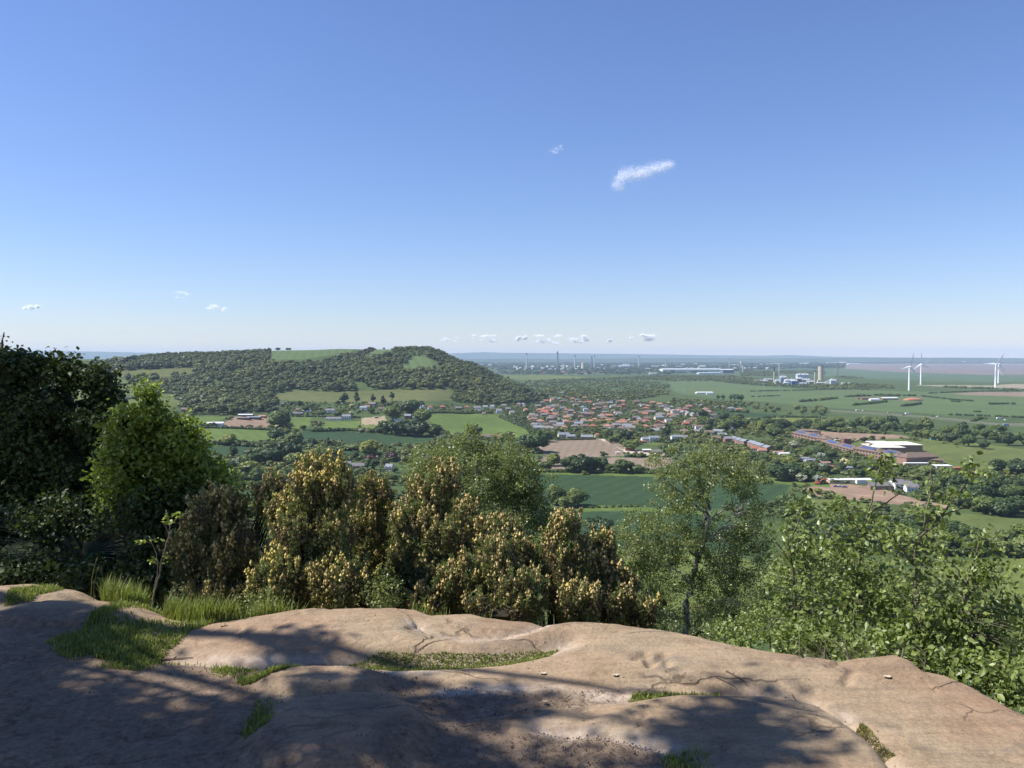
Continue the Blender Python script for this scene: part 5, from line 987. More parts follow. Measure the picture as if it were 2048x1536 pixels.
cloud(1118, 300, 42, 10, 8000, 'very faint wisp of cloud above and left of the main one', 90, .15, seed=2); cloud(62, 613, 34, 8, 20000, 'small white cloud at the far left', 480, .08, seed=3); cloud(432, 618, 46, 7, 20000, 'thin white cloud above the long hill', 300, 0, seed=4); cloud(360, 590, 38, 8, 20000, 'faint cloud left of the thin one', 120, 0, seed=5)
for i, (px, py, w, h, n, l) in enumerate([(965, 677, 56, 6, 700, 'long low cloud just right of the hill top'), (1045, 676, 26, 10, 700, 'small puffy cloud over the leftmost refinery chimney'), (1096, 679, 56, 8, 900, 'flat cloud over the tallest refinery chimney'), (1158, 678, 38, 9, 900, 'puffy cloud over the cooling tower'), (1216, 681, 16, 6, 200, 'tiny cloud between two larger ones on the horizon'), (1283, 677, 52, 11, 1200, 'largest pinkish cloud low over the plain'), (900, 679, 40, 4, 250, 'faint streak of cloud above the hill top')]): cloud(px, py, w, h, 42000, l, n, 0, seed=10 + i)
# ---------------------------------------------------------------- foreground sandstone ledge
ZB = 116.4
def g(px, py, z=ZB): return at_z(px, py, z)[:2]
EDGE = [(-700,1165),(-200,1165),(0,1161),(60,1158),(130,1170),(200,1188),(290,1203),(350,1220),(420,1232),(480,1230),(560,1217),(600,1209),(625,1206),(660,1211),(720,1210),(780,1209),(830,1213),(860,1223),(900,1222),(940,1221),(970,1229),(1010,1234),(1080,1236),(1150,1239),(1230,1242),(1300,1249),(1380,1261),(1480,1278),(1560,1292),(1640,1304),(1700,1311),(1750,1309),(1790,1307),(1830,1320),(1845,1330),(1890,1336),(1930,1346),(1960,1356),(2000,1378),(2048,1398),(2200,1440),(2600,1560)]
_e = np.array([g(a, b + 3, ZB + .045) for a, b in EDGE]); _e = _e[np.argsort(_e[:, 0])]
def hump(x, y, cx, cy, rx, y0, y1, amp, sharp=.55, rot=0):
    """rounded boss of rock; cx, rx in image pixels, y0 (far) and y1 (near) rows on the rock plane"""
    a, b = g(cx, y0), g(cx, y1); c = (a + b) / 2; ry = abs(a[1] - b[1]) / 2; r = rx / FP * c[1]
    dx, dy = x - c[0], y - c[1]; co_, si = math.cos(rot), math.sin(rot); u, v = dx * co_ + dy * si, -dx * si + dy * co_
    wob = 1 + .22 * fbm(x * 1.3, y * 1.3, int(cx) % 50, 3); rho = np.sqrt((u / r) ** 2 + (v / ry) ** 2) * wob
    return amp * sst(1, sharp, rho)
def pdist(x, y, pts):
    P_ = [g(a, b) for a, b in pts]; best = np.full(np.shape(x), 1e9); side = np.zeros(np.shape(x))
    for a, b in zip(P_[:-1], P_[1:]):
        d = b - a; L = d @ d; t = np.clip(((x - a[0]) * d[0] + (y - a[1]) * d[1]) / L, 0, 1)
        ex, ey = x - a[0] - t * d[0], y - a[1] - t * d[1]; q = np.hypot(ex, ey); m = q < best
        best = np.where(m, q, best); side = np.where(m, np.sign(d[0] * ey - d[1] * ex), side)
    return best, side
GRV = [(315,1306),(400,1312),(500,1322),(600,1320),(700,1316),(800,1320),(900,1318),(1000,1312),(1100,1299),(1135,1292)]
CRK = [(870,1440),(1000,1425),(1060,1412),(1150,1405),(1245,1402),(1340,1398),(1440,1389),(1560,1392),(1640,1412),(1690,1440),(1735,1480),(1770,1520),(1820,1580)]
STP = [(830,1262),(850,1280),(930,1290),(1010,1287),(1060,1274),(1100,1254),(1160,1240)]
CR2 = [(1080,1455),(1160,1470),(1260,1490),(1330,1510),(1380,1540)]
CR3 = [(480,1355),(540,1340),(600,1330),(690,1326)]
HOL = [(1270,1330),(1290,1318),(1300,1345)], [(1300,1340),(1330,1320),(1335,1345)], [(1690,1375),(1705,1350)], [(1660,1345),(1680,1330)], [(820,1275),(838,1262)]
DIRT = [[(-900,1240),(120,1228),(200,1235),(300,1305),(470,1330),(500,1365),(520,1400),(545,1440),(590,1500),(560,1700),(-900,1700)], [(705,1338),(800,1345),(880,1362),(1000,1380),(1250,1378),(1245,1404),(1090,1425),(1000,1460),(950,1600),(620,1700),(760,1480),(900,1440),(800,1400),(760,1365)], [(1080,1458),(1290,1500),(1400,1560),(1100,1700),(900,1700),(960,1500)]]
def soft(px, py, poly, s=9, x=None, y=None):
    m = 0
    for dx, dy in ((0, 0), (s, 0), (-s, 0), (0, s * .6), (0, -s * .6), (s * .7, s * .4), (-s * .7, -s * .4)): m = m + inpoly(px + dx, py + dy, poly)
    return m / 7.0
def rock_h(x, y):
    h = ZB + .035 * fbm(x * .7, y * .9, 21, 3) + .010 * fbm(x * 2.6, y * 4, 25, 4) + .006 * fbm(x * 12, y * 18, 27, 4) + -.010 * np.exp(-(fbm(x * 1.1 + 5, y * 2.4, 29, 4) / .008) ** 2) - .006 * np.exp(-(fbm(x * 2.1 + 9, y * 1.2, 33, 4) / .006) ** 2)
    h = h + hump(x, y, 650, 0, 160, 1336, 1392, .042, .7) + hump(x, y, 680, 0, 215, 1388, 1600, .07, .6) + hump(x, y, 1450, 0, 340, 1398, 1680, .038, .78)
    h = h + hump(x, y, 60, 0, 150, 1160, 1212, .04, .6) + hump(x, y, 150, 0, 200, 1200, 1262, .045, .6) + hump(x, y, 1760, 0, 110, 1305, 1355, .02, .4) + hump(x, y, 930, 0, 640, 1200, 1318, .05, .6)
    h = h + hump(x, y, 1560, 0, 560, 1265, 1395, .04, .5)
    d, s = pdist(x, y, GRV); h = h - .045 * np.exp(-(d / .075) ** 2) - .015 * np.exp(-(d / .25) ** 2)
    d, s = pdist(x, y, CRK); h = h - .045 * np.exp(-(d / .035) ** 2) + .02 * np.where(s < 0, np.exp(-(d / .22) ** 2), -.6 * np.exp(-(d / .12) ** 2))
    d, s = pdist(x, y, STP); h = h - .03 * np.exp(-(d / .07) ** 2) + .022 * np.where(s < 0, np.exp(-(d / .3) ** 2), 0)
    for c in (CR2, CR3):
        d, s = pdist(x, y, c); h = h - .03 * np.exp(-(d / .04) ** 2)
    for c in HOL:
        d, s = pdist(x, y, c); h = h - .022 * np.exp(-(d / .022) ** 2)
    ye = np.interp(x, _e[:, 0], _e[:, 1]) + .05 * fbm(x * 5, x * 0 + 3.3, 31, 3); o = y - ye
    L = sst(-1.5, -2.4, x)
    drop = np.where(o > 0, (.10 * o + 1.5 * o ** 1.35) * (1 - L) + (.06 * o + .55 * o ** 1.25) * L, 0)
    return h - np.minimum(drop, 3.2) - .02 * np.exp(-(o / .12) ** 2)
def rock():
    xs = np.concatenate([np.arange(-9, -3.9, .12), np.arange(-3.9, 3.3, .0145), np.arange(3.3, 8, .12)])
    ys = np.concatenate([np.arange(-4, 2.5, .12), np.arange(2.5, 6.6, .0125), np.arange(6.6, 8, .1)])
    X, Y = np.meshgrid(xs, ys); Zz = rock_h(X, Y); nr, nc = X.shape
    px, py = proj(X, Y, np.full_like(X, ZB)); ok = Y > 1
    px = px + 26 * fbm(X * 2, Y * 2, 41, 4); py = py + 12 * fbm(X * 2, Y * 2, 45, 4)
    dirt = np.zeros_like(X)
    for d in DIRT: dirt = np.maximum(dirt, soft(px, py, d, 14))
    dirt = np.where(ok, dirt, 1.0); Zz = Zz + dirt * (.016 * fbm(X * 9, Y * 9, 51, 4) - .008)
    pale = np.zeros_like(X)
    for c, w, a in ((STP, .05, 1), (GRV, .07, .7), (CRK, .05, .8), (CR2, .06, .8), ([(880,1378),(1000,1374),(1100,1374),(1200,1388),(1260,1392)], .05, .9), ([(1620,1408),(1660,1420),(1700,1432)], .05, 1), ([(420,1308),(520,1312),(640,1310)], .04, 1), ([(700,1328),(800,1336),(860,1338)], .05, .8)):
        d, s = pdist(X, Y, c); pale = np.maximum(pale, a * np.exp(-(d / w) ** 2) * (.3 + 1.2 * vn(X * 7, Y * 7, 61)))
    V = np.stack([X, Y, Zz], -1).reshape(-1, 3); i, j = np.meshgrid(np.arange(nr - 1), np.arange(nc - 1), indexing='ij')
    F = np.stack([i * nc + j, i * nc + j + 1, (i + 1) * nc + j + 1, (i + 1) * nc + j], -1).reshape(-1, 4)
    fm = dirt.ravel()[F].mean(1) > .5
    for nm, mk_, lb in (('rock_ledge', ~fm, 'worn pinkish brown sandstone ledge'), ('path', fm, 'trodden bare earth between the rock slabs')):
        f = F[mk_]; u, inv = np.unique(f.ravel(), return_inverse=True)
        o = mk(nm, V[u], inv.reshape(-1, 4), ROCKM, smooth=True, attrs={'dirt': dirt.ravel()[u], 'pale': pale.ravel()[u]}); tag(o, lb, None, None, 'structure')
ROCKM, nt, b, _o = newmat('sandstone'); v = pos(nt)
big = noise(nt, v, .9, 5, .6); mid = noise(nt, v, 6, 6, .65); fin = noise(nt, v, 60, 4, .7); spk = noise(nt, v, 28, 5, .8)
c1 = ramp(nt, big, [(.35, (.255, .178, .115)), (.5, (.295, .22, .144)), (.66, (.28, .226, .155))])
c1 = mixc(nt, 1.0, c1, ramp(nt, mid, [(.25, (.74, .72, .70)), (.5, (1, 1, 1)), (.75, (1.2, 1.18, 1.15))]), 'MULTIPLY')
c1 = mixc(nt, 1.0, c1, ramp(nt, fin, [(.3, (.76, .76, .76)), (.7, (1.2, 1.2, 1.2))]), 'MULTIPLY')
bl = noise(nt, pos(nt, (1.3, 2.4, 1)), 1.6, 6, .7); c1 = mixc(nt, ramp(nt, bl, [(.54, (0,) * 3), (.66, (.6,) * 3)]), c1, (.15, .13, .105))
vo = nt.nodes.new('ShaderNodeTexVoronoi'); vo.feature = 'DISTANCE_TO_EDGE'; vo.inputs['Scale'].default_value = .85
dv = nt.nodes.new('ShaderNodeVectorMath'); dv.operation = 'MULTIPLY_ADD'; nz = nt.nodes.new('ShaderNodeTexNoise'); nz.inputs['Scale'].default_value = 3.2; nz.inputs['Detail'].default_value = 7; nt.links.new(v, nz.inputs['Vector']); nt.links.new(nz.outputs['Color'], dv.inputs[0]); dv.inputs[1].default_value = (.5, .5, .5)
mv = nt.nodes.new('ShaderNodeMapping'); mv.inputs['Scale'].default_value = (1, 2.1, 1); mv.inputs['Rotation'].default_value = (0, 0, .25); nt.links.new(v, mv.inputs[0]); nt.links.new(mv.outputs[0], dv.inputs[2]); nt.links.new(dv.outputs[0], vo.inputs['Vector'])
ck = ramp(nt, vo.outputs['Distance'], [(0, (.75,) * 3), (.005, (.5,) * 3), (.014, (0,) * 3)]); gate = ramp(nt, noise(nt, v, 1.7, 3), [(.48, (0,) * 3), (.58, (1,) * 3)]); ck = mixc(nt, 1.0, ck, gate, 'MULTIPLY')
c1 = mixc(nt, ck, c1, (.085, .062, .045))
bed = noise(nt, pos(nt, (.8, 7, 1)), 3.0, 6, .7); c1 = mixc(nt, 1.0, c1, ramp(nt, bed, [(.3, (.84, .82, .80)), (.6, (1.08, 1.07, 1.06))]), 'MULTIPLY')
red = noise(nt, v, .55, 4, .6); c1 = mixc(nt, ramp(nt, red, [(.5, (0,) * 3), (.68, (.35,) * 3)]), c1, (.29, .17, .115))
c2 = ramp(nt, spk, [(.30, (.08, .055, .04)), (.42, (.20, .145, .10)), (.6, (.29, .215, .155)), (.78, (.40, .315, .24))])
c2 = mixc(nt, 1.0, c2, ramp(nt, mid, [(.3, (.58, .57, .56)), (.7, (.98, .96, .93))]), 'MULTIPLY')
ad = nn(nt, 'ShaderNodeAttribute', attribute_name='dirt'); ap = nn(nt, 'ShaderNodeAttribute', attribute_name='pale')
c = mixc(nt, ad.outputs['Fac'], c1, c2); mp_ = nt.nodes.new('ShaderNodeMath'); mp_.operation = 'MULTIPLY'; nt.links.new(ap.outputs['Fac'], mp_.inputs[0]); nt.links.new(ramp(nt, spk, [(.35, (.2,) * 3), (.6, (1,) * 3)]), mp_.inputs[1])
c = mixc(nt, mp_.outputs[0], c, (.47, .385, .31)); nt.links.new(c, b.inputs['Base Color']); b.inputs['Roughness'].default_value = .88; b.inputs['Specular IOR Level'].default_value = .2
bn = nt.nodes.new('ShaderNodeBump'); bn.inputs['Strength'].default_value = .8; bn.inputs['Distance'].default_value = .014
ms = nt.nodes.new('ShaderNodeMath'); ms.operation = 'ADD'; nt.links.new(noise(nt, v, 22, 8, .7), ms.inputs[0]); nt.links.new(mid, ms.inputs[1]); m3 = nt.nodes.new('ShaderNodeMath'); m3.operation = 'SUBTRACT'; nt.links.new(ms.outputs[0], m3.inputs[0]); nt.links.new(ck, m3.inputs[1]); nt.links.new(m3.outputs[0], bn.inputs['Height']); nt.links.new(bn.outputs[0], b.inputs['Normal'])
rock()
# ---------------------------------------------------------------- grass
M['grass'] = leafmat('grass_blades', (.11, .14, .035), (.22, .27, .065), (.40, .40, .14), trans=.4, rough=.5)
M['moss'] = leafmat('dry_grass_blades', (.12, .12, .04), (.25, .23, .07), (.42, .37, .17), trans=.3, rough=.6)
def blades(name, pts, h0, h1, mat, lab_, seed, wd=.005, lean=.5, kind='stuff', zf=None, cat=None):
    rg = np.random.default_rng(seed); pts = np.asarray(pts); n = len(pts); h = rg.uniform(h0, h1, n) * rg.uniform(.6, 1.1, n); a = rg.uniform(0, 6.28, n); le = rg.uniform(.1, lean, n) * h
    z = (zf or rock_h)(pts[:, 0], pts[:, 1]) - .008; B = np.stack([pts[:, 0], pts[:, 1], z], -1); d = np.stack([np.cos(a), np.sin(a), 0 * a], -1); s = np.stack([-np.sin(a), np.cos(a), 0 * a], -1)
    s = s * math.cos(.6) + d * 0; w = (wd * rg.uniform(.6, 1.3, n))[:, None]; up = np.array([0, 0, 1.])
    m = B + up * (h * .55)[:, None] + d * (le * .35)[:, None]; t = B + up * (h * .97)[:, None] * (1 - .3 * (le / h)[:, None]) + d * le[:, None]
    V = np.stack([B - s * w, B + s * w, m + s * w * .7, m - s * w * .7, t], 1).reshape(-1, 3); k = np.arange(n)[:, None] * 5
    F4 = k + np.array([[0, 1, 2, 3]]); F3 = k + np.array([[3, 2, 4]]); tt = np.clip(rg.normal(.5, .22, n), 0, 1)
    o = mk(name, V, [F3, F4], mat, attrs={'tint': np.concatenate([tt, tt])}); tag(o, lab_, cat, None, kind); return o
def inpx(poly, n, seed, z=ZB, clump=0):
    rg = np.random.default_rng(seed); W = np.array([g(a, b) for a, b in poly]); out = []; lo, hi = W.min(0), W.max(0)
    while sum(len(o) for o in out) < n:
        q = rg.uniform(lo, hi, (4000, 2)); px, py = proj(q[:, 0], q[:, 1], np.full(len(q), z)); wob = fbm(q[:, 0] * 4, q[:, 1] * 4, 71) * 16
        m = inpoly(px + wob, py + wob * .4, poly)
        if clump: m &= rg.random(len(q)) < np.clip((vn(q[:, 0] * clump, q[:, 1] * clump, 73) - .3) * 2.4, 0, 1)
        out.append(q[m])
    return np.vstack(out)[:n]
S1 = [(560,1346),(600,1332),(640,1324),(700,1313),(760,1307),(1000,1305),(1090,1298),(1118,1295),(1085,1311),(1000,1318),(900,1328),(800,1328),(700,1325),(640,1334),(590,1350)]
blades('grass', inpx(S1, 9000, 1), .012, .034, M['grass'], 'bright grass strip growing in the rock groove', 1, .0035)
blades('grass', inpx([(470,1352),(500,1338),(560,1334),(620,1326),(600,1338),(570,1352),(520,1368),(480,1366)], 2600, 2, clump=6), .02, .05, M['grass'], 'grass at the left end of the rock groove', 2, .0035)
blades('grass', inpx([(1252,1406),(1262,1388),(1330,1387),(1440,1383),(1456,1386),(1405,1401),(1320,1410)], 4200, 3), .02, .045, M['grass'], 'small bright grass patch in the rock crack at right', 3, .0035)
LG = [(180,1245),(240,1212),(300,1206),(350,1218),(420,1232),(478,1234),(440,1252),(380,1272),(335,1296),(310,1312),(240,1322),(190,1315),(150,1285)]
blades('grass', inpx(LG, 11000, 4, clump=3), .018, .055, M['grass'], 'lush grass between the left rocks and the slab', 4, .0045)
blades('grass', inpx([(80,1290),(200,1240),(300,1310),(420,1310),(520,1330),(470,1360),(300,1340),(160,1330)], 4200, 5, clump=5), .012, .04, M['grass'], 'thin worn grass on the trodden earth', 5, .0035)
blades('grass', inpx([(480,1480),(510,1400),(560,1390),(575,1420),(540,1460)], 500, 6, clump=5), .012, .04, M['grass'], 'shaded grass beside the rock hump', 6, .0035)
blades('grass', inpx([(10,1212),(20,1190),(110,1176),(130,1184),(60,1204)], 2500, 7), .02, .05, M['grass'], 'grass between the two left rocks', 7, .004)
blades('grass', inpx([(1325,1536),(1340,1515),(1420,1520),(1440,1560),(1330,1560)], 320, 8, clump=6), .02, .05, M['grass'], 'grass tuft at the bottom edge', 8, .0035)
blades('dry_grass', inpx([(1712,1450),(1722,1444),(1745,1462),(1770,1492),(1790,1508),(1760,1508),(1745,1480)], 1300, 9, clump=5), .012, .03, M['moss'], 'yellowish dry grass in the crack at the lower right', 9, .003)
for i, (poly, n, h0, h1, lb) in enumerate([([(200,1200),(212,1176),(290,1186),(300,1204),(250,1212)], 1500, .08, .24, 'tall grass tuft by the bare sapling'), ([(330,1228),(345,1212),(400,1218),(480,1228),(470,1250),(400,1255)], 2600, .08, .22, 'tall grass at the foot of the dark gorse'),
        ([(480,1240),(500,1215),(560,1208),(610,1203),(640,1200),(600,1216),(540,1232)], 2000, .07, .22, 'tall grass along the left back edge of the slab'), ([(820,1217),(840,1204),(905,1210),(900,1222),(850,1224)], 700, .06, .17, 'grass tuft behind the slab edge'), ([(940,1224),(1020,1222),(1020,1232),(960,1232)], 160, .04, .14, 'sparse grass stalks behind the slab')]):
    blades('tall_grass', inpx(poly, n, 20 + i), h0, h1, M['grass'] , lb, 20 + i, .004, .45)
for i, (px, py, h) in enumerate([(181,1190,.30),(186,1190,.24),(420,1240,.26),(335,1215,.2),(268,1195,.22),(275,1196,.18),(980,1232,.12),(470,1236,.2)]):
    x, y = g(px, py); z = float(rock_h(np.array(x), np.array(y))); b = MB(); L = .12 * h; P_ = [(x, y, z - .02), (x + L * .3, y, z + h * .5), (x + L, y, z + h * .85), (x + L * 1.5, y, z + h)]
    b.tube(P_, [.0018, .0016, .0012, .001], 4); b.tube([P_[2], ((P_[2][0] + P_[3][0]) / 2, y, z + h * .93), P_[3]], [.003, .0055, .001], 5)
    o = b.build('grass_stalk', M['moss']); me = o.data; at = me.attributes.new('tint', 'FLOAT', 'FACE'); at.data.foreach_set('value', np.full(len(me.polygons), .7, np.float32))
    tag(o, 'seeding grass stalk, %s of those above the rocks' % order(sorted([181,186,420,335,268,275,980,470]).index(px), 8), 'grass stalk', 'seeding grass stalks')
# litter: grit, twigs, leaves
rg = np.random.default_rng(3); pts = []
for d, n in ((DIRT[0], 500), (DIRT[1], 900), (DIRT[2], 700)):
    q = inpx([(max(a, 0), min(b_, 1560)) for a, b_ in d], n, 31); pts.append(q)
pts.append(inpx([(330,1560),(330,1300),(640,1215),(1150,1245),(1480,1285),(2048,1410),(2048,1560)], 420, 32)); pts = np.vstack(pts); v, f = ICO0; V = []; F = []; n = 0; z = rock_h(pts[:, 0], pts[:, 1])
for (x, y), zz in zip(pts, z):
    s = rg.uniform(.0012, .0038) * (1.6 if rg.random() < .05 else 1); V.append(v * s * rg.uniform(.6, 1.4, 3) + [x, y, zz + s * .3]); F.append(f + n); n += len(v)
GR = plain('grit', (.16, .115, .085), .9, .6, 90); tag(mk('grit', np.vstack(V), np.vstack(F), GR), 'loose grit and crumbs scattered on earth and rock', None, None, 'stuff')
TWM = plain('dead_twig', (.10, .07, .055), .8, .3, 30); PAL = plain('pale_dead_leaf', (.52, .42, .30), .8, .2, 40)
def twig(pts, r, lb):
    P_ = []
    for px, py in pts: x, y = g(px, py); P_.append((x, y, float(rock_h(np.array(x), np.array(y))) + r * 1.2))
    b = MB(); b.tube(P_, np.linspace(r, r * .4, len(P_)), 5); rg = random.Random(int(pts[0][0])); k = len(P_) // 2
    b.tube([P_[k], (P_[k][0] + rg.uniform(-.05, .05), P_[k][1] + rg.uniform(.02, .06), P_[k][2] + .012)], [r * .6, r * .3], 4); tag(b.build('twig', TWM), lb, 'twig', 'dead twigs on the rock')
twig([(1452,1358),(1468,1364),(1490,1372),(1515,1389)], .004, 'upper dead twig right of the small grass patch'); twig([(1432,1366),(1460,1373),(1500,1385)], .003, 'thin twig parallel to the upper one'); twig([(1570,1402),(1600,1402),(1632,1408)], .0035, 'dead twig lying furthest right on the rock'); twig([(1584,1388),(1600,1398),(1626,1406)], .003, 'forked twig crossing the furthest right one')
twig([(928,1462),(945,1459),(962,1456)], .003, 'small pale twig on the earth in the middle'); twig([(1118,1392),(1130,1395),(1142,1388)], .003, 'little twig on the central earth'); twig([(860,1400),(866,1392),(870,1402),(890,1406)], .0025, 'bent twig at the left of the central earth'); twig([(1028,1436),(1040,1432),(1052,1430)], .0025, 'tiny twig below the central earth')
twig([(322,1304),(345,1304),(385,1304)], .005, 'dark stick at the left tip of the slab'); twig([(442,1267),(450,1264),(458,1265)], .004, 'short dark twig on the left end of the slab')
for px, py, s, lb in [(1087,1347,.018,'pale dead leaf on the rock below the long grass strip'),(1232,1357,.017,'pale dead leaf right of the other'),(1090,1399,.012,'small pale leaf on the central earth'),(1775,1367,.02,'round pale lichen coloured stone at the right')]:
    x, y = g(px, py); z = float(rock_h(np.array(x), np.array(y))); b = MB(); n = 9; V = [(0, 0, .004)] + [(math.cos(k * 6.283 / n) * s * (1 + .25 * math.sin(3 * k)), math.sin(k * 6.283 / n) * s * .75, .003 + .006 * abs(math.sin(k * 1.7))) for k in range(n)]
    V += [(a, b_, c_ - .003) for a, b_, c_ in V]
    b.put(V, [(0, 1 + k, 1 + (k + 1) % n) for k in range(n)] + [(n + 1, n + 2 + (k + 1) % n, n + 2 + k) for k in range(n)]); o = b.build('dead_leaf' if 'leaf' in lb else 'pebble', PAL); o.location = (x, y, z + .001); tag(o, lb, 'leaf' if 'leaf' in lb else 'stone')
# ---------------------------------------------------------------- near trees and bushes
def leaves(C, Nn, T, size, fold=.25):
    """six point leaf folded along its midrib; T = tip direction"""
    n = len(C); T = T - (T * Nn).sum(1)[:, None] * Nn; T /= np.linalg.norm(T, axis=1)[:, None] + 1e-9; S = np.cross(Nn, T); s = size[:, None]
    a = C; t = C + T * s; r1 = C + T * s * .35 + S * s * .34 + Nn * s * fold * .3; r2 = C + T * s * .72 + S * s * .22 + Nn * s * fold * .2; l1 = C + T * s * .35 - S * s * .34 + Nn * s * fold * .3; l2 = C + T * s * .72 - S * s * .22 + Nn * s * fold * .2
    V = np.stack([a, r1, r2, t, l2, l1], 1).reshape(-1, 3); k = np.arange(n)[:, None] * 6
    return V, np.vstack([k + np.array([[0, 1, 2, 3]]), k + np.array([[0, 3, 4, 5]])])
def leafy(name, label, cat, base, limbs, lobes_, ncl, lpc, lsize, crad, leafm, barkm, seed, core=0, corem=None, six=False, droop=.4, up=.6, group=None, filt=None, twigr=.004, parts=('trunk', 'crown')):
    rg = np.random.default_rng(seed); base = np.array(base, float); e = empty(name, base, 0, label, cat, group); b = MB(); nodes = []
    for pts, r0, r1 in limbs:
        pts = np.array(pts, float); t = np.linspace(0, 1, len(pts)); tt = np.linspace(0, 1, max(len(pts) * 4, 6)); Q = np.stack([np.interp(tt, t, pts[:, k]) for k in range(3)], -1); Q[1:-1] += rg.normal(0, r0 * .35, (len(Q) - 2, 3)); R_ = r0 + (r1 - r0) * tt
        b.tube(Q - base, R_, 8 if r0 > .02 else 5); nodes += [(q, r) for q, r in zip(Q[len(Q) // 4:], R_[len(Q) // 4:])]
    NP = np.array([q for q, _ in nodes]); NR = np.array([r for _, r in nodes]); wt = np.array([l[6] if len(l) > 6 else l[3] * l[5] for l in lobes_], float); wt /= wt.sum(); C = []
    tw = MB(); ntw = 0
    for i in range(ncl):
        c = lobes_[rg.choice(len(lobes_), p=wt)]; u = unit(rg, 1)[0] * rg.uniform(.15, 1) ** .5; p = np.array(c[:3]) + u * np.array(c[3:6])
        if filt is not None and not filt(p): continue
        d = np.linalg.norm(NP - p, axis=1) + np.maximum(0, NP[:, 2] - p[2]) * .8; k = np.argmin(d); q0 = NP[k]; m = (q0 + p) / 2 + np.array([0, 0, .12 * d[k]]) + rg.normal(0, .05 * d[k], 3)
        s = np.linspace(0, 1, 6)[:, None]; cur = (1 - s) ** 2 * q0 + 2 * s * (1 - s) * m + s * s * (p + [0, 0, -droop * crad]); r = min(NR[k] * .6, twigr * (1 + 1.2 * d[k]))
        tw.tube(cur - base, np.linspace(r, twigr * .35, 6), 3, cap=False); ntw += 1
        n = max(2, int(lpc * rg.uniform(.6, 1.4))); f = rg.uniform(.0, 1, n) ** .6; ad = cur[-1] - cur[-3]; ad = ad * min(1, 1.1 * crad / (np.linalg.norm(ad) + 1e-6)); along = p + ad * (f[:, None] - .5) * 1.6
        C.append(along + rg.normal(0, crad * .5, (n, 3)) * [1, 1, .8])
    C = np.vstack(C); n = len(C)
    b.build(parts[0], barkm, e, smooth=True); tw.build('twigs', barkm, e)['kind'] = 'stuff'
    Nn = unit(rg, n) + np.array([0, 0, up]); Nn /= np.linalg.norm(Nn, axis=1)[:, None]; sz = lsize * rg.uniform(.6, 1.25, n); T = unit(rg, n) + np.array([0, 0, -droop])
    tint = np.clip(rg.normal(.5, .22, n), 0, 1)
    if six: V, F = leaves(C, Nn, T, sz); o = mk(parts[1], V - base, F, leafm, e, attrs={'tint': np.concatenate([tint, tint])})
    else:
        S = np.cross(Nn, T); S /= np.linalg.norm(S, axis=1)[:, None]; T2 = np.cross(S, Nn); s = sz[:, None]; V = np.stack([C, C + T2 * s * .5 + S * s * .36, C + T2 * s, C + T2 * s * .5 - S * s * .36], 1).reshape(-1, 3) - base
        o = mk(parts[1], V, np.arange(4 * n).reshape(-1, 4), leafm, e, attrs={'tint': tint})
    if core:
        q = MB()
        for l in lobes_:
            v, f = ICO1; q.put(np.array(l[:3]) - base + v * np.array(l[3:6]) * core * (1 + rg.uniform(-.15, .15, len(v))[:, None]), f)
        q.build('inner_foliage', corem, e)  # opaque lumps inside the lobes, darkened in colour as inner shade
    print(name, n); return e
def L_(px, py, rx, ry, D, dep=None, w=None):
    c = at_d(px, py, D); k = D / FP; l = [c[0], c[1], c[2], rx * k, (dep or rx * k), ry * k]
    return tuple(l + ([w] if w else []))
def W3(pts, D): return [at_d(a, b_, D if not isinstance(D, (list, tuple)) else D[i]) for i, (a, b_) in enumerate(pts)]
BIRCHB, nt, b, _o = newmat('birch_bark'); v = pos(nt, (1, 1, .35)); f = noise(nt, v, 22, 4, .7)
nt.links.new(ramp(nt, f, [(.38, (.045, .04, .035)), (.5, (.20, .18, .15)), (.62, (.55, .52, .46))]), b.inputs['Base Color']); b.inputs['Roughness'].default_value = .8
GB = plain('grey_green_bark', (.13, .12, .075), .8, .35, 30)
M['birch'] = leafmat('birch_leaves', (.10, .125, .045), (.21, .245, .085), (.37, .40, .17), trans=.42, rough=.38, spec=.45)
M['sap'] = leafmat('sapling_leaves', (.085, .12, .03), (.19, .245, .065), (.31, .36, .115), trans=.35, rough=.42, spec=.5)
M['maple'] = leafmat('maple_leaves', (.11, .16, .03), (.27, .34, .06), (.46, .50, .13), trans=.45, rough=.45, spec=.35)
M['shade'] = leafmat('holly_leaves', (.03, .045, .014), (.075, .10, .03), (.15, .18, .06), trans=.25, rough=.5, spec=.3)  # leaf colour set dark to carry the shade over the left trees
M['slope'] = leafmat('slope_shrub_leaves', (.06, .08, .02), (.13, .15, .035), (.30, .28, .06), trans=.3, rough=.5)
COREM = plain('inner_dark_leaves', (.02, .03, .01), .95, .4, 4)  # near-black colour standing in for shade deep in the foliage
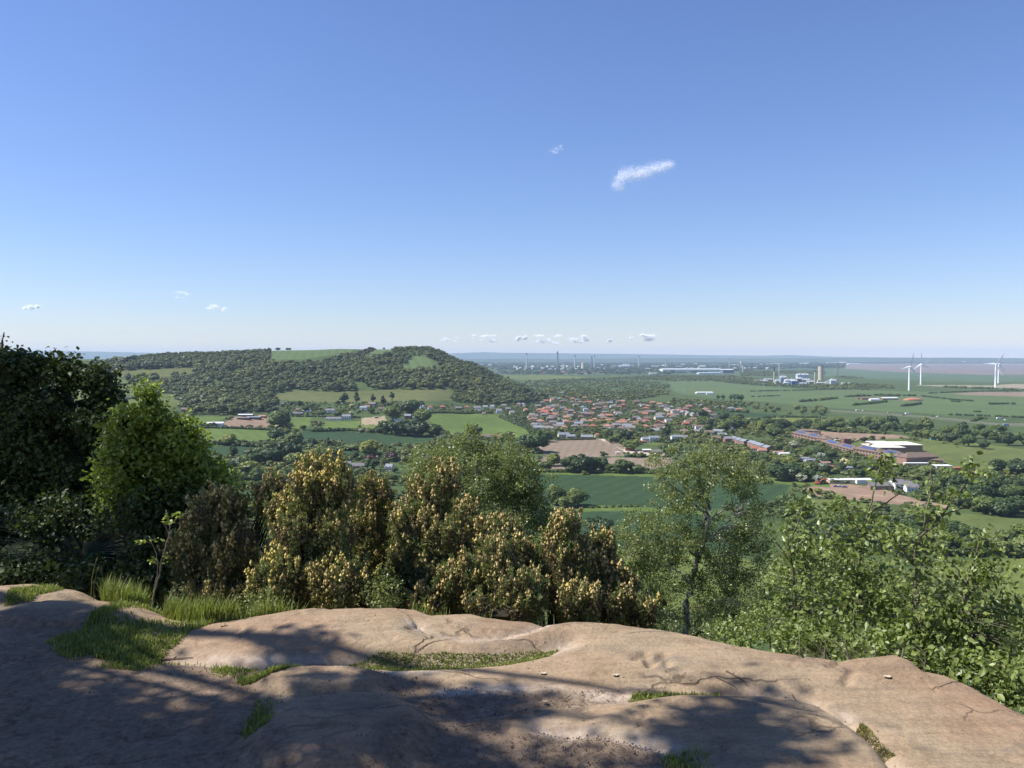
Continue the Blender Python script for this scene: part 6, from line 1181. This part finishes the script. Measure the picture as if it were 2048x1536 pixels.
# right birch, D about 18 m
D = 18; base = at_d(1368, 1262, D); gz = float(Z(base[0], base[1])); base[2] = gz
def tr_(pts, r0, r1, d=0): return (W3(pts, D + d), r0, r1)
LB = [([base] + W3([(1372,1250),(1378,1190),(1388,1150)], D), .075, .06), tr_([(1388,1150),(1398,1110),(1411,1080),(1414,1040),(1416,1000)], .055, .04), tr_([(1388,1152),(1394,1110),(1392,1090)], .05, .04), tr_([(1416,1000),(1417,960),(1424,925),(1430,895)], .035, .01), tr_([(1412,1040),(1410,1010),(1405,985),(1400,950),(1392,920)], .035, .01),
      tr_([(1414,1042),(1440,1025),(1460,1010),(1480,1005)], .022, .008, .5), tr_([(1411,1080),(1440,1060),(1470,1030)], .022, .008, -.4), tr_([(1392,1112),(1370,1095),(1350,1088),(1320,1080)], .028, .008, .3), tr_([(1380,1170),(1360,1145),(1340,1135),(1290,1120),(1260,1112)], .026, .006, -.3), tr_([(1412,1030),(1380,1000),(1350,975),(1330,960)], .026, .008, .4), tr_([(1388,1215),(1410,1213),(1440,1212)], .012, .005), tr_([(1444,1170),(1442,1130),(1440,1100),(1436,1070)], .018, .008, .8), tr_([(1417,960),(1440,930),(1470,920)], .02, .006), tr_([(1404,960),(1370,930),(1340,920)], .018, .006), tr_([(1388,1180),(1400,1150),(1412,1120)], .02, .008)]
LO = [L_(1420,905,70,28,D,.7), L_(1340,930,45,40,D,.7), L_(1440,950,90,40,D,.9), L_(1360,985,70,45,D,.8), L_(1490,960,45,45,D,.7), L_(1490,1040,60,60,D,.8), L_(1300,1080,80,60,D,.8), L_(1360,1060,60,60,D,.8), L_(1270,1110,60,50,D,.6), L_(1430,1080,60,60,D,.8), L_(1500,1110,50,50,D,.6), L_(1330,1150,70,45,D,.7), L_(1430,1160,60,50,D,.7), L_(1490,1200,70,50,D,.7), L_(1370,1235,70,22,D,.5)]
leafy('birch_tree', 'slender silver birch with forked black and white trunk, right of the gorse', 'tree', base, LB, LO, 700, 70, .045, .13, M['birch'], BIRCHB, 11, droop=.8, up=.35, twigr=.0035)
D = 17; base = at_d(960, 1300, D); base[2] = float(Z(base[0], base[1]))
LB = [([base] + W3([(960,1250),(955,1120),(965,1060)], D), .08, .05), tr_([(965,1060),(960,980),(950,920),(940,870)], .05, .01), tr_([(960,1000),(1000,950),(1040,910)], .03, .008), tr_([(958,1010),(910,960),(850,920)], .03, .008), tr_([(958,1060),(1030,1020),(1080,990)], .03, .008), tr_([(955,1090),(880,1040),(830,990)], .03, .008)]
LO = [L_(935,870,28,30,D,.4), L_(925,905,65,38,D,.8), L_(850,915,45,30,D,.7), L_(1000,915,60,38,D,.8), L_(1045,945,45,45,D,.8), L_(960,960,100,45,D,1.0), L_(860,960,50,45,D,.8), L_(1050,1010,55,55,D,.9), L_(980,1020,90,50,D,1), L_(1090,1060,40,50,D,.7), L_(1000,1080,90,40,D,.9), L_(880,1030,70,50,D,.8), L_(1085,980,30,30,D,.5), L_(1010,872,18,14,D,.3)]
leafy('birch_tree', 'bushy birch crown rising behind the gorse, left of the slender birch', 'tree', base, LB, LO, 700, 74, .045, .13, M['birch'], BIRCHB, 12, droop=.8, up=.35, twigr=.0035)
# right saplings
D = 5.2; base = at_d(1830, 1345, D); base[2] = float(Z(base[0], base[1]))
def sapling(label, D, bpx, stems, LO, ncl, seed, ls=.037, lpc=14, crad=.085, mat='sap', nm='sapling', six=True):
    base = at_d(bpx, 1330, D); base[2] = float(Z(base[0], base[1])); LB = [([base] + W3(stems[0], D), .011, .004)]
    for s in stems[1:]: LB.append(((([base] if nm == 'shrub' else []) + W3(s, D)), .008, .003))
    return leafy(nm, label, 'sapling' if nm == 'sapling' else 'bush', base, LB, LO, ncl, lpc, ls, crad, M[mat], GB, seed, six=six, droop=.5, up=.5, twigr=.0022 if nm == 'sapling' else .0009, parts=('stem', 'foliage'))
sapling('young leafy birch sapling with two bare stems reaching above the school roofs', 5.3, 1712, [[(1708,1250),(1716,1150),(1722,1080),(1738,1015),(1756,955),(1764,905)], [(1722,1080),(1700,1030),(1690,1000)], [(1735,1030),(1765,1010),(1800,985)], [(1716,1150),(1680,1100),(1650,1060)]],
        [L_(1762,922,18,20,5.3,.1,.45), L_(1770,960,30,22,5.3,.15,.6), L_(1690,1005,24,20,5.3,.1,.35), L_(1725,1045,46,32,5.3,.2,.9), L_(1650,1070,30,28,5.3,.15,1.1), L_(1725,1120,70,45,5.3,.2,4), L_(1740,1200,75,50,5.3,.3,6)], 150, 21)
sapling('tallest right hand sapling with large dark heart shaped leaves', 4.9, 1832, [[(1832,1290),(1832,1180),(1828,1110),(1850,1045),(1862,985),(1862,930)], [(1840,1075),(1885,1030),(1925,975),(1944,938)], [(1855,1040),(1900,1025),(1950,1010)], [(1830,1130),(1790,1080),(1770,1050)]],
        [L_(1940,940,12,14,4.9,.06,.3), L_(1862,970,18,30,4.9,.1,.3), L_(1905,995,30,20,4.9,.12,.35), L_(1870,1035,46,32,4.9,.2,.9), L_(1960,1005,34,16,4.9,.1,.25), L_(1790,1075,45,34,4.9,.15,1.1), L_(1850,1110,60,40,4.9,.2,2.2), L_(1840,1200,70,60,4.9,.25,6), L_(1880,1270,80,40,4.9,.25,5)], 150, 22, ls=.038)
sapling('leafy sapling left of the others beside the slender birch', 5.9, 1595, [[(1592,1240),(1588,1150),(1578,1090),(1600,1030),(1606,1000)], [(1585,1130),(1550,1080)], [(1588,1160),(1630,1110)]],
        [L_(1605,1020,28,30,5.9,.15,1), L_(1565,1075,34,32,5.9,.15,1.3), L_(1620,1100,45,45,5.9,.2,2.5), L_(1590,1180,65,55,5.9,.3,5), L_(1640,1230,60,40,5.9,.3,4)], 135, 23, ls=.038, crad=.08)
sapling('sapling at the right edge against the yellow green field', 4.7, 1935, [[(1930,1290),(1926,1230),(1932,1170),(1952,1110),(1966,1062)], [(1930,1200),(1970,1150),(2000,1120)], [(1932,1170),(1900,1120)]],
        [L_(1962,1080,22,26,4.7,.1,.9), L_(1985,1140,40,26,4.7,.15,1.5), L_(1945,1160,40,30,4.7,.15,1.6), L_(1940,1240,60,46,4.7,.2,4), L_(2010,1250,50,50,4.7,.25,4), L_(1990,1320,60,40,4.7,.2,4)], 125, 24, ls=.038)
sapling('dense leafy undergrowth just behind the right edge of the rock', 4.5, 1800, [[(1800,1330),(1810,1290)], [(1900,1350),(1910,1310)], [(2000,1390),(2010,1350)], [(1600,1310),(1600,1270)], [(1700,1320),(1690,1280)], [(1650,1320),(1650,1280)], [(1750,1330),(1750,1290)], [(1850,1340),(1850,1300)], [(1950,1370),(1950,1330)], [(2050,1400),(2050,1360)]],
        [L_(1600,1275,70,26,5.1,.25,3), L_(1700,1290,80,34,4.9,.25,3), L_(1800,1300,70,34,4.75,.2,3), L_(1890,1320,60,34,4.6,.2,3), L_(1980,1350,60,40,4.4,.2,3), L_(2045,1370,45,50,4.2,.2,3)], 260, 25, ls=.04, nm='shrub')
sapling('small leaved shrub between the slender birch and the saplings', 7.5, 1540, [[(1540,1280),(1545,1240)], [(1500,1270),(1490,1230)]],
        [L_(1540,1250,70,32,7.5,.4,4), L_(1480,1262,50,20,7.5,.3,2), L_(1620,1270,60,24,7,.3,3)], 130, 26, ls=.032, lpc=22, crad=.09, nm='shrub')
sapling('pale small leaved bush behind the saplings', 9.5, 1700, [[(1700,1200),(1690,1120)], [(1790,1200),(1800,1140)]],
        [L_(1620,1130,60,45,9.5,.5,3), L_(1690,1150,70,60,9.5,.5,4), L_(1790,1180,80,60,9.5,.5,4), L_(1900,1200,80,60,9.5,.5,4), L_(2000,1230,70,50,9,.5,3)], 330, 27, ls=.04, lpc=30, crad=.13, nm='shrub', mat='birch', six=False)
# shrubs further down the slope
def slope_shrub(label, D, px, py, rx, ry, ncl, seed, mat='slope', ls=.07, lpc=40):
    base = at_d(px, py + ry, D); base[2] = float(Z(base[0], base[1]))
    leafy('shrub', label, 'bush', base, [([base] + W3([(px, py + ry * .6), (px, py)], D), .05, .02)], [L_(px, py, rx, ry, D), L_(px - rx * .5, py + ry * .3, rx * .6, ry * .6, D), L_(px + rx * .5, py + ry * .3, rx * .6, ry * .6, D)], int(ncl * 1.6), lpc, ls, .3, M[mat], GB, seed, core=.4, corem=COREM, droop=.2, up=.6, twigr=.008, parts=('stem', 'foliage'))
slope_shrub('yellow green gorse clump on the slope left of the birch trunk', 30, 1290, 1190, 60, 60, 90, 31); slope_shrub('yellow green shrub on the slope behind the birch trunk', 34, 1450, 1215, 90, 50, 120, 32); slope_shrub('green shrub low on the slope under the birch', 26, 1370, 1260, 80, 30, 80, 33, 'birch')
slope_shrub('green shrub on the slope right of the birch', 28, 1560, 1190, 70, 60, 110, 34, 'birch'); slope_shrub('loose green shrub on the slope behind the saplings', 32, 1680, 1200, 90, 60, 120, 35, 'birch'); slope_shrub('shrub on the slope below the yellow green field', 36, 1850, 1220, 110, 50, 120, 36, 'birch'); slope_shrub('shrub on the slope at the right edge', 30, 2010, 1260, 90, 60, 120, 37, 'birch')
# lime green maple
D = 7.8; base = at_d(330, 1180, D); base[2] = float(Z(base[0], base[1]))
LB = [([base] + W3([(320,1100),(300,1000),(290,900),(295,830)], D), .06, .01), tr_([(300,1000),(350,950),(410,930)], .03, .008), tr_([(295,930),(340,880),(362,848)], .025, .006), tr_([(300,980),(250,920),(235,860)], .03, .008)]
LO = [L_(292,800,16,26,D,.15,1), L_(300,840,34,26,D,.25,1.6), L_(250,850,30,40,D,.3,1.6), L_(356,852,22,22,D,.2,1), L_(270,900,60,50,D,.4,4), L_(335,905,50,36,D,.35,3), L_(395,925,40,36,D,.3,2.8), L_(432,965,32,40,D,.3,2.4), L_(365,880,30,26,D,.3,1.4), L_(350,970,80,36,D,.45,4), L_(270,970,60,50,D,.4,3), L_(258,930,40,56,D,.5,2), L_(370,985,70,26,D,.4,2)]
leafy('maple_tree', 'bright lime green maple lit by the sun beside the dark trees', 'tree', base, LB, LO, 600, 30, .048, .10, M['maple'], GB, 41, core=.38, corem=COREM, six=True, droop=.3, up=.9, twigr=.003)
# dark trees at left
D = 10; base = at_d(90, 1200, D); base[2] = float(Z(base[0], base[1]))
LB = [([base] + W3([(95,1100),(90,950),(80,820),(60,740)], D), .10, .02), tr_([(90,950),(160,870),(190,800)], .04, .01), tr_([(95,1000),(10,900),(-60,800)], .05, .01)]
LO = [L_(30,795,60,50,D,.6), L_(110,800,50,45,D,.5), L_(165,825,40,40,D,.5), L_(200,860,40,60,D,.5), L_(60,860,110,90,D,.7), L_(150,930,90,90,D,.6), L_(30,980,110,100,D,.7), L_(160,1040,100,80,D,.6), L_(-80,860,100,120,D,.7), L_(-100,1000,120,120,D,.7), L_(105,728,12,16,D,.1,.03), L_(20,735,30,22,D,.3,.3), L_(215,790,14,14,D,.2,.06), L_(140,748,22,14,D,.2,.12), L_(60,735,20,16,D,.2,.1), L_(190,760,14,12,D,.2,.05), L_(235,840,16,24,D,.2,.12)]
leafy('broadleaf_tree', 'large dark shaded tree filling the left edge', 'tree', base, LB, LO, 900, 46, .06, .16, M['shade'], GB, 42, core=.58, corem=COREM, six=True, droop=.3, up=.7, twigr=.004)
D = 7.6; base = at_d(180, 1220, D); base[2] = float(Z(base[0], base[1]))
LO = [L_(60,1110,140,60,D,.4), L_(220,1100,110,55,D,.4), L_(330,1060,80,60,8.4,.4), L_(-80,1120,120,70,D,.4), L_(300,1150,110,45,7.4,.3), L_(400,1060,60,70,8.6,.4), L_(110,1050,60,50,7.8,.3,1.2), L_(240,1060,60,60,8.0,.3,1.2), L_(-10,1060,60,50,7.8,.3,1), L_(330,1110,70,60,7.3,.3,1.5), L_(40,1150,90,34,7.0,.4,1.6), L_(170,1160,80,30,7.0,.4,1.6), L_(270,1170,60,28,6.9,.4,1.4), L_(-80,1150,90,34,7.0,.4,1.2), L_(110,1120,90,50,8.2,.4,2), L_(380,1010,60,36,7.6,.3,1.4), L_(300,1030,70,40,7.5,.3,1.6), L_(430,1040,40,50,7.4,.3,1.2)]
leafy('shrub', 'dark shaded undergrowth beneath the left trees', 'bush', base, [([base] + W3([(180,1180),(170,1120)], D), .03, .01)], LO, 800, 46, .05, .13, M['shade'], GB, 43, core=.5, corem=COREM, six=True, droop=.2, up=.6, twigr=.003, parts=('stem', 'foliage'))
D = 13; base = at_d(-30, 1150, D); base[2] = float(Z(base[0], base[1]))
leafy('broadleaf_tree', 'thin topped tree poking above the dark tree at the left edge', 'tree', base, [([base] + W3([(-30,1000),(-20,800),(0,700),(8,665)], D), .08, .01)], [L_(2,680,14,18,D,.2), L_(-20,720,40,30,D,.4), L_(10,720,18,14,D,.3), L_(-60,800,60,80,D,.6)], 90, 34, .06, .14, M['shade'], GB, 44, droop=.3, up=.6, parts=('trunk', 'crown'))
# bare little sapling
D = 5.45; base = at_d(303, 1206, D); base[2] = float(rock_h(base[0], base[1]))
leafy('sapling', 'spindly nearly bare oak sapling standing in front of the dark gorse', 'sapling', base, [([base] + W3([(306,1198),(318,1150),(327,1105),(338,1068),(340,1050),(332,1020)], D), .0065, .0025), ([base] + W3([(309,1175),(316,1140),(312,1105),(298,1072)], D), .005, .002), (W3([(318,1150),(326,1130),(330,1105)], D), .003, .0015), (W3([(340,1052),(350,1040),(362,1028)], D), .003, .0012), (W3([(338,1068),(330,1050),(322,1043)], D), .003, .0012)],
      [L_(290,1082,18,4,D,.04), L_(318,1078,12,5,D,.03), L_(310,1122,9,6,D,.03), L_(331,1116,5,4,D,.02), L_(342,1042,12,9,D,.04), L_(356,1030,8,6,D,.03), L_(330,1026,5,8,D,.02)], 34, 5, .024, .02, M['maple'], plain('sapling_bark', (.26, .20, .13), .8, .2, 40), 45, six=True, droop=0, up=1.2, twigr=.0012, parts=('stem', 'foliage'))
# ---------------------------------------------------------------- gorse
M['gorse'] = leafmat('gorse_spines', (.10, .115, .038), (.22, .23, .08), (.36, .34, .15), trans=.28, rough=.7, spec=.15)
M['tips'] = leafmat('gorse_soft_tips', (.14, .18, .065), (.25, .29, .12), (.36, .40, .19), trans=.25, rough=.7, spec=.15)
M['flower'] = leafmat('gorse_flowers', (.26, .18, .08), (.55, .42, .19), (.80, .64, .30), trans=.2, rough=.8, spec=.1)
M['yellow'] = leafmat('gorse_yellow_flowers', (.55, .43, .14), (.78, .64, .22), (.90, .78, .28), trans=.25, rough=.7, spec=.1)
M['dead'] = leafmat('gorse_dead_wood', (.07, .06, .035), (.16, .135, .08), (.28, .235, .15), trans=0, rough=.9, spec=.1)
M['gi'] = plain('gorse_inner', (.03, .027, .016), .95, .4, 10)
def spikes(C, Dr, ln, w, rg):
    n = len(C); S = np.cross(Dr, unit(rg, n)); S /= np.linalg.norm(S, axis=1)[:, None] + 1e-9; w = np.broadcast_to(w, (n,))[:, None]
    return np.stack([C - S * w, C + S * w, C + Dr * ln[:, None]], 1).reshape(-1, 3), np.arange(3 * n).reshape(-1, 3)
def gorse(label, D, lobes_px, npl, seed, yel=.1, green=0.37, dead=0.12, basepx=None):
    rg = np.random.default_rng(seed); LO = [L_(a, b_ + 12, rx * 1.28, ry, D + dd, dp) for a, b_, rx, ry, dd, dp in lobes_px]; bx = basepx or lobes_px[0][0]
    base = at_d(bx, 1250, D); base[2] = min(float(Z(base[0], base[1])), float(rock_h(base[0], base[1]))); e = empty('gorse_bush', base, 0, label, 'bush', 'gorse bushes behind the rock')
    A0 = np.array([l[:6] for l in LO]); SL = []
    for l in A0:
        for _ in range(10):
            uu = unit(rg, 1)[0]; uu[2] = abs(uu[2]) * 1.1 - .25; f_ = rg.uniform(.28, .46); SL.append(np.concatenate([l[:3] + uu * l[3:6] * rg.uniform(.3, .66), np.array([1, 1, rg.uniform(.8, 1.2)]) * min(l[3], l[5]) * f_ + .02]))
    A = np.array(SL); wt = A[:, 3] * A[:, 5]; wt = wt / wt.sum(); k = rg.choice(len(A), npl, p=wt); u = unit(rg, npl); u[:, 1] -= .3; u[:, 2] += .15; u /= np.linalg.norm(u, axis=1)[:, None]; rad = rg.uniform(.45, 1.22, npl) ** .5
    tip = A[k, :3] + u * A[k, 3:6] * rad[:, None]; out = (tip - base) * [1, 1, .6] + [0, 0, .25]; out /= np.linalg.norm(out, axis=1)[:, None]; dr = out * .75 + np.array([0, 0, .6]) + rg.normal(0, .34, (npl, 3)); dr /= np.linalg.norm(dr, axis=1)[:, None]
    kindv = rg.random(npl); dens = 62; PL = rg.uniform(.10, .26, npl); S, G_, Fl, Y, Dd = [], [], [], [], []
    b = MB()
    for i in range(0, npl, 3):
        m = base + (tip[i] - base) * [.35, .35, .55] + rg.normal(0, .05, 3); b.tube(np.array([base + rg.normal(0, .05, 3) * [1, 1, 0], m, tip[i]]) - base, [.012, .007, .003], 4, cap=False)
    b.build('branches', M['dead'], e)
    for i in range(npl):
        n = int(dens * PL[i] / .17); t = rg.random(n); ax = tip[i] + dr[i] * (t[:, None] - .6) * PL[i] * 1.5; side = unit(rg, n); R_ = .036 * (1.15 - t) + .007
        c = ax + side * (R_ * rg.uniform(.2, 1, n))[:, None]; d = side * .6 + dr[i] * .8; d /= np.linalg.norm(d, axis=1)[:, None]; ln = rg.uniform(.015, .034, n)
        q = [c, d, ln]
        if kindv[i] < green: G_.append(q + [.0035]); continue
        if kindv[i] < green + dead * (1.0 if u[i, 2] < .3 else .3): Dd.append(q + [.003]); continue
        S.append(q + [.0042]); m = rg.random(n) < (.40 * t + .04) * (1 if u[i, 2] > -.2 else .4); (Y if rg.random() < yel * (1.6 if u[i, 2] > .3 else .4) else Fl).append([c[m], d[m], ln[m]])
    # filling twigs inside
    n = npl * 26; kk = rg.choice(len(A), n, p=wt); uu = unit(rg, n) * (rg.random(n) ** .4)[:, None]; c = A[kk, :3] + uu * A[kk, 3:6] * .95; d = unit(rg, n) * .7 + [0, 0, .6]; d /= np.linalg.norm(d, axis=1)[:, None]; Dd.append([c, d, rg.uniform(.03, .09, n), .004])
    def emit(name, L, mat, rep=3):
        if not L: return
        Vs, ts, n0 = [], [], 0; Fs = []
        for c, d, ln, w in L:
            for r in range(rep):
                dd = d + rg.normal(0, .35, d.shape); dd /= np.linalg.norm(dd, axis=1)[:, None]; v, f = spikes(c - base, dd, ln * rg.uniform(.7, 1.2, len(ln)), w, rg); Vs.append(v); Fs.append(f + n0); n0 += len(v); ts.append(np.clip(rg.normal(.5, .25, len(f)), 0, 1))
        mk(name, np.vstack(Vs), np.vstack(Fs), mat, e, attrs={'tint': np.concatenate(ts)})
    emit('spines', S, M['gorse']); emit('soft_shoots', G_, M['tips'], 4); emit('dead_twigs', Dd, M['dead'], 2)
    for nm, L, mat in (('withered_flowers', Fl, M['flower']), ('yellow_flowers', Y, M['yellow'])):
        L = [l for l in L if len(l[0])]
        if not L: continue
        c = np.vstack([l[0] + l[1] * l[2][:, None] * .5 for l in L]) - base; d = np.vstack([l[1] for l in L]); n = len(c); s = rg.uniform(.007, .0155, n)
        o8 = np.array([(1, 0, 0), (-1, 0, 0), (0, 1, 0), (0, -1, 0), (0, 0, 1.6), (0, 0, -1.2)]); V = (c[:, None] + o8[None] * s[:, None, None] * rg.uniform(.6, 1.2, (n, 6, 1))).reshape(-1, 3)
        f8 = np.array([(0, 2, 4), (2, 1, 4), (1, 3, 4), (3, 0, 4), (2, 0, 5), (1, 2, 5), (3, 1, 5), (0, 3, 5)]); F = (np.arange(n)[:, None, None] * 6 + f8[None]).reshape(-1, 3)
        tt = np.repeat(np.clip(rg.normal(.5, .25, n), 0, 1), 8); mk(nm, V, F, mat, e, attrs={'tint': tt})['kind'] = 'stuff'
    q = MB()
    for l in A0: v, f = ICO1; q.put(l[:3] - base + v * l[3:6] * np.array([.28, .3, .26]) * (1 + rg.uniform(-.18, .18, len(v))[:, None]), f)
    q.build('inner_shade_growth', M['gi'], e)  # solid dark lumps standing in for the shade within the bush
    return e
for i, (px, py, rx, ry, D, n, lb) in enumerate([(540,1200,50,34,5.9,60,'low airy green shrub at the foot of the yellow gorse'), (770,1180,46,50,6.0,60,'pale green broom growing between the gorse bushes'), (1070,1130,40,60,6.9,60,'pale green broom behind the dark green gorse'), (960,1060,50,40,7.2,60,'airy green shrub behind the middle gorse'), (1290,1225,50,26,6.6,60,'small leaved shrub at the right end of the gorse')]):
    sapling(lb, D, px, [[(px, 1250), (px, py)], [(px - 10, 1240), (px - rx * .5, py)], [(px + 10, 1240), (px + rx * .5, py)]], [L_(px, py, rx, ry, D, .3), L_(px, py + 10, rx * .7, ry, D, .3)], n, 71 + i, ls=.02, lpc=40, crad=.07, nm='shrub', mat='birch', six=False)
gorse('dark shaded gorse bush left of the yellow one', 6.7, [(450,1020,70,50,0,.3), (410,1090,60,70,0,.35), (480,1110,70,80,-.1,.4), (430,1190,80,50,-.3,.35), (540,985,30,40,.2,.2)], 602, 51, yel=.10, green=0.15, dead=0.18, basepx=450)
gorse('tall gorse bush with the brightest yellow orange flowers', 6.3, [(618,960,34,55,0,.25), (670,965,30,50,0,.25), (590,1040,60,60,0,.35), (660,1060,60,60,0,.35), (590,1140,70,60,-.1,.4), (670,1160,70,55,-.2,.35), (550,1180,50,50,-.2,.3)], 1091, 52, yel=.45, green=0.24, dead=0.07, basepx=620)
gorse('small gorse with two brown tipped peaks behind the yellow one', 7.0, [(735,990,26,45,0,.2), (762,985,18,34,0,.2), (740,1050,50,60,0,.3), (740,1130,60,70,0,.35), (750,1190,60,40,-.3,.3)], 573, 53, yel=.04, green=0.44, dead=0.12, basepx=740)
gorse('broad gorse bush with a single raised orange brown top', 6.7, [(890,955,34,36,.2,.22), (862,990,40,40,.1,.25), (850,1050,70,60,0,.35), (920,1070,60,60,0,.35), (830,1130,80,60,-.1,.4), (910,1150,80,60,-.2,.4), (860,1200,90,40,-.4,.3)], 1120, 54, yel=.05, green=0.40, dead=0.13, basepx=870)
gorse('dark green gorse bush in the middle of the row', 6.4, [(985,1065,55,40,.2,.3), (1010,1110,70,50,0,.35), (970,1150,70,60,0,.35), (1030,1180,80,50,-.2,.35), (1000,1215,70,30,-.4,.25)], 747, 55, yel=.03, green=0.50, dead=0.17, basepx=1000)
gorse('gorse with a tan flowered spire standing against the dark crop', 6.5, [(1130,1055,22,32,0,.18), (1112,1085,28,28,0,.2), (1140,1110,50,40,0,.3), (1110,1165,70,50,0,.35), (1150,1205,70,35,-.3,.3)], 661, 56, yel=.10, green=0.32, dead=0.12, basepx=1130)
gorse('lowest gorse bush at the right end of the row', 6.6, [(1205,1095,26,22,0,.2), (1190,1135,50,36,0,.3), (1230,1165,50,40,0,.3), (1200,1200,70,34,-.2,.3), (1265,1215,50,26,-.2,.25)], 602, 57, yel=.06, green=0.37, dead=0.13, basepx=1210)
# ---------------------------------------------------------------- tall tree beside the ledge whose crown shades it (outside the frame)
SH = [([(-60,1215),(120,1222),(235,1232),(150,1270),(300,1306),(210,1330),(60,1330),(-60,1400)], 28), ([(-60,1370),(60,1365),(180,1350),(300,1375),(420,1398),(540,1400),(560,1470),(700,1536),(700,1600),(-60,1600)], 62), ([(545,1400),(620,1372),(750,1376),(790,1420),(740,1490),(560,1500)], 15),
      ([(640,1470),(820,1440),(960,1490),(1090,1470),(1150,1536),(1150,1600),(640,1600)], 19), ([(940,1398),(1000,1402),(1005,1424),(950,1424)], 4), ([(1365,1490),(1440,1462),(1500,1440),(1560,1460),(1600,1480),(1690,1462),(1690,1490),(1600,1530),(1400,1560)], 17), ([(1495,1404),(1560,1398),(1560,1424),(1500,1440)], 4), ([(560,1302),(630,1300),(632,1318),(565,1318)], 2), ([(355,1278),(430,1282),(420,1302),(352,1300)], 3), ([(760,1336),(860,1338),(850,1350),(770,1352)], 1)]
rg = np.random.default_rng(17); CL = []
for pl, n in SH:
    q = inpx([(a, b_) for a, b_ in pl], n, 90 + n); t = rg.uniform(6.0, 9.5, n)
    CL += [np.array([x, y, ZB]) + SUNV * tt for (x, y), tt in zip(q, t)]
for _ in range(110):
    p = np.array([rg.uniform(-7.5, -4.2), rg.uniform(8.8, 10.8), rg.uniform(115.6, 118.6)])
    px, py = proj(*p)
    if px > 215 + (py - 900) * .25: continue
    CL.append(p + SUNV * rg.uniform(7, 11))
for _ in range(70): p = np.array([rg.uniform(-6, -2.7), rg.uniform(6.9, 8.0), rg.uniform(115.6, 116.8)]); CL.append(p + SUNV * rg.uniform(7, 10))
for _ in range(42): p = np.array([rg.uniform(-3.3, -2.0), rg.uniform(6.1, 7.6), rg.uniform(115.6, 116.8)]); CL.append(p + SUNV * rg.uniform(10, 14))
CL = [p for p in CL if not (-130 < proj(*p)[0] < 2180 and -130 < proj(*p)[1] < 1600 and p[1] > .5)]
base = np.array([-10.5, 4.5, float(Z(-10.5, 4.5))]); C = np.array(CL); top = C.mean(0)
limbs = [([base, base + [.3, .2, 3], base + [.8, .6, 6], top * .5 + base * .5 + [0, 0, 1.5], top], .28, .06)]
for k in range(12):
    c = C[rg.integers(len(C))]; s = base + (top - base) * rg.uniform(.45, .85); limbs.append(([s, (s + c) / 2 + [0, 0, .4], c], .07, .02))
e = leafy('oak_tree', 'tall oak standing left of the ledge, casting the dappled shade', 'tree', base, limbs, [(c[0], c[1], c[2], .05, .05, .05, 1.0) for c in C], int(len(C) * 1.3), 70, .085, .24, M['leaf_oak'], GB, 61, six=True, droop=.2, up=.5, twigr=.006)

# unseen second tree added behind the viewpoint to block skylight and deepen the shade
rg = np.random.default_rng(23); C = []
while len(C) < 260:
    p = np.array([rg.uniform(-8, 4.5), rg.uniform(-7.5, 2.1), rg.uniform(120.6, 124.5)])
    if abs(fbm(p[0] / 2, p[1] / 2, 5)) > -.1: C.append(p)
base = np.array([-1.5, -4.2, float(rock_h(np.array(-1.5), np.array(-3.9)))]); top = np.array([-1.6, -2.8, 123.5])
limbs = [([base, base + [0, .1, 2], base + [.1, .4, 4.2], top], .24, .05)]
for k in range(14):
    c = C[rg.integers(len(C))]; s_ = base + (top - base) * rg.uniform(.55, .95); limbs.append(([s_, (s_ + c) / 2 + [0, 0, .3], c], .06, .015))
leafy('oak_tree', 'unseen oak added behind the viewpoint to deepen the shade', 'tree', base, limbs, [(c[0], c[1], c[2], .3, .3, .25, 1.0) for c in C], 340, 60, .13, .45, M['leaf_oak'], GB, 62, six=True, droop=.2, up=.7, twigr=.005)
